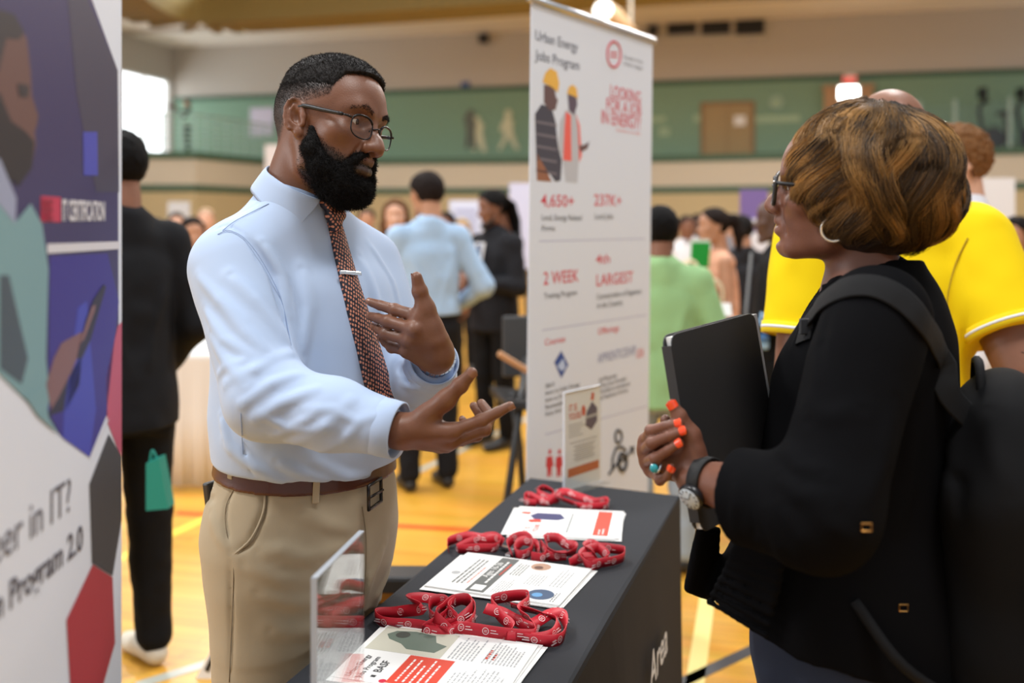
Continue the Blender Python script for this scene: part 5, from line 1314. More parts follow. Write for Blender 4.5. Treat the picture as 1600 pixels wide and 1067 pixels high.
def figure(px, D, H, yaw, label, skin, top, bottom, hair, arms=None, female=False, sleeve='long', hem=0.90, vox=0.009, z0=0.0, shoes=None, head_yaw=None, fat=1.0, armfat=None, group=None, collar=None, pitch=0.0):
    s = H / 1.75
    a = math.radians(yaw); Fd = np.array([math.cos(a), -math.sin(a), 0]); R = np.array([Fd[1], -Fd[0], 0])
    b = P(px, HY, D); b[2] = z0
    A = np.stack([R, Fd, GZ]); W = lambda r, f, u: b + s * (r * R + f * Fd + u * GZ)
    pe = empty('person', b, label, 'person', group)
    fat_ = fat * (0.92 if female else 1.0); af = armfat or fat_
    hy = math.radians(head_yaw if head_yaw is not None else yaw)
    HR = hrot(math.degrees(hy), pitch, 0); HC = W(0, 0.015, 1.628); HS = 1.0 * s
    hd = XF(head_shape(female, True) if D < 7.5 else head_shape(female, False), HR, HC, HS)
    arms = arms or [((0.26, -0.04, 1.12), (0.25, 0.06, 0.86)), ((-0.26, -0.04, 1.12), (-0.25, 0.06, 0.86))]
    bl = loft(b, R, Fd, [s * q for q in (0.86, 0.95, 1.06, 1.2, 1.32, 1.40, 1.46)], [s * fat_ * q for q in (.165, .165, .15, .155, .165, .13, .06)], [s * fat_ * q for q in (.12, .115, .10, .108, .105, .08, .06)], [0] * 7, [0.0] * 7)
    sh = [W(0.172 * sg * fat_, -0.01, 1.395) for sg in (1, -1)]
    parts = [cap(W(0, -0.02, 1.42), q, 0.05 * s, 0.046 * s) for q in sh]
    hands = []; slv = []
    for (el, wr), q in zip(arms, sh):
        e, w = W(*el), W(*wr); parts += [cap(q, e, 0.050 * s * af, 0.040 * s * af), cap(e, w, 0.041 * s * fat_, 0.027 * s)]
        d = nrm(w - e); inw = nrm(b + GZ * 1.0 - w); inw[2] *= 0.2
        hands.append(hand_shape(w + d * 0.012, *relaxed_hand(w + d * 0.012, d, inw + Fd * 0.2, s), s))
        if sleeve == 'long': slv += [cap(q, e, 0.064 * s * af, 0.056 * s), cap(e, w - d * 0.01, 0.056 * s, 0.042 * s)]
        elif sleeve == 'short':
            m = q + 0.72 * (e - q); slv.append(INT(0.004, cap(q, e, 0.068 * s * af, 0.064 * s * af), half(m, nrm(e - q))))
        elif sleeve == 'none': slv.append(cap(q, q + [0, 0, 0.001], 0.052 * s))
    legs = [chain([W(0.09 * sg, 0, 0.90), W(0.10 * sg, 0.01, 0.49), W(0.105 * sg, -0.02, 0.08)], [0.082 * s, 0.056 * s, 0.04 * s], 0.02) for sg in (1, -1)]
    body = U(0.02, U(0.03, hd, bl), *parts, *legs)
    full = lambda p: smin(smin(body(p), hands[0](p), 0.01), hands[1](p), 0.01)
    lo, hi = b + np.array([-0.55, -0.55, -0.02]) * s, b + np.array([0.55, 0.55, 1.85]) * s
    vis = vox
    SK = skin_mat('skin_' + skin, SKINS[skin], tuple(c * 0.75 for c in SKINS[skin][:3]) + (1,))
    sdf_obj('body', full, lo, hi, vis, SK, pe, {'lip': lambda p: lip_mask(((p - HC.astype(np.float32)) @ HR.T.astype(np.float32)) / HS)})
    # top
    tp = loft(b, R, Fd, [s * q for q in (hem - 0.01, 0.95, 1.06, 1.2, 1.32, 1.40, 1.465)], [s * fat_ * q for q in (.192, .190, .178, .178, .185, .148, .068)], [s * fat_ * q for q in (.150, .146, .132, .130, .124, .096, .066)], [0] * 7, [0.0] * 7)
    yk = [cap(W(0, -0.02, 1.445), q, 0.058 * s, 0.062 * s) for q in sh] if sleeve != 'none' else [cap(W(0, -0.02, 1.40), q, 0.05 * s, 0.052 * s) for q in sh]
    nkc = [cap(W(0, -0.022, 1.43), W(0, -0.027, 1.475), 0.068 * s, 0.064 * s)] if sleeve != 'none' else []
    tf = U(0.03, U(0.05, tp, *yk, *nkc), *slv)
    tf = INT(0.004, tf, half(W(0, 0, hem), -GZ))
    tops = FOLD(tf, [([W(0.12 * k, -0.10, 1.30), W(0.06 * k, -0.14, 1.10), W(0.03 * k, -0.14, 0.97)], 0.02, 0.010) for k in (-1, 1)] + [([W(0.12 * k, 0.10, 1.30), W(0.10 * k, 0.14, 1.10), W(0.04 * k, 0.14, 0.97)], 0.02, 0.010) for k in (-1, 1)], [(9 / s, 0.006), (20 / s, 0.003)])
    TM = mat('cloth_%02x%02x%02x' % tuple(int(c * 255) for c in top[:3]), top, 0.8, spec=0.2, bump=(500, 0.1))
    to = sdf_obj('top', tops, lo, hi, vis, TM, pe, relax=1)
    if collar is not None:
        nk = HC - GZ * 0.165 * s
        cf = SUB(0.003, cap(nk, nk + GZ * 0.03 * s - Fd * 0.005, 0.074 * s, 0.070 * s), cap(nk - GZ * 0.1, nk + GZ * 0.2, 0.062 * s))
        sdf_obj('collar', INT(0.003, cf, half(nk + GZ * 0.035 * s, GZ)), nk - 0.15, nk + 0.15, 0.006, mat('collar_%02x%02x%02x' % tuple(int(c * 255) for c in collar[:3]), collar, 0.8), to)
    BM = mat('trouser_%02x%02x%02x' % tuple(int(c * 255) for c in bottom[:3]), bottom, 0.85, spec=0.2, bump=(500, 0.1))
    tr = U(0.02, loft(b, R, Fd, [s * q for q in (0.78, 0.86, 0.95, 1.02)], [s * fat_ * q for q in (.165, .178, .172, .15)], [s * fat_ * q for q in (.11, .132, .124, .11)], [0] * 4, [0] * 4),
           *[chain([W(0.09 * sg, 0, 0.88), W(0.105 * sg, 0.01, 0.49), W(0.11 * sg, -0.02, 0.10)], [0.096 * s * fat_, 0.072 * s, 0.060 * s], 0.02) for sg in (1, -1)])
    sdf_obj('trousers', FOLD(tr, [], [(11, 0.005), (26, 0.003)]), lo, hi, vis * 1.2, BM, pe)
    for sg in (1, -1):
        f0 = W(0.108 * sg, 0, 0); sf = U(0.02, cap(f0 - Fd * 0.04 * s + GZ * 0.04, f0 + Fd * 0.06 * s + GZ * 0.045, 0.038 * s, 0.042 * s), ell(f0 + Fd * 0.12 * s + GZ * 0.03, (0.045 * s, 0.08 * s, 0.03), A))
        sdf_obj('shoe', INT(0.004, sf, half(f0, -GZ)), f0 - 0.3, f0 + 0.3, 0.012, mat('shoe_%d' % (1 if shoes else 0), shoes or srgb(24, 22, 22), 0.5), pe)
    # hair
    if hair:
        style, hc = hair; HMt = mat('hair_%s_%02x%02x%02x' % ((style,) + tuple(int(c * 255) for c in hc[:3])), hc, 0.75, spec=0.12, noise=(60, tuple(c * 0.5 for c in hc[:3]) + (1,), 0.25), bump=(250, 0.6))
        T = lambda f: XF(f, HR, HC, HS)
        th = {'short': 0.012, 'crew': 0.006, 'long': 0.016, 'pony': 0.010, 'curly': 0.022, 'dreads': 0.014, 'afro': 0.02}[style]
        sk = OFF(U(0.03, ell((0, -0.010, 0.036), (0.077, 0.099, 0.090)), ell((0, 0.024, 0.046), (0.066, 0.067, 0.062))), th)
        lowz = -0.075 if style in ('short', 'crew', 'pony', 'afro', 'curly') else -0.12
        cut = lambda p: np.maximum(np.interp(p[:, 1], [-0.13, -0.04, 0.0, 0.05, 0.075, 0.10], [lowz, lowz + 0.01, 0.02 if style != 'long' else -0.02, 0.045, 0.085, 0.11]) - p[:, 2], -10) * 0.7
        hf = lambda p: np.maximum(sk(p), cut(p))
        ext = []
        if style == 'long': ext = [chain([(0.06 * k, -0.02, 0.05), (0.082 * k, -0.025, -0.06), (0.085 * k, -0.01, -0.17), (0.07 * k, 0.02, -0.26)], [0.035, 0.034, 0.036, 0.02], 0.02) for k in (-1, 1)] + [chain([(0, -0.08, 0.03), (0, -0.095, -0.12), (0, -0.10, -0.26)], [0.05, 0.06, 0.04], 0.02)]
        if style == 'pony': ext = [chain([(0, -0.09, 0.06), (0, -0.15, 0.05), (0, -0.185, -0.04), (0, -0.18, -0.16)], [0.03, 0.036, 0.040, 0.018], 0.02)]
        if style == 'dreads': ext = [chain([(x, -0.06, 0.08), (x * 1.4, -0.125, 0.02), (x * 1.6, -0.14, -0.10), (x * 1.6, -0.135, -0.20 - 0.03 * (i % 2))], [0.013, 0.013, 0.012, 0.008], 0.004) for i, x in enumerate((-0.06, -0.04, -0.02, 0, 0.02, 0.04, 0.06))]
        hu = U(0.02 if style != 'dreads' else 0.006, hf, *ext) if ext else hf
        nz = {'curly': (70, 0.012), 'afro': (120, 0.004)}.get(style, (90, 0.004))
        hx = T(hu); ho = sdf_obj('hair', lambda p: hx(p) - nz[1] * vnoise(p, nz[0], 7), HC - 0.36 * s, HC + 0.3 * s, min(vis, 0.007), HMt, pe)
    global LAST_TOP
    LAST_TOP = tf
    return pe, W, A, HC, HR, HS, to

AW = -90.0
BLK = srgb(22, 22, 25); WHT = srgb(225, 225, 228)
# the man in black beside the near banner, seen from behind
p1 = figure(186, 3.29, 1.78, AW - 46, 'man in black shirt and trousers with his back turned, beside the purple banner', 'brown', srgb(19, 20, 24), srgb(14, 14, 16), ('short', srgb(16, 14, 14)),
            arms=[((0.235, -0.05, 1.12), (0.19, 0.14, 0.92)), ((-0.25, -0.04, 1.12), (-0.2, 0.16, 0.95))], hem=0.80, vox=0.007, shoes=srgb(205, 196, 180), collar=srgb(19, 20, 24))
# pale blue shirt man seen from behind
figure(668, 5.55, 1.755, AW - 22, 'man in pale blue shirt and black trousers seen from behind, elbow out', 'tan', srgb(160, 186, 214), BLK, ('short', srgb(34, 26, 24)), collar=srgb(160, 186, 214),
       arms=[((0.31, -0.06, 1.12), (0.19, 0.14, 0.98)), ((-0.26, 0.06, 1.12), (-0.12, 0.24, 1.05))], hem=0.97, vox=0.008, head_yaw=AW - 40)
# suit with dreadlocks
p6 = figure(773, 6.6, 1.685, 138, 'bearded man with long dreadlocks in a black suit looking down at his hand', 'brown', srgb(26, 26, 30), srgb(15, 15, 17), ('dreads', srgb(18, 15, 14)),
            arms=[((0.25, 0.0, 1.10), (0.08, 0.22, 1.12)), ((-0.25, 0.0, 1.10), (-0.05, 0.26, 1.14))], hem=0.80, vox=0.008, pitch=8, head_yaw=158)
def chest_panel(fig, pts, m, name, push=0.006):
    pe, W, A, HC, HR, HS, to = fig
    q = [W(r, f, u) for r, f, u in pts]; MB().prism(q, A[1] * push).build(name, m, to)
chest_panel(p6, [(-0.05, 0.128, 1.40), (0.05, 0.128, 1.40), (0.035, 0.142, 1.28), (0.0, 0.146, 1.16), (-0.035, 0.142, 1.28)], mat('shirt_white', WHT, 0.7), 'shirt_front')
chest_panel(p6, [(-0.02, 0.136, 1.39), (0.02, 0.136, 1.39), (0.026, 0.150, 1.22), (0.0, 0.152, 1.17), (-0.026, 0.150, 1.22)], mat('tie_blue', srgb(58, 82, 118), 0.6), 'necktie')
pe, W, A, HC, HR, HS, to = p6
bd = XF(U(0.012, both(chain([(0.058, 0.02, -0.03), (0.052, 0.04, -0.08), (0.02, 0.085, -0.108)], [0.010, 0.014, 0.016], 0.01)), ell((0, 0.085, -0.108), (0.03, 0.022, 0.02))), HR, HC, HS)
sdf_obj('beard', bd, HC - 0.2, HC + 0.2, 0.006, mat('beard_dark', srgb(20, 17, 16), 0.8), pe)
# red top woman
figure(618, 6.9, 1.63, 86, 'woman with fair brown hair and a red top facing us between the two blue shirts', 'light', srgb(176, 34, 40), srgb(40, 40, 50), ('long', srgb(110, 76, 50)), female=True, vox=0.008)
# green T-shirt woman
figure(1032, 4.25, 1.545, AW + 5, 'short-haired woman in a pale green T-shirt with her back turned, beside the tall banner', 'brown', srgb(142, 180, 128), srgb(150, 160, 170), ('short', srgb(20, 18, 18)),
       female=True, sleeve='short', hem=0.80, vox=0.007, fat=1.15, arms=[((0.27, -0.03, 1.10), (0.2, 0.14, 0.98)), ((-0.27, -0.03, 1.10), (-0.2, 0.14, 0.98))])
# woman with ponytail and green folder
p8 = figure(1118, 6.1, 1.56, 172, 'woman with dark ponytail and bare arms in peach, holding a green folder', 'tan', srgb(214, 160, 132), srgb(60, 52, 48), ('pony', srgb(36, 26, 22)), female=True, sleeve='none', vox=0.008, fat=1.2,
            arms=[((0.24, 0.02, 1.12), (0.14, 0.16, 1.00)), ((-0.24, 0.0, 1.10), (-0.04, 0.15, 1.20))])
figure(1160, 6.9, 1.52, AW - 15, 'person in black T-shirt and dark jeans behind the woman with the green folder', 'tan', srgb(34, 34, 38), srgb(36, 42, 62), ('short', srgb(28, 24, 22)), sleeve='short', vox=0.009,
       arms=[((0.30, 0.0, 1.12), (0.28, 0.10, 0.95)), ((-0.26, 0.0, 1.12), (-0.2, 0.2, 1.0))])
p10 = figure(1216, 4.9, 1.60, 196, 'bald man in black with a grey lanyard, partly hidden by the bob', 'deep', srgb(17, 17, 19), srgb(14, 14, 16), None, vox=0.008,
             arms=[((0.25, -0.02, 1.12), (0.20, 0.16, 1.0)), ((-0.25, 0.0, 1.12), (-0.20, 0.2, 0.98))])
MB().tube([p10[1](-0.04, 0.138, 1.46), p10[1](-0.05, 0.165, 1.15), p10[1](-0.03, 0.165, 1.02)], 0.008, 6).build('lanyard', mat('lanyard_grey', srgb(140, 144, 150)), p10[6])
# yellow polo
YEL = srgb(238, 206, 8)
pY = figure(1392, 2.38, 1.80, AW, 'bald broad man in a bright yellow polo with white striped cuffs, seen from behind', 'brown', YEL, srgb(30, 32, 40), None, sleeve='short', hem=0.88, vox=0.006, fat=1.04, armfat=1.46,
            arms=[((0.235, -0.15, 1.12), (0.22, 0.02, 0.94)), ((-0.225, -0.05, 1.10), (-0.20, 0.16, 0.98))], collar=YEL)
pe, W, A, HC, HR, HS, to = pY
q = [surf(OFF(LAST_TOP, 0.004), x, y, 1.8, 3.2) for x, y in catmull([np.array(v_, float) for v_ in ((1512, 372), (1494, 410), (1482, 455), (1476, 508))], 5)]
MB().tube(q, 0.0022, 6).build('armhole_seam', mat('seam_yellow', srgb(170, 140, 10), 0.9), to, True)
for sg in (1, -1):
    q0, e0 = W(0.172 * sg * 1.04, -0.01, 1.395), (W(0.235, -0.15, 1.12) if sg > 0 else W(-0.225, -0.05, 1.10)); d = nrm(e0 - q0); m_ = q0 + 0.72 * (e0 - q0); s_ = 1.80 / 1.75
    rr = (0.068 * 1.46 * 0.28 + 0.064 * 1.46 * 0.72) * s_
    MB().lathe(m_ - d * 0.026, d, [(rr - 0.004, 0), (rr + 0.0035, 0.001), (rr + 0.0035, 0.027), (rr - 0.006, 0.028), (rr - 0.006, 0.001)], 40).build('sleeve_band', mat('polo_band', YEL, 0.8), to, True)
    tag(MB().lathe(m_ - d * 0.016, d, [(rr + 0.001, 0), (rr + 0.0048, 0.0005), (rr + 0.0048, 0.0065), (rr + 0.001, 0.007)], 40).build('sleeve_stripe', mat('stripe_white', WHT, 0.8), to, True), 'white stripe round the sleeve cuff')
# tattoo on the back of his arm: a ribbon outline just on the skin
q0, e0 = W(0.172 * 1.04, -0.01, 1.395), W(0.235, -0.15, 1.12); ds = nrm(e0 - q0); arm_r = lambda t: (0.050 + (0.040 - 0.050) * t) * 1.46 * s_
def on_arm(t, ang):
    c_ = q0 + (e0 - q0) * t; o1 = nrm(np.array([0, -1, 0]) - ds * (np.array([0, -1, 0]) @ ds)); o2 = np.cross(ds, o1)
    return c_ + (o1 * math.cos(ang) + o2 * math.sin(ang)) * (arm_r(t) + 0.0005)
INK = mat('tattoo_ink', srgb(74, 52, 44), 0.6)
tat = MB().tube(catmull([on_arm(0.99, 0.25), on_arm(0.92, 0.05), on_arm(0.86, -0.12), on_arm(0.84, -0.25), on_arm(0.87, -0.34), on_arm(0.92, -0.22), on_arm(0.97, -0.02), on_arm(1.0, 0.02)], 5), 0.0012, 5)
tat.tube(catmull([on_arm(0.90, 0.30), on_arm(0.92, 0.12), on_arm(0.90, -0.08), on_arm(0.89, -0.2)], 5), 0.001, 5)
tat.build('tattoo', INK, pe)
# curly haired man, white shirt
figure(1500, 3.75, 1.83, 184, 'curly light-brown haired man in a white shirt with a black collar behind the yellow polo', 'light', srgb(220, 220, 226), srgb(40, 44, 56), ('curly', srgb(132, 92, 58)), vox=0.007, collar=srgb(22, 22, 24), head_yaw=176)
figure(1592, 5.2, 1.50, 150, 'dark-haired woman in black at the edge of the crowd behind the white shirt', 'tan', srgb(28, 26, 30), srgb(24, 24, 28), ('long', srgb(28, 22, 20)), female=True, vox=0.009)
# far left
figure(300, 6.4, 1.50, 62, 'dark-haired woman in a whitish top sitting behind the white clothed table', 'tan', srgb(206, 202, 200), srgb(50, 60, 110), ('long', srgb(34, 26, 24)), female=True, vox=0.008)
figure(240, 8.6, 1.50, 20, 'dark-haired person in the far crowd just behind the man in black', 'tan', srgb(60, 56, 60), BLK, ('long', srgb(26, 22, 22)), vox=0.012)
figure(276, 9.4, 1.56, 70, 'person in a navy top far behind the white clothed table', 'light', srgb(44, 52, 72), BLK, ('short', srgb(60, 44, 36)), vox=0.012)
figure(322, 9.0, 1.60, 80, 'fair-skinned person in grey just above the shoulder of the bearded man', 'light', srgb(150, 146, 146), BLK, ('crew', srgb(190, 160, 130)), vox=0.012)
# far middle
figure(573, 9.5, 1.60, 85, 'person in a dark jacket far off under the beard of the man in glasses', 'tan', srgb(40, 40, 46), BLK, ('short', srgb(30, 25, 22)), vox=0.012)
figure(698, 8.8, 1.56, 110, 'person in a white and navy top between the pale blue shirt and the suit', 'brown', srgb(56, 62, 92), BLK, ('short', srgb(24, 20, 20)), vox=0.012)
figure(722, 9.8, 1.50, 95, 'blond person far behind, next to the suit with dreadlocks', 'light', srgb(178, 176, 184), BLK, ('long', srgb(196, 170, 122)), female=True, vox=0.012)
# far right of the banner
figure(1072, 9.2, 1.53, 80, 'person in a striped white shirt far behind the green folder', 'brown', srgb(214, 212, 214), BLK, ('short', srgb(40, 30, 28)), vox=0.012)
figure(1090, 10.2, 1.55, 100, 'person in a white shirt in the far crowd under the green stripe', 'deep', srgb(226, 226, 228), BLK, ('short', srgb(26, 22, 20)), vox=0.012)
figure(1146, 9.6, 1.55, 60, 'grey-haired person far behind by the purple banner', 'light', srgb(120, 120, 126), BLK, ('short', srgb(120, 112, 104)), vox=0.012)
# on the gallery by the window
pg = figure(293, 28.4, 1.56, 165, 'person in black filming from the gallery next to the bright window', 'tan', srgb(30, 30, 34), srgb(44, 44, 50), ('short', srgb(24, 20, 20)), vox=0.02, z0=3.40,
            arms=[((0.24, 0.12, 1.22), (0.08, 0.36, 1.45)), ((-0.24, 0.12, 1.22), (-0.08, 0.36, 1.45))])
tag(MB().obox(pg[1](0, 0.47, 1.50), pg[2], (0.06, 0.13, 0.06)).build('video_camera', M_BLACK), 'small black video camera held up by the person on the gallery', 'camera')

# ---- what some of them hold
pe8, W8 = p8[0], p8[1]
fc = P(1094, 398, 5.92); fax = (np.array([1, 0.15, 0.0]), np.array([0.08, 0, 1]), np.array([0.15, -1, 0]))
tag(MB().obox(fc, fax, (0.058, 0.075, 0.006)).build('folder', mat('folder_green', srgb(10, 150, 52), 0.5), bevel=0.002), 'bright green folder held up by the woman with the ponytail', 'folder')
tag(MB().obox(fc + [0.002, 0.004, 0.078], fax, (0.056, 0.014, 0.003)).build('paper_sheet', mat('paper_white', srgb(232, 232, 230), 0.7)), 'white sheet sticking out of the top of the green folder', 'paper')
tb = P(260, 745, 3.12)
bag = empty('gift_bag', tb, 'teal bag hanging beside the leg of the man in black', 'bag')
MB().prism([P(x, y, 3.12) for x, y in ((228, 724), (248, 716), (263, 795), (228, 798))], [0.0, 0.06, 0]).build('bag_body', mat('bag_teal', srgb(0, 128, 116), 0.5), bag)
MB().tube(catmull([P(234, 724, 3.15), P(238, 704, 3.15), P(246, 718, 3.15)], 6), 0.004, 6).build('handle', mat('bag_teal', srgb(0, 128, 116), 0.5), bag)
def tote(px, py, D, label, col, w=0.16, h=0.2):
    c = P(px, py, D); t = empty('tote_bag', c, label, 'bag')
    MB().obox(c - [0, 0, h / 2], np.eye(3), (w / 2, 0.05, h / 2)).build('bag_body', mat('tote_%d' % px, col, 0.8), t, bevel=0.01)
    for y in (-0.04, 0.04):
        MB().tube(catmull([c + [-w * .3, y, -0.01], c + [-w * .28, y, 0.10], c + [0, y, 0.15], c + [w * .28, y, 0.10], c + [w * .3, y, -0.01]], 5), 0.009, 6).build('handle', mat('rope_cream', srgb(228, 214, 184), 0.8), t, True)
tote(1078, 446, 5.86, 'small olive tote bag with cream handles nearer the green T-shirt', srgb(120, 116, 70))
tote(1114, 476, 5.90, 'brown tote bag with cream handles in front of the dark blue jeans', srgb(104, 76, 54))
tag(MB().obox(P(1126, 484, 4.6), (np.array([1, 0, 0]), np.array([0, 0.6, 0.8]), np.array([0, -0.8, 0.6])), (0.05, 0.035, 0.002)).build('paper_sheet', mat('paper_white', srgb(232, 232, 230), 0.7)), 'loose white sheet just above the black folder', 'paper')
wb = empty('water_bottle', P(1192, 540, 4.7), 'blue labelled water bottle held low beside the black suit', 'bottle')
c = P(1192, 545, 4.7)
MB().lathe(c, GZ, [(0.025, 0), (0.028, 0.01), (0.028, 0.12), (0.012, 0.15), (0.012, 0.17)], 20).build('bottle_body', mat('bottle_blue', srgb(150, 190, 226), 0.2), wb, True)
MB().lathe(c + GZ * 0.03, GZ, [(0.0285, 0), (0.0285, 0.07)], 20).build('bottle_label', mat('label_blue', srgb(70, 126, 196), 0.4), wb, True)
# ---------------------------------------------------------------- the table under the fitted black cover, and what lies on it
TZ = 0.75
tp = lambda x, y: on_plane(x, y, np.array([0, 0, TZ]), GZ)
FL, FR = tp(829, 745), tp(1063, 773)
dl = nrm(tp(574, 959) - FL); dr = nrm(tp(892, 1064) - FR); TD = nrm(dl + dr); TS = np.array([-TD[1], TD[0], 0])
TS = TS if TS[0] > 0 else -TS
TD = TD if TD[1] < 0 else -TD
wid = 0.5 * (abs((FR - FL) @ TS) + abs((tp(892, 1064) - tp(574, 959)) @ TS))
M_COVER = mat('table_cover_black', srgb(40, 42, 47), 0.8, spec=0.25, bump=(900, 0.2))
tc_ = (FL + FR) / 2; C0 = FL + TD * 0.9
tbl = empty('table', (tc_ + TD * 0.9) * [1, 1, 0], 'narrow table under a fitted black cover between the bearded man and the woman', 'table')
nl = FL + TD * 1.75; nr_ = FR + TD * 1.75
# fitted cover: straight sides with a gently rounded top edge and soft corner pleats
outer = [FL, FR, nr_, nl]
ctr = sum(outer) / 4
def ring_at(z, grow, nsub=14):
    pts = []
    for i in range(4):
        a, b = outer[i], outer[(i + 1) % 4]
        for k in range(nsub):
            p = a + (b - a) * k / nsub; o_ = nrm((p - ctr) * [1, 1, 0])
            wv = 0.010 * math.sin(k * 2.3 + i) * (0.75 - z) if z < 0.7 else 0
            q = p * [1, 1, 0] + o_ * (grow + wv) + GZ * z; pts.append(q)
    return pts
levels = [(TZ, -0.012), (TZ - 0.003, -0.003), (TZ - 0.012, 0.0), (0.5, 0.004), (0.25, 0.010), (0.015, 0.016)]
v = []; N = 56
for z, g in levels: v += ring_at(z, g)
f = [(l * N + i, l * N + (i + 1) % N, (l + 1) * N + (i + 1) % N, (l + 1) * N + i) for l in range(len(levels) - 1) for i in range(N)]
f.append(tuple(range(N - 1, -1, -1)))
mesh_obj('table_cover', v, [q[::-1] for q in f], M_COVER, tbl, False)
for q in ((0.06, 0.06), (0.94, 0.06), (0.06, 0.94), (0.94, 0.94)):
    p = FL + (FR - FL) * q[0] + TD * 1.75 * q[1]; MB().tube([p * [1, 1, 0] + GZ * 0.0, p * [1, 1, 0] + GZ * 0.73], 0.014, 8).build('leg', M_STEEL, tbl)
# white lettering on the aisle side of the cover
p0 = on_plane(1012, 1082, FR + TS * 0.012, TS)
text_obj('cover_lettering', 'Area', p0 + TS * 0.006 , -TD, GZ, 0.115, mat('print_white', srgb(225, 225, 225), 0.7), tbl, bold=0.012, align='LEFT')

# ---- printed sheets
M_PAPER = mat('paper_white', srgb(232, 232, 230), 0.7)
def ink(n, c): return mat('ink_' + n, c, 0.6)
I_RED, I_GREY, I_DK, I_LG, I_NAVY = ink('red', srgb(208, 62, 40)), ink('grey', srgb(92, 96, 94)), ink('dark', srgb(44, 46, 50)), ink('light_grey', srgb(168, 170, 172)), ink('navy', srgb(48, 52, 104))
class Sheet:
    "a letter sheet lying on the table: o = its lower left corner, u along its lines, v up the page"
    def __init__(s, name, o, u, v, w, h, z, label, cat='paper', group=None):
        s.o = np.asarray(o, float) * [1, 1, 0] + GZ * z; s.u = nrm(u); s.v = nrm(v); s.w, s.h = w, h
        s.obj = tag(MB().prism([s.o, s.o + s.u * w, s.o + s.u * w + s.v * h, s.o + s.v * h], GZ * 0.0004).build(name, M_PAPER), label, cat, group)
        s.z = 0.0006
    def pt(s, a, b): return s.o + s.u * a * s.w + s.v * b * s.h + GZ * s.z
    def poly(s, name, pts, m): return MB().prism([s.pt(a, b) for a, b in pts], GZ * 0.0001).build(name, m, s.obj)
    def rect(s, name, a0, b0, a1, b1, m, lift=0.0):
        s.z += lift; o = s.poly(name, [(a0, b0), (a1, b0), (a1, b1), (a0, b1)], m); s.z -= lift; return o
    def lines(s, name, a0, b0, a1, b1, n, m, th=0.5, seed=1, ragged=0.35, center=False):
        r = random.Random(seed); mb = MB(); step = (b1 - b0) / n
        for i in range(n):
            y = b1 - (i + 0.5) * step; x1 = a1 - (a1 - a0) * ragged * r.random(); x0 = a0
            if center: c = (a0 + a1) / 2; hw = (x1 - a0) / 2; x0, x1 = c - hw, c + hw
            x = x0
            while x < x1:
                wl = (0.03 + 0.06 * r.random()) * (a1 - a0 + 0.25); e = min(x + wl, x1)
                mb.prism([s.pt(x, y - step * th / 2), s.pt(e, y - step * th / 2), s.pt(e, y + step * th / 2), s.pt(x, y + step * th / 2)], GZ * 0.0001); x = e + 0.012
        return mb.build(name, m, s.obj)
    def disc(s, name, a, b, ra, m, n=24):
        return s.poly(name, [(a + ra * math.cos(2 * math.pi * k / n), b + ra * s.w / s.h * math.sin(2 * math.pi * k / n)) for k in range(n)], m)
    def text(s, name, body, a, b, size, m, bold=0.0, lift=0.0003): return text_obj(name, body, s.pt(a, b) + GZ * lift, s.u, s.v, size, m, s.obj, bold)
def frame_from(pxs):
    "page frame from the pixels of three corners: lower left, lower right, upper left"
    a, b, c = (tp(*q) for q in pxs); return a, b - a, c - a
def page(name, pxs, label, z, w=None, h=None, turn=0.0, shift=(0, 0), group=None):
    a, u, v = frame_from(pxs); w = w or np.linalg.norm(u); h = h or np.linalg.norm(v)
    u = nrm(u); v = v - u * (v @ u); v = nrm(v)
    c, s_ = math.cos(turn), math.sin(turn); u2 = u * c + v * s_; v2 = v * c - u * s_
    return Sheet(name, a + u * shift[0] + v * shift[1], u2, v2, w, h, z, label, group=group)
# corners given as: lower-left, lower-right, upper-left of the page as it is read
def top_near(s):
    s.rect('photo_panel', 0.52, 0.50, 0.97, 0.985, ink('photo_beige', srgb(196, 194, 178)))
    s.z += 0.0002; s.poly('photo_figure', [(0.60, 0.56), (0.74, 0.52), (0.78, 0.60), (0.90, 0.64), (0.93, 0.78), (0.90, 0.90), (0.82, 0.94), (0.74, 0.90), (0.68, 0.80), (0.60, 0.74)], ink('photo_green_grey', srgb(96, 112, 100)))
    s.z += 0.0002; s.disc('photo_figure', 0.84, 0.84, 0.06, ink('photo_dark', srgb(60, 66, 60))); s.z -= 0.0004
    s.text('headline', 'Urban Energy', 0.04, 0.90, 0.0145, I_DK); s.text('headline', 'Jobs Program', 0.04, 0.835, 0.0145, I_DK)
    s.rect('logo_mark', 0.08, 0.76, 0.115, 0.79, I_DK); s.text('logo_lettering', 'BASF', 0.16, 0.755, 0.020, I_DK, 0.008)
    s.rect('red_block', 0.03, 0.40, 0.51, 0.68, I_RED, 0.0001); s.z += 0.0004; s.lines('white_text', 0.07, 0.44, 0.48, 0.65, 5, M_PAPER, 0.28, 4); s.z -= 0.0004
    s.disc('logo_disc', -0.0 + 0.045, 0.70, 0.03, ink('crimson', srgb(196, 24, 60)))
    s.lines('body_text', 0.55, 0.30, 0.95, 0.47, 7, I_LG, 0.4, 5); s.lines('body_text', 0.05, 0.05, 0.45, 0.36, 12, I_LG, 0.4, 6); s.lines('body_text', 0.55, 0.04, 0.95, 0.26, 10, I_LG, 0.4, 7)
    s.lines('red_text', 0.62, 0.18, 0.8, 0.26, 2, I_RED, 0.4, 8)
def corner_page(far_l, far_r, depth, lean=0.0):
    "a page whose right edge runs from pixel far_l (page top) to far_r (page bottom); depth = page width towards us"
    a, b = tp(*far_l), tp(*far_r); e = b - a; n_ = np.array([e[1], -e[0], 0]); n_ = n_ if n_[1] < 0 else -n_
    n_ = nrm(n_); return a, b, n_
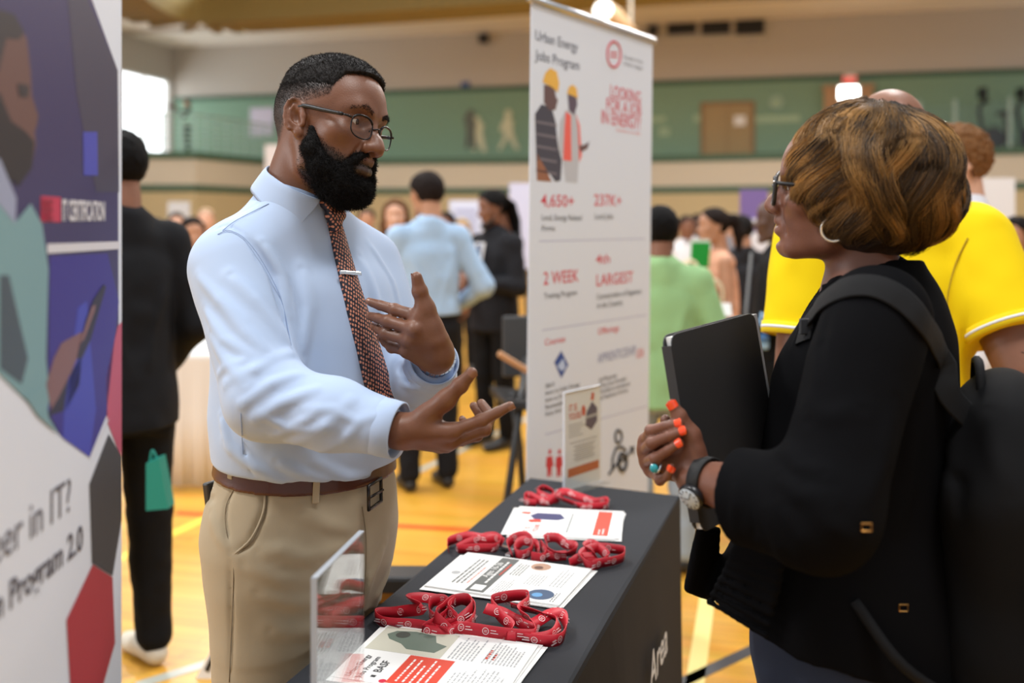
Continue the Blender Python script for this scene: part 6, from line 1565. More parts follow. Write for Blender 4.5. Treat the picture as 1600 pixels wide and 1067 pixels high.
def stack2(far_l, far_r, w, count, what, topfn, rnd, group, spread=1.0):
    a, b, n_ = corner_page(far_l, far_r, w); L_ = np.linalg.norm(b - a); vdir = nrm(a - b); udir = -n_; r = random.Random(rnd)
    for i in range(count):
        last = i == count - 1; t = 0 if last else r.uniform(-0.045, 0.045) * spread
        c_, s_ = math.cos(t), math.sin(t); u2, v2 = udir * c_ + vdir * s_, vdir * c_ - udir * s_
        o_ = b + n_ * w + (np.zeros(3) if last else udir * r.uniform(-0.012, 0.006) * spread + vdir * r.uniform(-0.012, 0.012) * spread)
        sh_ = Sheet('flyer', o_, u2, v2, w, L_, TZ + 0.0012 + i * 0.0012, what[1] if last else what[0], group=None if last else group)
        if last: topfn(sh_)
stack2((606, 982), (842, 1014), 0.216, 6, ('white sheet in the nearest stack, under the flyer with the red block', 'flyer with a photo and red block, topmost of the nearest paper stack'), top_near, 3, 'sheets of the nearest stack')
def top_mid(s):
    s.rect('grey_band', 0.03, 0.56, 0.97, 0.70, I_GREY)
    s.z += 0.0003; s.text('band_lettering', 'Ages 16-26', 0.40, 0.645, 0.020, M_PAPER, 0.004); s.rect('band_box', 0.07, 0.585, 0.20, 0.675, M_PAPER); s.lines('band_text', 0.26, 0.60, 0.92, 0.635, 1, M_PAPER, 0.5, 3)
    s.lines('red_text', 0.5, 0.572, 0.85, 0.592, 1, I_RED, 0.7, 4); s.z -= 0.0003
    s.lines('title_text', 0.12, 0.76, 0.9, 0.86, 3, I_GREY, 0.42, 5, 0.2, True); s.lines('title_text', 0.2, 0.725, 0.85, 0.752, 1, ink('pale_red', srgb(216, 150, 140)), 0.5, 6)
    s.disc('logo_disc', 0.42, 0.90, 0.045, I_LG); s.lines('logo_text', 0.5, 0.885, 0.68, 0.91, 2, I_LG, 0.4, 2)
    s.lines('body_text', 0.08, 0.42, 0.45, 0.53, 6, I_LG, 0.42, 7); s.lines('body_text', 0.55, 0.44, 0.92, 0.53, 4, I_GREY, 0.42, 8)
    s.disc('photo_disc', 0.86, 0.36, 0.10, ink('photo_tan', srgb(178, 140, 116))); s.disc('photo_disc', 0.18, 0.18, 0.125, ink('photo_blue', srgb(54, 78, 110)))
    s.z += 0.0002; s.disc('photo_spot', 0.16, 0.20, 0.05, ink('photo_sky', srgb(90, 150, 200))); s.disc('photo_spot', 0.83, 0.37, 0.045, ink('photo_brown', srgb(96, 64, 52))); s.z -= 0.0002
    s.lines('body_text', 0.35, 0.24, 0.68, 0.37, 6, I_LG, 0.42, 9, 0.3, True); s.lines('body_text', 0.40, 0.08, 0.95, 0.19, 4, I_LG, 0.35, 10); s.lines('body_text', 0.05, 0.05, 0.30, 0.09, 2, I_GREY, 0.4, 11)
stack2((731, 867), (925, 893), 0.216, 5, ('white sheet in the middle stack, under the flyer with the grey band', 'flyer with a dark grey band, topmost of the middle paper stack'), top_mid, 8, 'sheets of the middle stack', 0.8)
def top_far(s):
    s.rect('red_band', 0.05, 0.10, 0.95, 0.235, I_RED); s.z += 0.0002; s.lines('band_text', 0.10, 0.13, 0.35, 0.20, 2, M_PAPER, 0.35, 2); s.z -= 0.0002
    s.text('headline', 'IT IS', 0.06, 0.80, 0.020, I_RED, 0.004); s.text('headline', 'YOURS', 0.06, 0.72, 0.020, I_RED, 0.004)
    s.poly('hexagon', [(0.60, 0.52), (0.78, 0.58), (0.78, 0.80), (0.66, 0.86), (0.52, 0.80), (0.52, 0.58)], ink('hex_navy', srgb(52, 54, 96)))
    s.poly('red_hexagon', [(0.42, 0.72), (0.52, 0.74), (0.52, 0.84), (0.46, 0.86), (0.40, 0.82)], I_RED); s.poly('red_hexagon', [(0.70, 0.86), (0.80, 0.86), (0.80, 0.95), (0.72, 0.95)], I_RED)
    s.lines('body_text', 0.06, 0.52, 0.42, 0.68, 5, I_LG, 0.42, 3); s.lines('body_text', 0.1, 0.45, 0.9, 0.48, 1, I_GREY, 0.6, 4); s.lines('body_text', 0.15, 0.27, 0.85, 0.43, 8, I_LG, 0.4, 5, 0.2, True)
stack2((812, 795), (975, 803), 0.216, 5, ('white sheet in the farthest stack, under the flyer with the red band', 'flyer with a red band and blue hexagon, topmost of the farthest paper stack'), top_far, 14, 'sheets of the farthest stack', 1.2)

# ---- clear sign holders
M_ACRYL = thin_clear('clear_acrylic', 0.02, 1.55); M_EDGE = mat('acrylic_edge', srgb(190, 196, 204), 0.15, spec=0.8)
def holder(a, b, h, label, insert=None):
    "upright acrylic holder standing on the table from point a to point b"
    a = a * [1, 1, 0] + GZ * TZ; b = b * [1, 1, 0] + GZ * TZ; d = nrm(b - a); n_ = np.array([-d[1], d[0], 0]); L_ = np.linalg.norm(b - a); c = (a + b) / 2
    hd = empty('sign_holder', c, label, 'sign holder')
    MB().obox(c + GZ * (h / 2 + 0.004) + n_ * 0.0030, (d, n_, GZ), (L_ / 2, 0.0012, h / 2)).build('front_sheet', M_ACRYL, hd)
    MB().obox(c + GZ * (h / 2 + 0.004) - n_ * 0.0030, (d, n_, GZ), (L_ / 2, 0.0012, h / 2)).build('back_sheet', M_ACRYL, hd)
    MB().obox(c + GZ * (h + 0.004), (d, n_, GZ), (L_ / 2, 0.0042, 0.0015)).build('top_bend', M_EDGE, hd, bevel=0.001)
    MB().obox(a + GZ * (h / 2 + 0.004), (d, n_, GZ), (0.0006, 0.004, h / 2)).build('side_edge', M_EDGE, hd)
    MB().obox(c + GZ * 0.002, (d, n_, GZ), (L_ / 2, 0.035, 0.0018)).build('base', M_ACRYL, hd, bevel=0.0005)
    return hd, a, d, n_, L_
holder(np.array([-0.252, 1.267, 0]), np.array([-0.2205, 1.46, 0]), 0.281, 'empty clear acrylic sign holder standing at the near left of the table')
ha, hb = tp(881, 772), tp(938, 752)
hd, a, d, n_, L_ = holder(ha, hb, 0.27, 'clear sign holder with a printed flyer at the far end of the table')
n_ = n_ if n_[1] < 0 else -n_
MB().obox(a + d * L_ / 2 + GZ * 0.139, (d, n_, GZ), (L_ / 2 - 0.002, 0.0004, 0.133)).build('flyer_insert', M_PAPER, hd)
def hp(x, z): return a + d * L_ * x + GZ * (0.006 + 0.264 * z) + n_ * 0.0009
def hpoly(name, pts, m, k=1): return MB().prism([hp(x, z) + n_ * 0.0002 * k for x, z in pts], n_ * 0.0001).build(name, m, hd)
hpoly('red_band', [(0.1, 0.13), (0.95, 0.13), (0.95, 0.22), (0.1, 0.22)], ink('orange_red', srgb(190, 72, 36)))
hpoly('hexagon', [(0.58, 0.62), (0.74, 0.56), (0.90, 0.64), (0.90, 0.78), (0.76, 0.86), (0.60, 0.76)], ink('hex_navy', srgb(46, 50, 84)))
hpoly('hexagon_band', [(0.58, 0.69), (0.90, 0.70), (0.90, 0.73), (0.58, 0.72)], ink('light_grey', srgb(168, 170, 172)), 2)
hpoly('red_hexagon', [(0.48, 0.74), (0.56, 0.73), (0.58, 0.80), (0.52, 0.85), (0.47, 0.82)], I_RED); hpoly('red_hexagon', [(0.72, 0.88), (0.80, 0.87), (0.82, 0.94), (0.75, 0.96)], I_RED)
text_obj('headline', 'IT IS', hp(0.12, 0.81) + n_ * 0.0004, d, GZ, 0.026, I_RED, hd, 0.004, xs=0.8); text_obj('headline', 'YOURS', hp(0.12, 0.72) + n_ * 0.0004, d, GZ, 0.026, I_RED, hd, 0.004, xs=0.7)
mbt = MB()
for k, (x0, x1, z) in enumerate([(0.12, 0.5, 0.66), (0.12, 0.6, 0.63), (0.12, 0.45, 0.60), (0.12, 0.42, 0.57), (0.12, 0.5, 0.54), (0.15, 0.9, 0.47)] + [(0.25 + 0.05 * (q % 2), 0.85 - 0.04 * (q % 3), 0.43 - 0.022 * q) for q in range(8)]):
    mbt.prism([hp(x0, z), hp(x1, z), hp(x1, z + 0.010), hp(x0, z + 0.010)], n_ * 0.0001)
mbt.build('body_text', ink('light_grey', srgb(168, 170, 172)), hd)

# ---- red lanyards: woven ribbon in loose loops
M_LAN = mat('lanyard_red', srgb(186, 26, 44), 0.45, spec=0.4, bump=(1500, 0.15)); M_LOGO = mat('print_pale', srgb(235, 205, 205), 0.6)
def lanyard(px, label, w=0.0105, clip=None, seed=0):
    """px: list of (x, y, lift, tilt): ribbon centre over the table at pixel, height above it, tilt of the band from lying flat (0) to on edge (1)"""
    r = random.Random(seed); cps = []; til = []
    for x, y, l, t in px:
        z = TZ + 0.004 + l; p = on_plane(x, y, np.array([0, 0, z]), GZ); cps.append(p); til.append(t)
    n = 10; P_ = catmull(cps, n); T_ = np.interp(np.arange(len(P_)) / n, np.arange(len(til)), til)
    rows = []; info = []; prev = None
    for i, p in enumerate(P_):
        t = nrm(P_[min(i + 1, len(P_) - 1)] - P_[max(i - 1, 0)]); flat = nrm(np.cross(GZ, t)); edge = nrm(np.cross(t, flat))
        s = nrm(flat * math.cos(T_[i] * math.pi / 2) + edge * math.sin(T_[i] * math.pi / 2))
        if prev is not None and s @ prev < 0: s = -s
        prev = s; nn = np.cross(t, s); lo = min(0.0, p[2] - abs(s[2]) * w - TZ - 0.0015); p = p - GZ * lo
        rows.append([p + s * w + nn * 0.0006, p - s * w + nn * 0.0006, p - s * w - nn * 0.0006, p + s * w - nn * 0.0006]); info.append((p, t, s, nn))
    v = [q for rw in rows for q in rw]; m = len(rows)
    f = [(i * 4 + j, i * 4 + (j + 1) % 4, (i + 1) * 4 + (j + 1) % 4, (i + 1) * 4 + j) for i in range(m - 1) for j in range(4)] + [(3, 2, 1, 0), tuple((m - 1) * 4 + j for j in range(4))]
    ln = mesh_obj('lanyard', v, f, M_LAN, None, True); tag(ln, label, 'lanyard', 'red lanyards on the table')
    acc = 0.0; nxt = 0.025; mb = MB()
    for i in range(1, m):
        acc += np.linalg.norm(info[i][0] - info[i - 1][0])
        if acc > nxt:
            nxt = acc + 0.045; p, t, s, nn = info[i]
            for sg in (1, -1):
                o_ = p + nn * 0.0009 * sg
                for k in range(14):
                    a0, a1 = 2 * math.pi * k / 14, 2 * math.pi * (k + 1) / 14
                    c = lambda a, q: o_ + (t * math.cos(a) + s * math.sin(a)) * q
                    mb.poly([c(a0, 0.0062), c(a1, 0.0062), c(a1, 0.0050), c(a0, 0.0050)])
                for e in (-0.0013, 0.0013): mb.poly([o_ + t * -0.003 + s * (e - 0.0005), o_ + t * 0.003 + s * (e - 0.0005), o_ + t * 0.003 + s * (e + 0.0005), o_ + t * -0.003 + s * (e + 0.0005)])
                for e, ww in ((0.0025, 0.010), (-0.002, 0.014)): mb.poly([o_ + t * 0.009 + s * (e - 0.0007), o_ + t * (0.009 + ww) + s * (e - 0.0007), o_ + t * (0.009 + ww) + s * (e + 0.0007), o_ + t * 0.009 + s * (e + 0.0007)])
    if mb.f: mb.build('printed_logos', M_LOGO, ln)
    if clip is not None:
        c0 = on_plane(clip[0], clip[1], np.array([0, 0, TZ + 0.006]), GZ); dd = nrm(np.array([math.cos(clip[2]), math.sin(clip[2]), 0])); ss = np.cross(GZ, dd)
        MB().obox(c0, (dd, ss, GZ), (0.012, 0.006, 0.0025)).tube([c0 + dd * 0.012, c0 + dd * 0.02 + ss * 0.005, c0 + dd * 0.028, c0 + dd * 0.02 - ss * 0.005, c0 + dd * 0.012], 0.0012, 6).build('metal_clip', M_STEEL, ln, bevel=0.0008)
    return ln
# nearest row
lanyard([(700, 992, .002, .7), (655, 978, .006, .9), (600, 975, .004, .9), (588, 962, .004, 1), (630, 955, .012, .9), (660, 950, .03, .8), (640, 936, .03, .5), (668, 934, .034, .4), (700, 945, .03, .6), (690, 965, .02, .9), (660, 985, .006, .8), (700, 990, .004, .6), (735, 975, .012, .9), (742, 950, .02, 1), (722, 936, .03, 1), (700, 950, .03, 1), (712, 970, .018, .8), (690, 980, .008, .8)],
        'red lanyard in loops at the left end of the nearest row, above the photo flyer', clip=(618, 979, 2.6), seed=1)
lanyard([(690, 974, .006, .7), (672, 958, .02, .9), (676, 940, .034, 1), (694, 938, .034, 1), (702, 955, .02, 1), (694, 975, .008, .9), (720, 968, .016, .6), (738, 948, .03, .9), (730, 936, .034, 1), (708, 938, .034, 1), (690, 950, .03, .8), (680, 962, .03, .9), (700, 984, .008, .9), (712, 988, .004, .8)],
        'red lanyard with upright coils in the middle left of the nearest row', clip=(692, 986, -0.4), seed=2)
lanyard([(700, 978, .012, .3), (735, 982, .016, .9), (775, 988, .014, 1), (815, 992, .012, 1), (838, 990, .012, .9), (832, 970, .022, .5), (812, 955, .03, .7), (826, 940, .03, .9), (822, 930, .032, 1), (790, 932, .034, 1), (768, 940, .03, 1), (780, 960, .02, .8), (800, 980, .012, .7), (790, 998, .004, .8), (806, 1000, .004, .9)],
        'red lanyard pulled out straight along the front of the nearest row', seed=3)
lanyard([(758, 950, .026, .4), (785, 958, .022, .7), (805, 968, .012, .8), (830, 975, .010, .4), (862, 958, .018, .3), (880, 962, .014, .6), (884, 985, .010, .9), (870, 1002, .006, 1), (835, 1003, .004, .9), (815, 996, .004, .6), (840, 998, .008, .9), (866, 990, .012, .8), (872, 970, .014, .7), (850, 960, .016, .4), (815, 950, .028, .5), (798, 945, .032, .5)],
        'red lanyard at the right end of the nearest row with a wide open loop', seed=4)
# middle row
lanyard([(700, 860, .004, .9), (702, 846, .008, 1), (730, 838, .02, .9), (758, 842, .022, .7), (780, 842, .016, .8), (775, 855, .010, .9), (745, 856, .010, .9), (715, 858, .006, .9), (738, 846, .016, .8), (770, 838, .020, .8), (786, 848, .010, .8)],
        'red lanyard at the left end of the middle row, on the table edge', clip=(788, 855, -0.6), seed=5)
lanyard([(800, 868, .004, .8), (794, 850, .014, .8), (810, 838, .026, .9), (826, 840, .026, .9), (832, 856, .012, 1), (818, 868, .006, 1), (805, 862, .010, .9), (815, 845, .022, .6), (836, 850, .016, .7), (842, 866, .006, .9)],
        'red lanyard with a metal clip, second from the table edge in the middle row', clip=(797, 865, 1.1), seed=6)
lanyard([(830, 872, .004, 1), (848, 874, .004, 1), (856, 858, .014, .9), (852, 842, .022, .8), (870, 840, .022, .7), (884, 850, .016, .6), (896, 852, .014, .7), (900, 860, .010, .9), (880, 866, .010, .4), (862, 862, .014, .6), (845, 850, .018, .9), (858, 868, .008, .9), (885, 870, .004, .8)],
        'red lanyard bundled in the centre of the middle row', seed=7)
lanyard([(890, 882, .004, 1), (905, 872, .012, .7), (930, 868, .014, .6), (915, 856, .024, .6), (925, 850, .026, .7), (945, 864, .018, .7), (948, 874, .010, .9), (925, 886, .004, 1), (908, 868, .018, .6), (930, 856, .022, .8), (962, 858, .016, 1), (976, 862, .012, 1), (970, 874, .006, .9), (945, 880, .006, .9), (918, 882, .004, .8)],
        'red lanyard at the right end of the middle row beside the grey band flyer', seed=8)
# far one
lanyard([(838, 788, .004, .8), (820, 782, .010, 1), (826, 774, .014, .9), (852, 784, .006, .7), (868, 772, .020, .6), (850, 762, .030, .7), (840, 770, .022, .9), (866, 780, .010, .7), (880, 768, .022, .5), (905, 776, .014, .6), (930, 784, .008, .9), (948, 782, .010, 1), (948, 792, .004, 1), (915, 794, .004, .9), (895, 786, .008, .6), (868, 776, .016, .5)],
        'red lanyard lying alone at the far end of the table before the printed sign', seed=9)
# ---- things on the floor and around
tb2 = empty('table', P(285, 765, 5.6) * [1, 1, 0], 'far table under a white cloth between the man in black and the bearded man', 'table')
w0, w1 = P(215, 560, 5.55), P(352, 560, 5.55); zt = 0.735
mb = MB(); dpt = np.array([0.1, 0.75, 0])
mb.prism([q * [1, 1, 0] + GZ * zt for q in (w0, w1, w1 + dpt, w0 + dpt)], [0, 0, 0.012]).build('table_top', M_WHITE, tb2)
nf = 40; v = []; 
for z in (zt + 0.014, zt - 0.02, 0.4, 0.02):
    for i in range(nf + 1):
        p = w0 + (w1 - w0) * i / nf; v.append(p * [1, 1, 0] + GZ * z + np.array([0, -0.015 - 0.012 * (zt - z) * (1 + math.sin(i * 0.7) + 0.5 * math.sin(i * 1.9)) , 0]))
f = [(r * (nf + 1) + i, r * (nf + 1) + i + 1, (r + 1) * (nf + 1) + i + 1, (r + 1) * (nf + 1) + i) for r in range(3) for i in range(nf)]
cl = mesh_obj('cloth_skirt', v, f, mat('cloth_white', srgb(216, 210, 204), 0.85), tb2, True); cl.modifiers.new('s', 'SOLIDIFY').thickness = 0.004
ch = empty('folding_chair', P(800, 600, 4.3) * [1, 1, 0], 'black folding chair with a wooden arm behind the tall white banner', 'chair')
D_ = 4.25
MB().tube([P(770, 838, 3.9) * [1, 1, 0], P(812, 640, 4.2), P(822, 560, 4.4)], 0.016, 8).build('leg', M_BLACK, ch, True)
MB().tube([P(826, 800, 4.3) * [1, 1, 0], P(812, 700, 4.3), P(800, 610, 4.3)], 0.016, 8).build('leg', M_BLACK, ch, True)
MB().tube([P(842, 790, 4.5) * [1, 1, 0], P(842, 600, 4.5)], 0.016, 8).build('leg', M_BLACK, ch, True)
MB().obox(P(825, 625, 4.35), (np.array([1, 0.2, -0.15]), np.array([-0.2, 1, 0]), GZ), (0.14, 0.18, 0.02)).build('seat', M_BLACK, ch, bevel=0.008)
MB().obox(P(802, 566, 4.25), (np.array([1, 0.1, -0.62]), np.array([-0.1, 1, 0]), np.array([0.62, 0, 1])), (0.075, 0.03, 0.012)).build('armrest', mat('wood_arm', srgb(178, 128, 84), 0.5), ch, bevel=0.006)
MB().obox(P(838, 540, 4.6), (np.array([1, 0.2, 0]), np.array([-0.2, 1, 0]), GZ), (0.16, 0.015, 0.14)).build('backrest', M_DARKGREY, ch, bevel=0.01)
bx = empty('equipment_case', P(640, 960, 2.62) * [1, 1, 0], 'low black case on the floor between the khaki trousers and the table', 'case')
c = P(632, 890, 2.62); hh = c[2]
MB().obox(np.array([c[0], c[1] - 0.01, hh / 2]), np.eye(3), (0.11, 0.05, hh / 2)).build('case_body', M_BLACK, bx, bevel=0.01)
MB().obox(np.array([c[0] - 0.04, c[1] - 0.063, hh - 0.05]), np.eye(3), (0.02, 0.003, 0.012)).build('latch', mat('brass', srgb(150, 110, 60), 0.3, metal=1.0), bx)
sn = P(322, 1062, 3.24); sn[2] = 0
sh_ = empty('gift_bag', sn, 'white paper bag with black marks low behind the khaki trousers', 'bag')
MB().prism([sn + [-0.035, 0, 0], sn + [0.06, 0, 0], sn + [0.065, 0, 0.10], sn + [0.02, 0, 0.10]], [0, 0.05, 0]).build('bag_body', M_WHITE, sh_)
MB().prism([sn + [-0.005, -0.001, 0.03], sn + [0.02, -0.001, 0.085], sn + [0.03, -0.001, 0.07], sn + [0.008, -0.001, 0.02]], [0, -0.001, 0]).build('bag_mark', M_BLACK, sh_)
ph = P(336, 770, 1.79)
pn = empty('phone', ph, 'black phone sticking out of the back pocket of the khaki trousers', 'phone')
MB().obox(ph + [0.006, 0.028, -0.042], (np.array([1, -0.6, 0.12]), np.array([0.6, 1, 0]), np.array([-0.12, 0, 1])), (0.008, 0.034, 0.060)).build('phone_body', M_BLACK, pn, bevel=0.004)
MB().obox(ph + [0.001, -0.006, 0.008], np.eye(3), (0.003, 0.003, 0.003)).build('lens', M_STEEL, pn)
# ---------------------------------------------------------------- roll-up banners
class Banner:
    "a printed roll-up: near edge foot a, far edge foot b, height h; art is drawn by pixel positions on its real plane"
    def __init__(s, a, b, z1, label, lean=0.0, z0=0.06, stand=True, m=None):
        s.a, s.b = np.asarray(a, float) * [1, 1, 0], np.asarray(b, float) * [1, 1, 0]
        s.u = nrm(s.b - s.a); s.n = np.array([s.u[1], -s.u[0], 0])
        mid = (s.a + s.b) / 2
        if (np.array([0, 0, 0]) - mid) @ s.n < 0: s.n = -s.n
        s.up = nrm(GZ + lean * s.n); s.nn = nrm(np.cross(s.u, s.up)); s.nn = s.nn if s.nn @ s.n > 0 else -s.nn
        s.h = z1; s.W = np.linalg.norm(s.b - s.a); c = mid
        s.o = empty('roll_up_banner', c, label, 'banner')
        A_, B_ = s.a + s.up * z0, s.b + s.up * z0
        MB().prism([A_, B_, B_ + s.up * (z1 - z0), A_ + s.up * (z1 - z0)], -s.nn * 0.002).build('print_sheet', m or mat('banner_white', srgb(220, 227, 240), 0.5), s.o)
        MB().tube([s.a - s.u * 0.012 + s.up * z1, s.b + s.u * 0.012 + s.up * z1], 0.013, 12).build('top_rail', M_STEEL, s.o, True)
        if stand:
            MB().obox(c + GZ * (z0 / 2 + 0.002) - s.n * 0.05, (s.u, s.n, GZ), (s.W / 2 + 0.02, 0.05, z0 / 2)).build('base_housing', M_STEEL, s.o, bevel=0.01)
            MB().tube([c - s.n * 0.03 + GZ * z0, c - s.n * 0.03 + s.up * (z1 - 0.01)], 0.010, 8).build('support_pole', M_STEEL, s.o)
    def at(s, x, y, k=1): return on_plane(x, y, s.a + s.nn * (0.00025 * k), s.nn)
    def rel(s, fu, z, k=1): return s.a + s.u * fu * s.W + s.up * z + s.nn * 0.00025 * k
    def poly(s, name, px, m, k=1, clip=True):
        pts = [s.at(x, y, k) for x, y in px]
        if clip:
            out = []
            for p in pts:
                t = (p - s.a) @ s.u; t2 = min(max(t, 0.001), s.W - 0.001); out.append(p + s.u * (t2 - t))
            pts = out
        return MB().prism(pts, -s.nn * 0.0001).build(name, m, s.o)
    def text(s, name, body, px, px_top, m, bold=0.0, xs=1.0, align='LEFT', k=2, end=None):
        "px = baseline start, px_top = pixel straight above it at cap height"
        a, t = s.at(*px, k), s.at(*px_top, k); cap_h = np.linalg.norm(t - a)
        u = s.u if s.u @ np.cross(s.up, s.nn) > 0 else -s.u
        fit = None if end is None else abs((s.at(end, px[1], k) - a) @ u)
        return text_obj(name, body, a, u, s.up, cap_h / 0.70, m, s.o, bold, align, xs, fit=fit)
    def line(s, name, p0, p1, px_w, m, k=1):
        a, b = s.at(*p0, k), s.at(*p1, k); w_ = np.linalg.norm(s.at(p0[0], p0[1] + px_w, k) - a) / 2
        return MB().prism([a - s.up * w_, b - s.up * w_, b + s.up * w_, a + s.up * w_], -s.nn * 0.0001).build(name, m, s.o)
def bink(n, c): return mat('banner_' + n, c, 0.5)
RED, GRY, DRK, NVY, LAV = bink('red', srgb(206, 46, 64)), bink('grey', srgb(110, 112, 118)), bink('dark', srgb(38, 38, 42)), bink('navy', srgb(58, 68, 104)), bink('lavender', srgb(172, 174, 204))
# ---- tall white banner behind the table
R_ = Banner(P(819, HY, 3.0), P(1010, HY, 3.69), 2.155, 'tall white roll-up banner printed with red figures, standing behind the far end of the table', lean=0.012)
tx = R_.text
tx('title', 'Urban Energy', (836, 62), (836, 46), bink('ink_navy', srgb(56, 62, 84)), 0.004, 0.92, end=903); tx('title', 'Jobs Program', (837, 93), (837, 77), bink('ink_navy', srgb(56, 62, 84)), 0.004, 0.92, end=906)
def ringp(name, cx_, cy_, rx, ry, th, m):
    pts = [R_.at(cx_ + rx * math.cos(a), cy_ + ry * math.sin(a), 2) for a in np.linspace(0, 2 * math.pi, 33)[:-1]]
    return MB().tube(pts, th, 6, closed=True).build(name, m, R_.o, True)
ringp('logo_ring', 959, 85, 10.5, 20, 0.004, RED)
R_.line('logo_bar', (953, 82), (965, 83), 3, RED, 2); R_.line('logo_bar', (953, 88), (965, 89), 3, RED, 2)
for y, t in ((91, 'Greater Area'), (101, 'Urban League')): tx('logo_lettering', t, (974, y), (974, y - 6), GRY, 0, end=1004)
tx('slogan', 'LOOKING', (953, 152), (953, 132), RED, 0.008, 0.62, end=1001); tx('slogan', 'FOR A JOB', (947, 171), (947, 152), RED, 0.008, 0.62, end=1002); tx('slogan', 'IN ENERGY?', (939, 192), (939, 171), RED, 0.008, 0.66, end=1001)
tx('slogan_small', 'Contact us today', (962, 205), (962, 199), bink('pale_red', srgb(226, 150, 150)), 0, 0.62, end=1001)
# workers photo
R_.poly('worker_jacket', [(836, 178), (846, 163), (862, 168), (868, 190), (872, 230), (878, 250), (876, 282), (868, 284), (858, 270), (839, 282)], bink('plaid_dark', srgb(66, 62, 74)), 2)
for k in range(5): R_.line('plaid_stripe', (838, 190 + k * 19), (870, 196 + k * 19), 4, bink('plaid_light', srgb(116, 108, 116)), 3)
R_.poly('worker_trousers', [(839, 240), (852, 262), (862, 284), (839, 282)], bink('brown', srgb(150, 96, 66)), 3)
R_.poly('worker_face', [(850, 132), (866, 136), (869, 152), (872, 156), (868, 172), (858, 172), (850, 160)], bink('face', srgb(102, 74, 72)), 3)
R_.poly('hard_hat', [(848, 128), (852, 114), (860, 106), (870, 112), (874, 130), (872, 144), (862, 136)], bink('hat_yellow', srgb(232, 180, 72)), 4)
R_.poly('worker_shirt', [(875, 190), (884, 172), (900, 176), (906, 220), (902, 286), (884, 284), (878, 240), (871, 240)], bink('shirt_grey', srgb(190, 192, 200)), 2)
R_.poly('safety_vest', [(884, 174), (892, 180), (893, 252), (880, 250), (882, 200)], bink('vest_orange', srgb(236, 98, 84)), 3); R_.poly('safety_vest', [(900, 178), (906, 196), (909, 244), (905, 254), (903, 200)], bink('vest_orange', srgb(236, 98, 84)), 3)
R_.poly('worker_face', [(887, 146), (901, 150), (902, 164), (897, 180), (889, 172)], bink('face_dark', srgb(92, 76, 92)), 3)
R_.poly('hard_hat', [(886, 146), (889, 136), (895, 132), (901, 138), (903, 154), (896, 150)], bink('hat_yellow', srgb(232, 180, 72)), 4)
R_.poly('worker_hand', [(904, 228), (914, 226), (921, 221), (918, 232), (908, 238)], bink('face', srgb(102, 74, 72)), 4)
tx('figure', '4,650+', (845, 322), (845, 303), RED, 0.008, 0.80, end=897); tx('caption', 'Local, Energy Related', (846, 344), (846, 335), DRK, 0, 0.66, end=909); tx('caption', 'Firms', (846, 361), (846, 352), DRK, 0, 0.66, end=867)
tx('figure', '237K+', (928, 321), (928, 303), RED, 0.008, 0.70, end=971); tx('caption', 'Local Jobs', (929, 342), (929, 333), DRK, 0, 0.62, end=958)
R_.line('rule', (842, 377), (1008, 373), 1.5, LAV)
tx('figure', '2 WEEK', (849, 445), (849, 425), RED, 0.008, 0.78, end=904); tx('caption', 'Training Program', (850, 467), (850, 458), DRK, 0, 0.66, end=901)
tx('figure', '4th', (931, 412), (931, 398), RED, 0.008, 0.74, end=953); tx('figure', 'LARGEST', (931, 447), (931, 429), RED, 0.008, 0.64, end=989); tx('caption', 'Concentration of Engineers', (932, 468), (932, 459), DRK, 0, 0.60, end=1002); tx('caption', 'in the Country', (933, 482), (933, 473), DRK, 0, 0.60, end=973)
R_.line('rule', (847, 516), (1010, 492), 1.5, LAV)
tx('heading', 'Courses', (851, 540), (851, 530), RED, 0.004, 0.74, end=883); tx('heading', 'Offerings', (934, 523), (934, 513), RED, 0.004, 0.66, end=967)
R_.poly('course_logo', [(866, 566), (877, 548), (888, 570), (877, 591)], bink('blue', srgb(40, 76, 150)), 2); R_.poly('course_logo_mark', [(871, 572), (880, 560), (884, 574), (878, 580), (874, 576)], bink('sky', srgb(190, 206, 236)), 3)
tx('offer_logo', 'APPRENTICESHIP', (934, 568), (934, 553), bink('steel_blue', srgb(120, 128, 168)), 0.0, 0.50, end=993); tx('offer_logo', 'USA', (994, 560), (994, 546), RED, 0.0, 0.5, end=1006)
for i in range(5): tx('list_line', ('OSHA 10', 'Intro to Solar Energy', 'Intro to Power Systems', 'Renewable Energy', 'First Aid and CPR')[i], (852, 607 + i * 11), (852, 600 + i * 11), DRK, 0, end=(866, 906, 908, 900, 902)[i])
for i in range(4): tx('list_line', ('Job Placement', 'Wrap Care Provided', 'Workforce Assistance', 'Job Readiness Services')[i], (936, 597 + i * 9.6), (936, 590 + i * 9.6), DRK, 0, end=(964, 978, 984, 981)[i])
R_.line('rule', (852, 679), (1012, 634), 1.5, LAV)
def pict(name, parts, m):
    for px in parts: R_.poly(name, px, m, 2)
for cx_ in (859, 874):
    pict('pictogram_person', [[(cx_ - 2, 704), (cx_ + 1, 701), (cx_ + 3, 705), (cx_ + 1, 710), (cx_ - 2, 709)], [(cx_ - 5, 714), (cx_ + 4, 712), (cx_ + 6, 728), (cx_ + 3, 729), (cx_ + 3, 744), (cx_ + 0.5, 744), (cx_, 732), (cx_ - 1, 745), (cx_ - 4, 745), (cx_ - 4, 730), (cx_ - 6, 730)]], RED)
ringp('growth_icon', 966, 682, 5, 10, 0.005, DRK); ringp('growth_icon', 972, 722, 6, 13, 0.008, DRK)
mbq = MB().tube([R_.at(*q, 2) for q in ((956, 735), (957, 715), (962, 700), (972, 698), (978, 704))], 0.005, 6).tube([R_.at(*q, 2) for q in ((951, 741), (962, 726), (976, 716), (990, 700))], 0.005, 6)
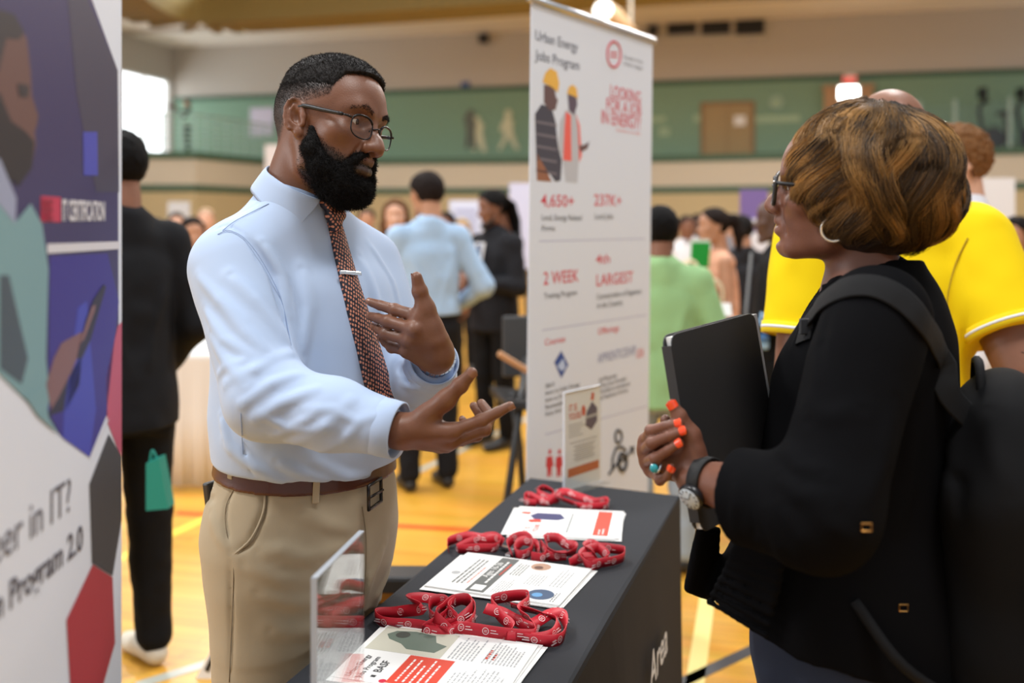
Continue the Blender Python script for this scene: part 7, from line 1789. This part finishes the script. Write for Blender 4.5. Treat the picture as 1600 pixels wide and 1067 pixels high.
mbq.build('growth_icon', DRK, R_.o); R_.poly('growth_arrow', [(983, 698), (992, 697), (990, 712)], DRK, 2)
# ---- near banner at the left edge
ra = P(190, HY, 1.34); dirn = nrm([-0.039, 1, 0]); lb_ = ra - dirn * 0.85
B_ = Banner(lb_, ra, 2.1, 'near purple and white roll-up banner advertising certification, cut by the edge of the picture', lean=-0.0)
PUR = bink('purple', srgb(52, 46, 84)); WHT_B = bink('sheet', srgb(214, 214, 222))
B_.poly('photo_panel', [(-60, -120), (122, -60), (184, 110), (186, 640), (166, 650), (140, 714), (96, 682), (0, 585), (-60, 520)], bink('photo_purple', srgb(58, 50, 96)), 1)
B_.poly('photo_shade', [(100, -60), (112, -60), (184, 110), (186, 300), (150, 300), (120, 150)], bink('photo_shade', srgb(66, 62, 84)), 2)
B_.poly('photo_light', [(130, 206), (152, 206), (153, 274), (131, 274)], bink('screen_blue', srgb(72, 76, 178)), 3)
B_.poly('photo_blue', [(78, 400), (168, 396), (186, 470), (166, 650), (140, 714), (96, 682), (75, 640)], bink('photo_blue', srgb(56, 46, 138)), 2)
B_.poly('photo_blue_glow', [(100, 640), (122, 480), (136, 470), (150, 640), (140, 714), (98, 684)], bink('photo_blue_bright', srgb(66, 72, 178)), 3)
B_.poly('photo_face', [(-50, 60), (0, 25), (25, 30), (42, 60), (48, 110), (50, 150), (60, 180), (58, 195), (54, 205), (56, 225), (50, 260), (30, 285), (0, 270), (-50, 260)], bink('photo_face', srgb(104, 74, 70)), 3)
B_.poly('photo_hair', [(-50, 40), (0, 15), (22, 22), (38, 50), (30, 62), (10, 60), (-4, 120), (-50, 120)], bink('photo_hair', srgb(52, 46, 52)), 4)
B_.poly('photo_beard', [(-50, 140), (0, 145), (18, 190), (40, 205), (54, 222), (50, 262), (30, 290), (0, 270), (-50, 250)], bink('photo_beard', srgb(40, 34, 40)), 4)
B_.poly('photo_eye_shade', [(28, 130), (46, 134), (44, 152), (30, 150)], bink('photo_hair', srgb(52, 46, 52)), 5)
B_.poly('photo_collar', [(-50, 240), (0, 248), (26, 310), (24, 350), (0, 320), (-50, 300)], bink('photo_collar', srgb(150, 158, 186)), 5)
B_.poly('photo_jacket', [(-50, 270), (0, 285), (26, 345), (48, 318), (66, 350), (76, 420), (72, 560), (78, 620), (72, 655), (0, 585), (-50, 540)], bink('photo_jacket', srgb(120, 158, 166)), 4)
B_.poly('photo_jacket_shade', [(0, 430), (14, 430), (30, 500), (44, 560), (34, 600), (0, 575)], bink('photo_jacket_dark', srgb(70, 84, 96)), 5)
B_.poly('photo_hand', [(72, 600), (84, 560), (96, 536), (128, 518), (130, 540), (122, 556), (112, 580), (92, 620), (80, 640)], bink('photo_hand', srgb(128, 94, 96)), 4)
B_.poly('photo_phone', [(134, 500), (146, 468), (162, 444), (166, 448), (142, 530), (128, 560), (120, 560)], bink('photo_phone', srgb(44, 40, 60)), 5)
B_.poly('photo_finger', [(124, 538), (144, 478), (150, 476), (148, 486), (132, 530)], bink('photo_hand', srgb(128, 94, 96)), 6)
B_.poly('photo_sleeve', [(40, 620), (70, 600), (76, 652), (92, 678), (60, 650)], bink('photo_jacket', srgb(120, 158, 166)), 6)
B_.poly('photo_hand_shade', [(84, 620), (112, 580), (128, 556), (124, 600), (104, 640), (76, 650)], bink('photo_phone', srgb(44, 40, 60)), 3)
B_.poly('lettering_panel', [(64, 306), (95, 308), (95, 347), (64, 346)], bink('panel_red', srgb(190, 52, 84)), 3)
B_.text('lettering', 'FREE', (66, 344), (66, 311), bink('panel_dark_red', srgb(150, 36, 62)), 0.02, 0.42, k=5)
B_.text('lettering', 'IT CERTIFICATION', (97, 344), (97, 312), WHT_B, 0.03, 0.48, k=5)
B_.poly('white_bar', [(74, 381), (187, 377), (187, 389), (74, 396)], WHT_B, 4)
B_.poly('pink_hexagon', [(166, 590), (184, 510), (200, 500), (200, 710), (168, 660)], bink('hex_pink', srgb(192, 84, 112)), 2)
B_.poly('dark_hexagon', [(170, 678), (193, 712), (196, 806), (176, 900), (144, 880), (140, 756)], bink('hex_dark', srgb(62, 62, 66)), 3)
B_.poly('red_hexagon', [(145, 882), (176, 902), (180, 1004), (160, 1075), (150, 1110), (112, 1110), (104, 968)], bink('hex_red', srgb(172, 52, 64)), 3)
B_.line('separator', (140, 716), (170, 655), 4, WHT_B, 3)
GT = bink('ink_grey', srgb(96, 94, 104)); GT2 = bink('ink_dark', srgb(84, 82, 92))
# big lettering, placed by where its right end stands
def rtext(body, right_px, right_top, m, bold, xs):
    a, t = B_.at(*right_px, 3), B_.at(*right_top, 3); ch_ = np.linalg.norm(t - a); u = B_.u
    text_obj('headline', body, a, u, B_.up, ch_ / 0.70, m, B_.o, bold, 'RIGHT', xs)
rtext('Looking for a career in IT?', (112, 796), (112, 744), GT, 0.0, 0.92)
rtext('Certification Program 2.0', (130, 856), (130, 818), GT2, 0.018, 0.92)
# ---- far displays
def board(x0, y0, x1, y1, D, col, label, cat='display board', feet=True, name='display_board'):
    p, q = P(x0, y1, D), P(x1, y0, D); b = empty(name, [(p[0] + q[0]) / 2, D, 0], label, cat)
    MB().box([p[0], D, p[2]], [q[0], D + 0.03, q[2]]).build('panel', mat('board_%d' % x0, col, 0.6), b)
    for x in (p[0] + 0.04, q[0] - 0.04): MB().tube([[x, D + 0.05, 0], [x, D + 0.05, q[2]]], 0.015, 6).build('pole', M_DARKGREY, b)
    return b, p, q
b, p, q = board(702, 313, 754, 400, 10.2, srgb(206, 210, 228), 'pale printed display board far behind the suit with dreadlocks')
for k in range(5): MB().box([p[0] + 0.06, 10.19, q[2] - 0.12 - k * 0.07], [q[0] - 0.06, 10.199, q[2] - 0.09 - k * 0.07]).build('print_line', LAV, b)
board(796, 286, 830, 420, 8.6, srgb(196, 198, 222), 'pale lilac panel at the left edge of the tall white banner')
b, p, q = board(1157, 296, 1200, 430, 8.2, srgb(112, 92, 150), 'purple banner far behind the profile of the woman with the bob', 'banner', name='roll_up_banner')
MB().box([p[0], 8.19, p[2]], [q[0], 8.199, p[2] + 0.36]).build('white_print', WHT_B, b)
MB().box([p[0] + 0.04, 8.185, q[2] - 0.30], [q[0] - 0.07, 8.199, q[2] - 0.24]).build('print_strip', WHT_B, b)
board(1508, 278, 1586, 420, 7.6, srgb(222, 222, 226), 'white display board behind the curly haired man')
board(262, 315, 296, 345, 12.5, srgb(196, 200, 206), 'small pale display board in the far crowd on the window side')
board(414, 226, 436, 330, 20.0, srgb(226, 226, 232), 'white panel standing far behind the collar of the bearded man')
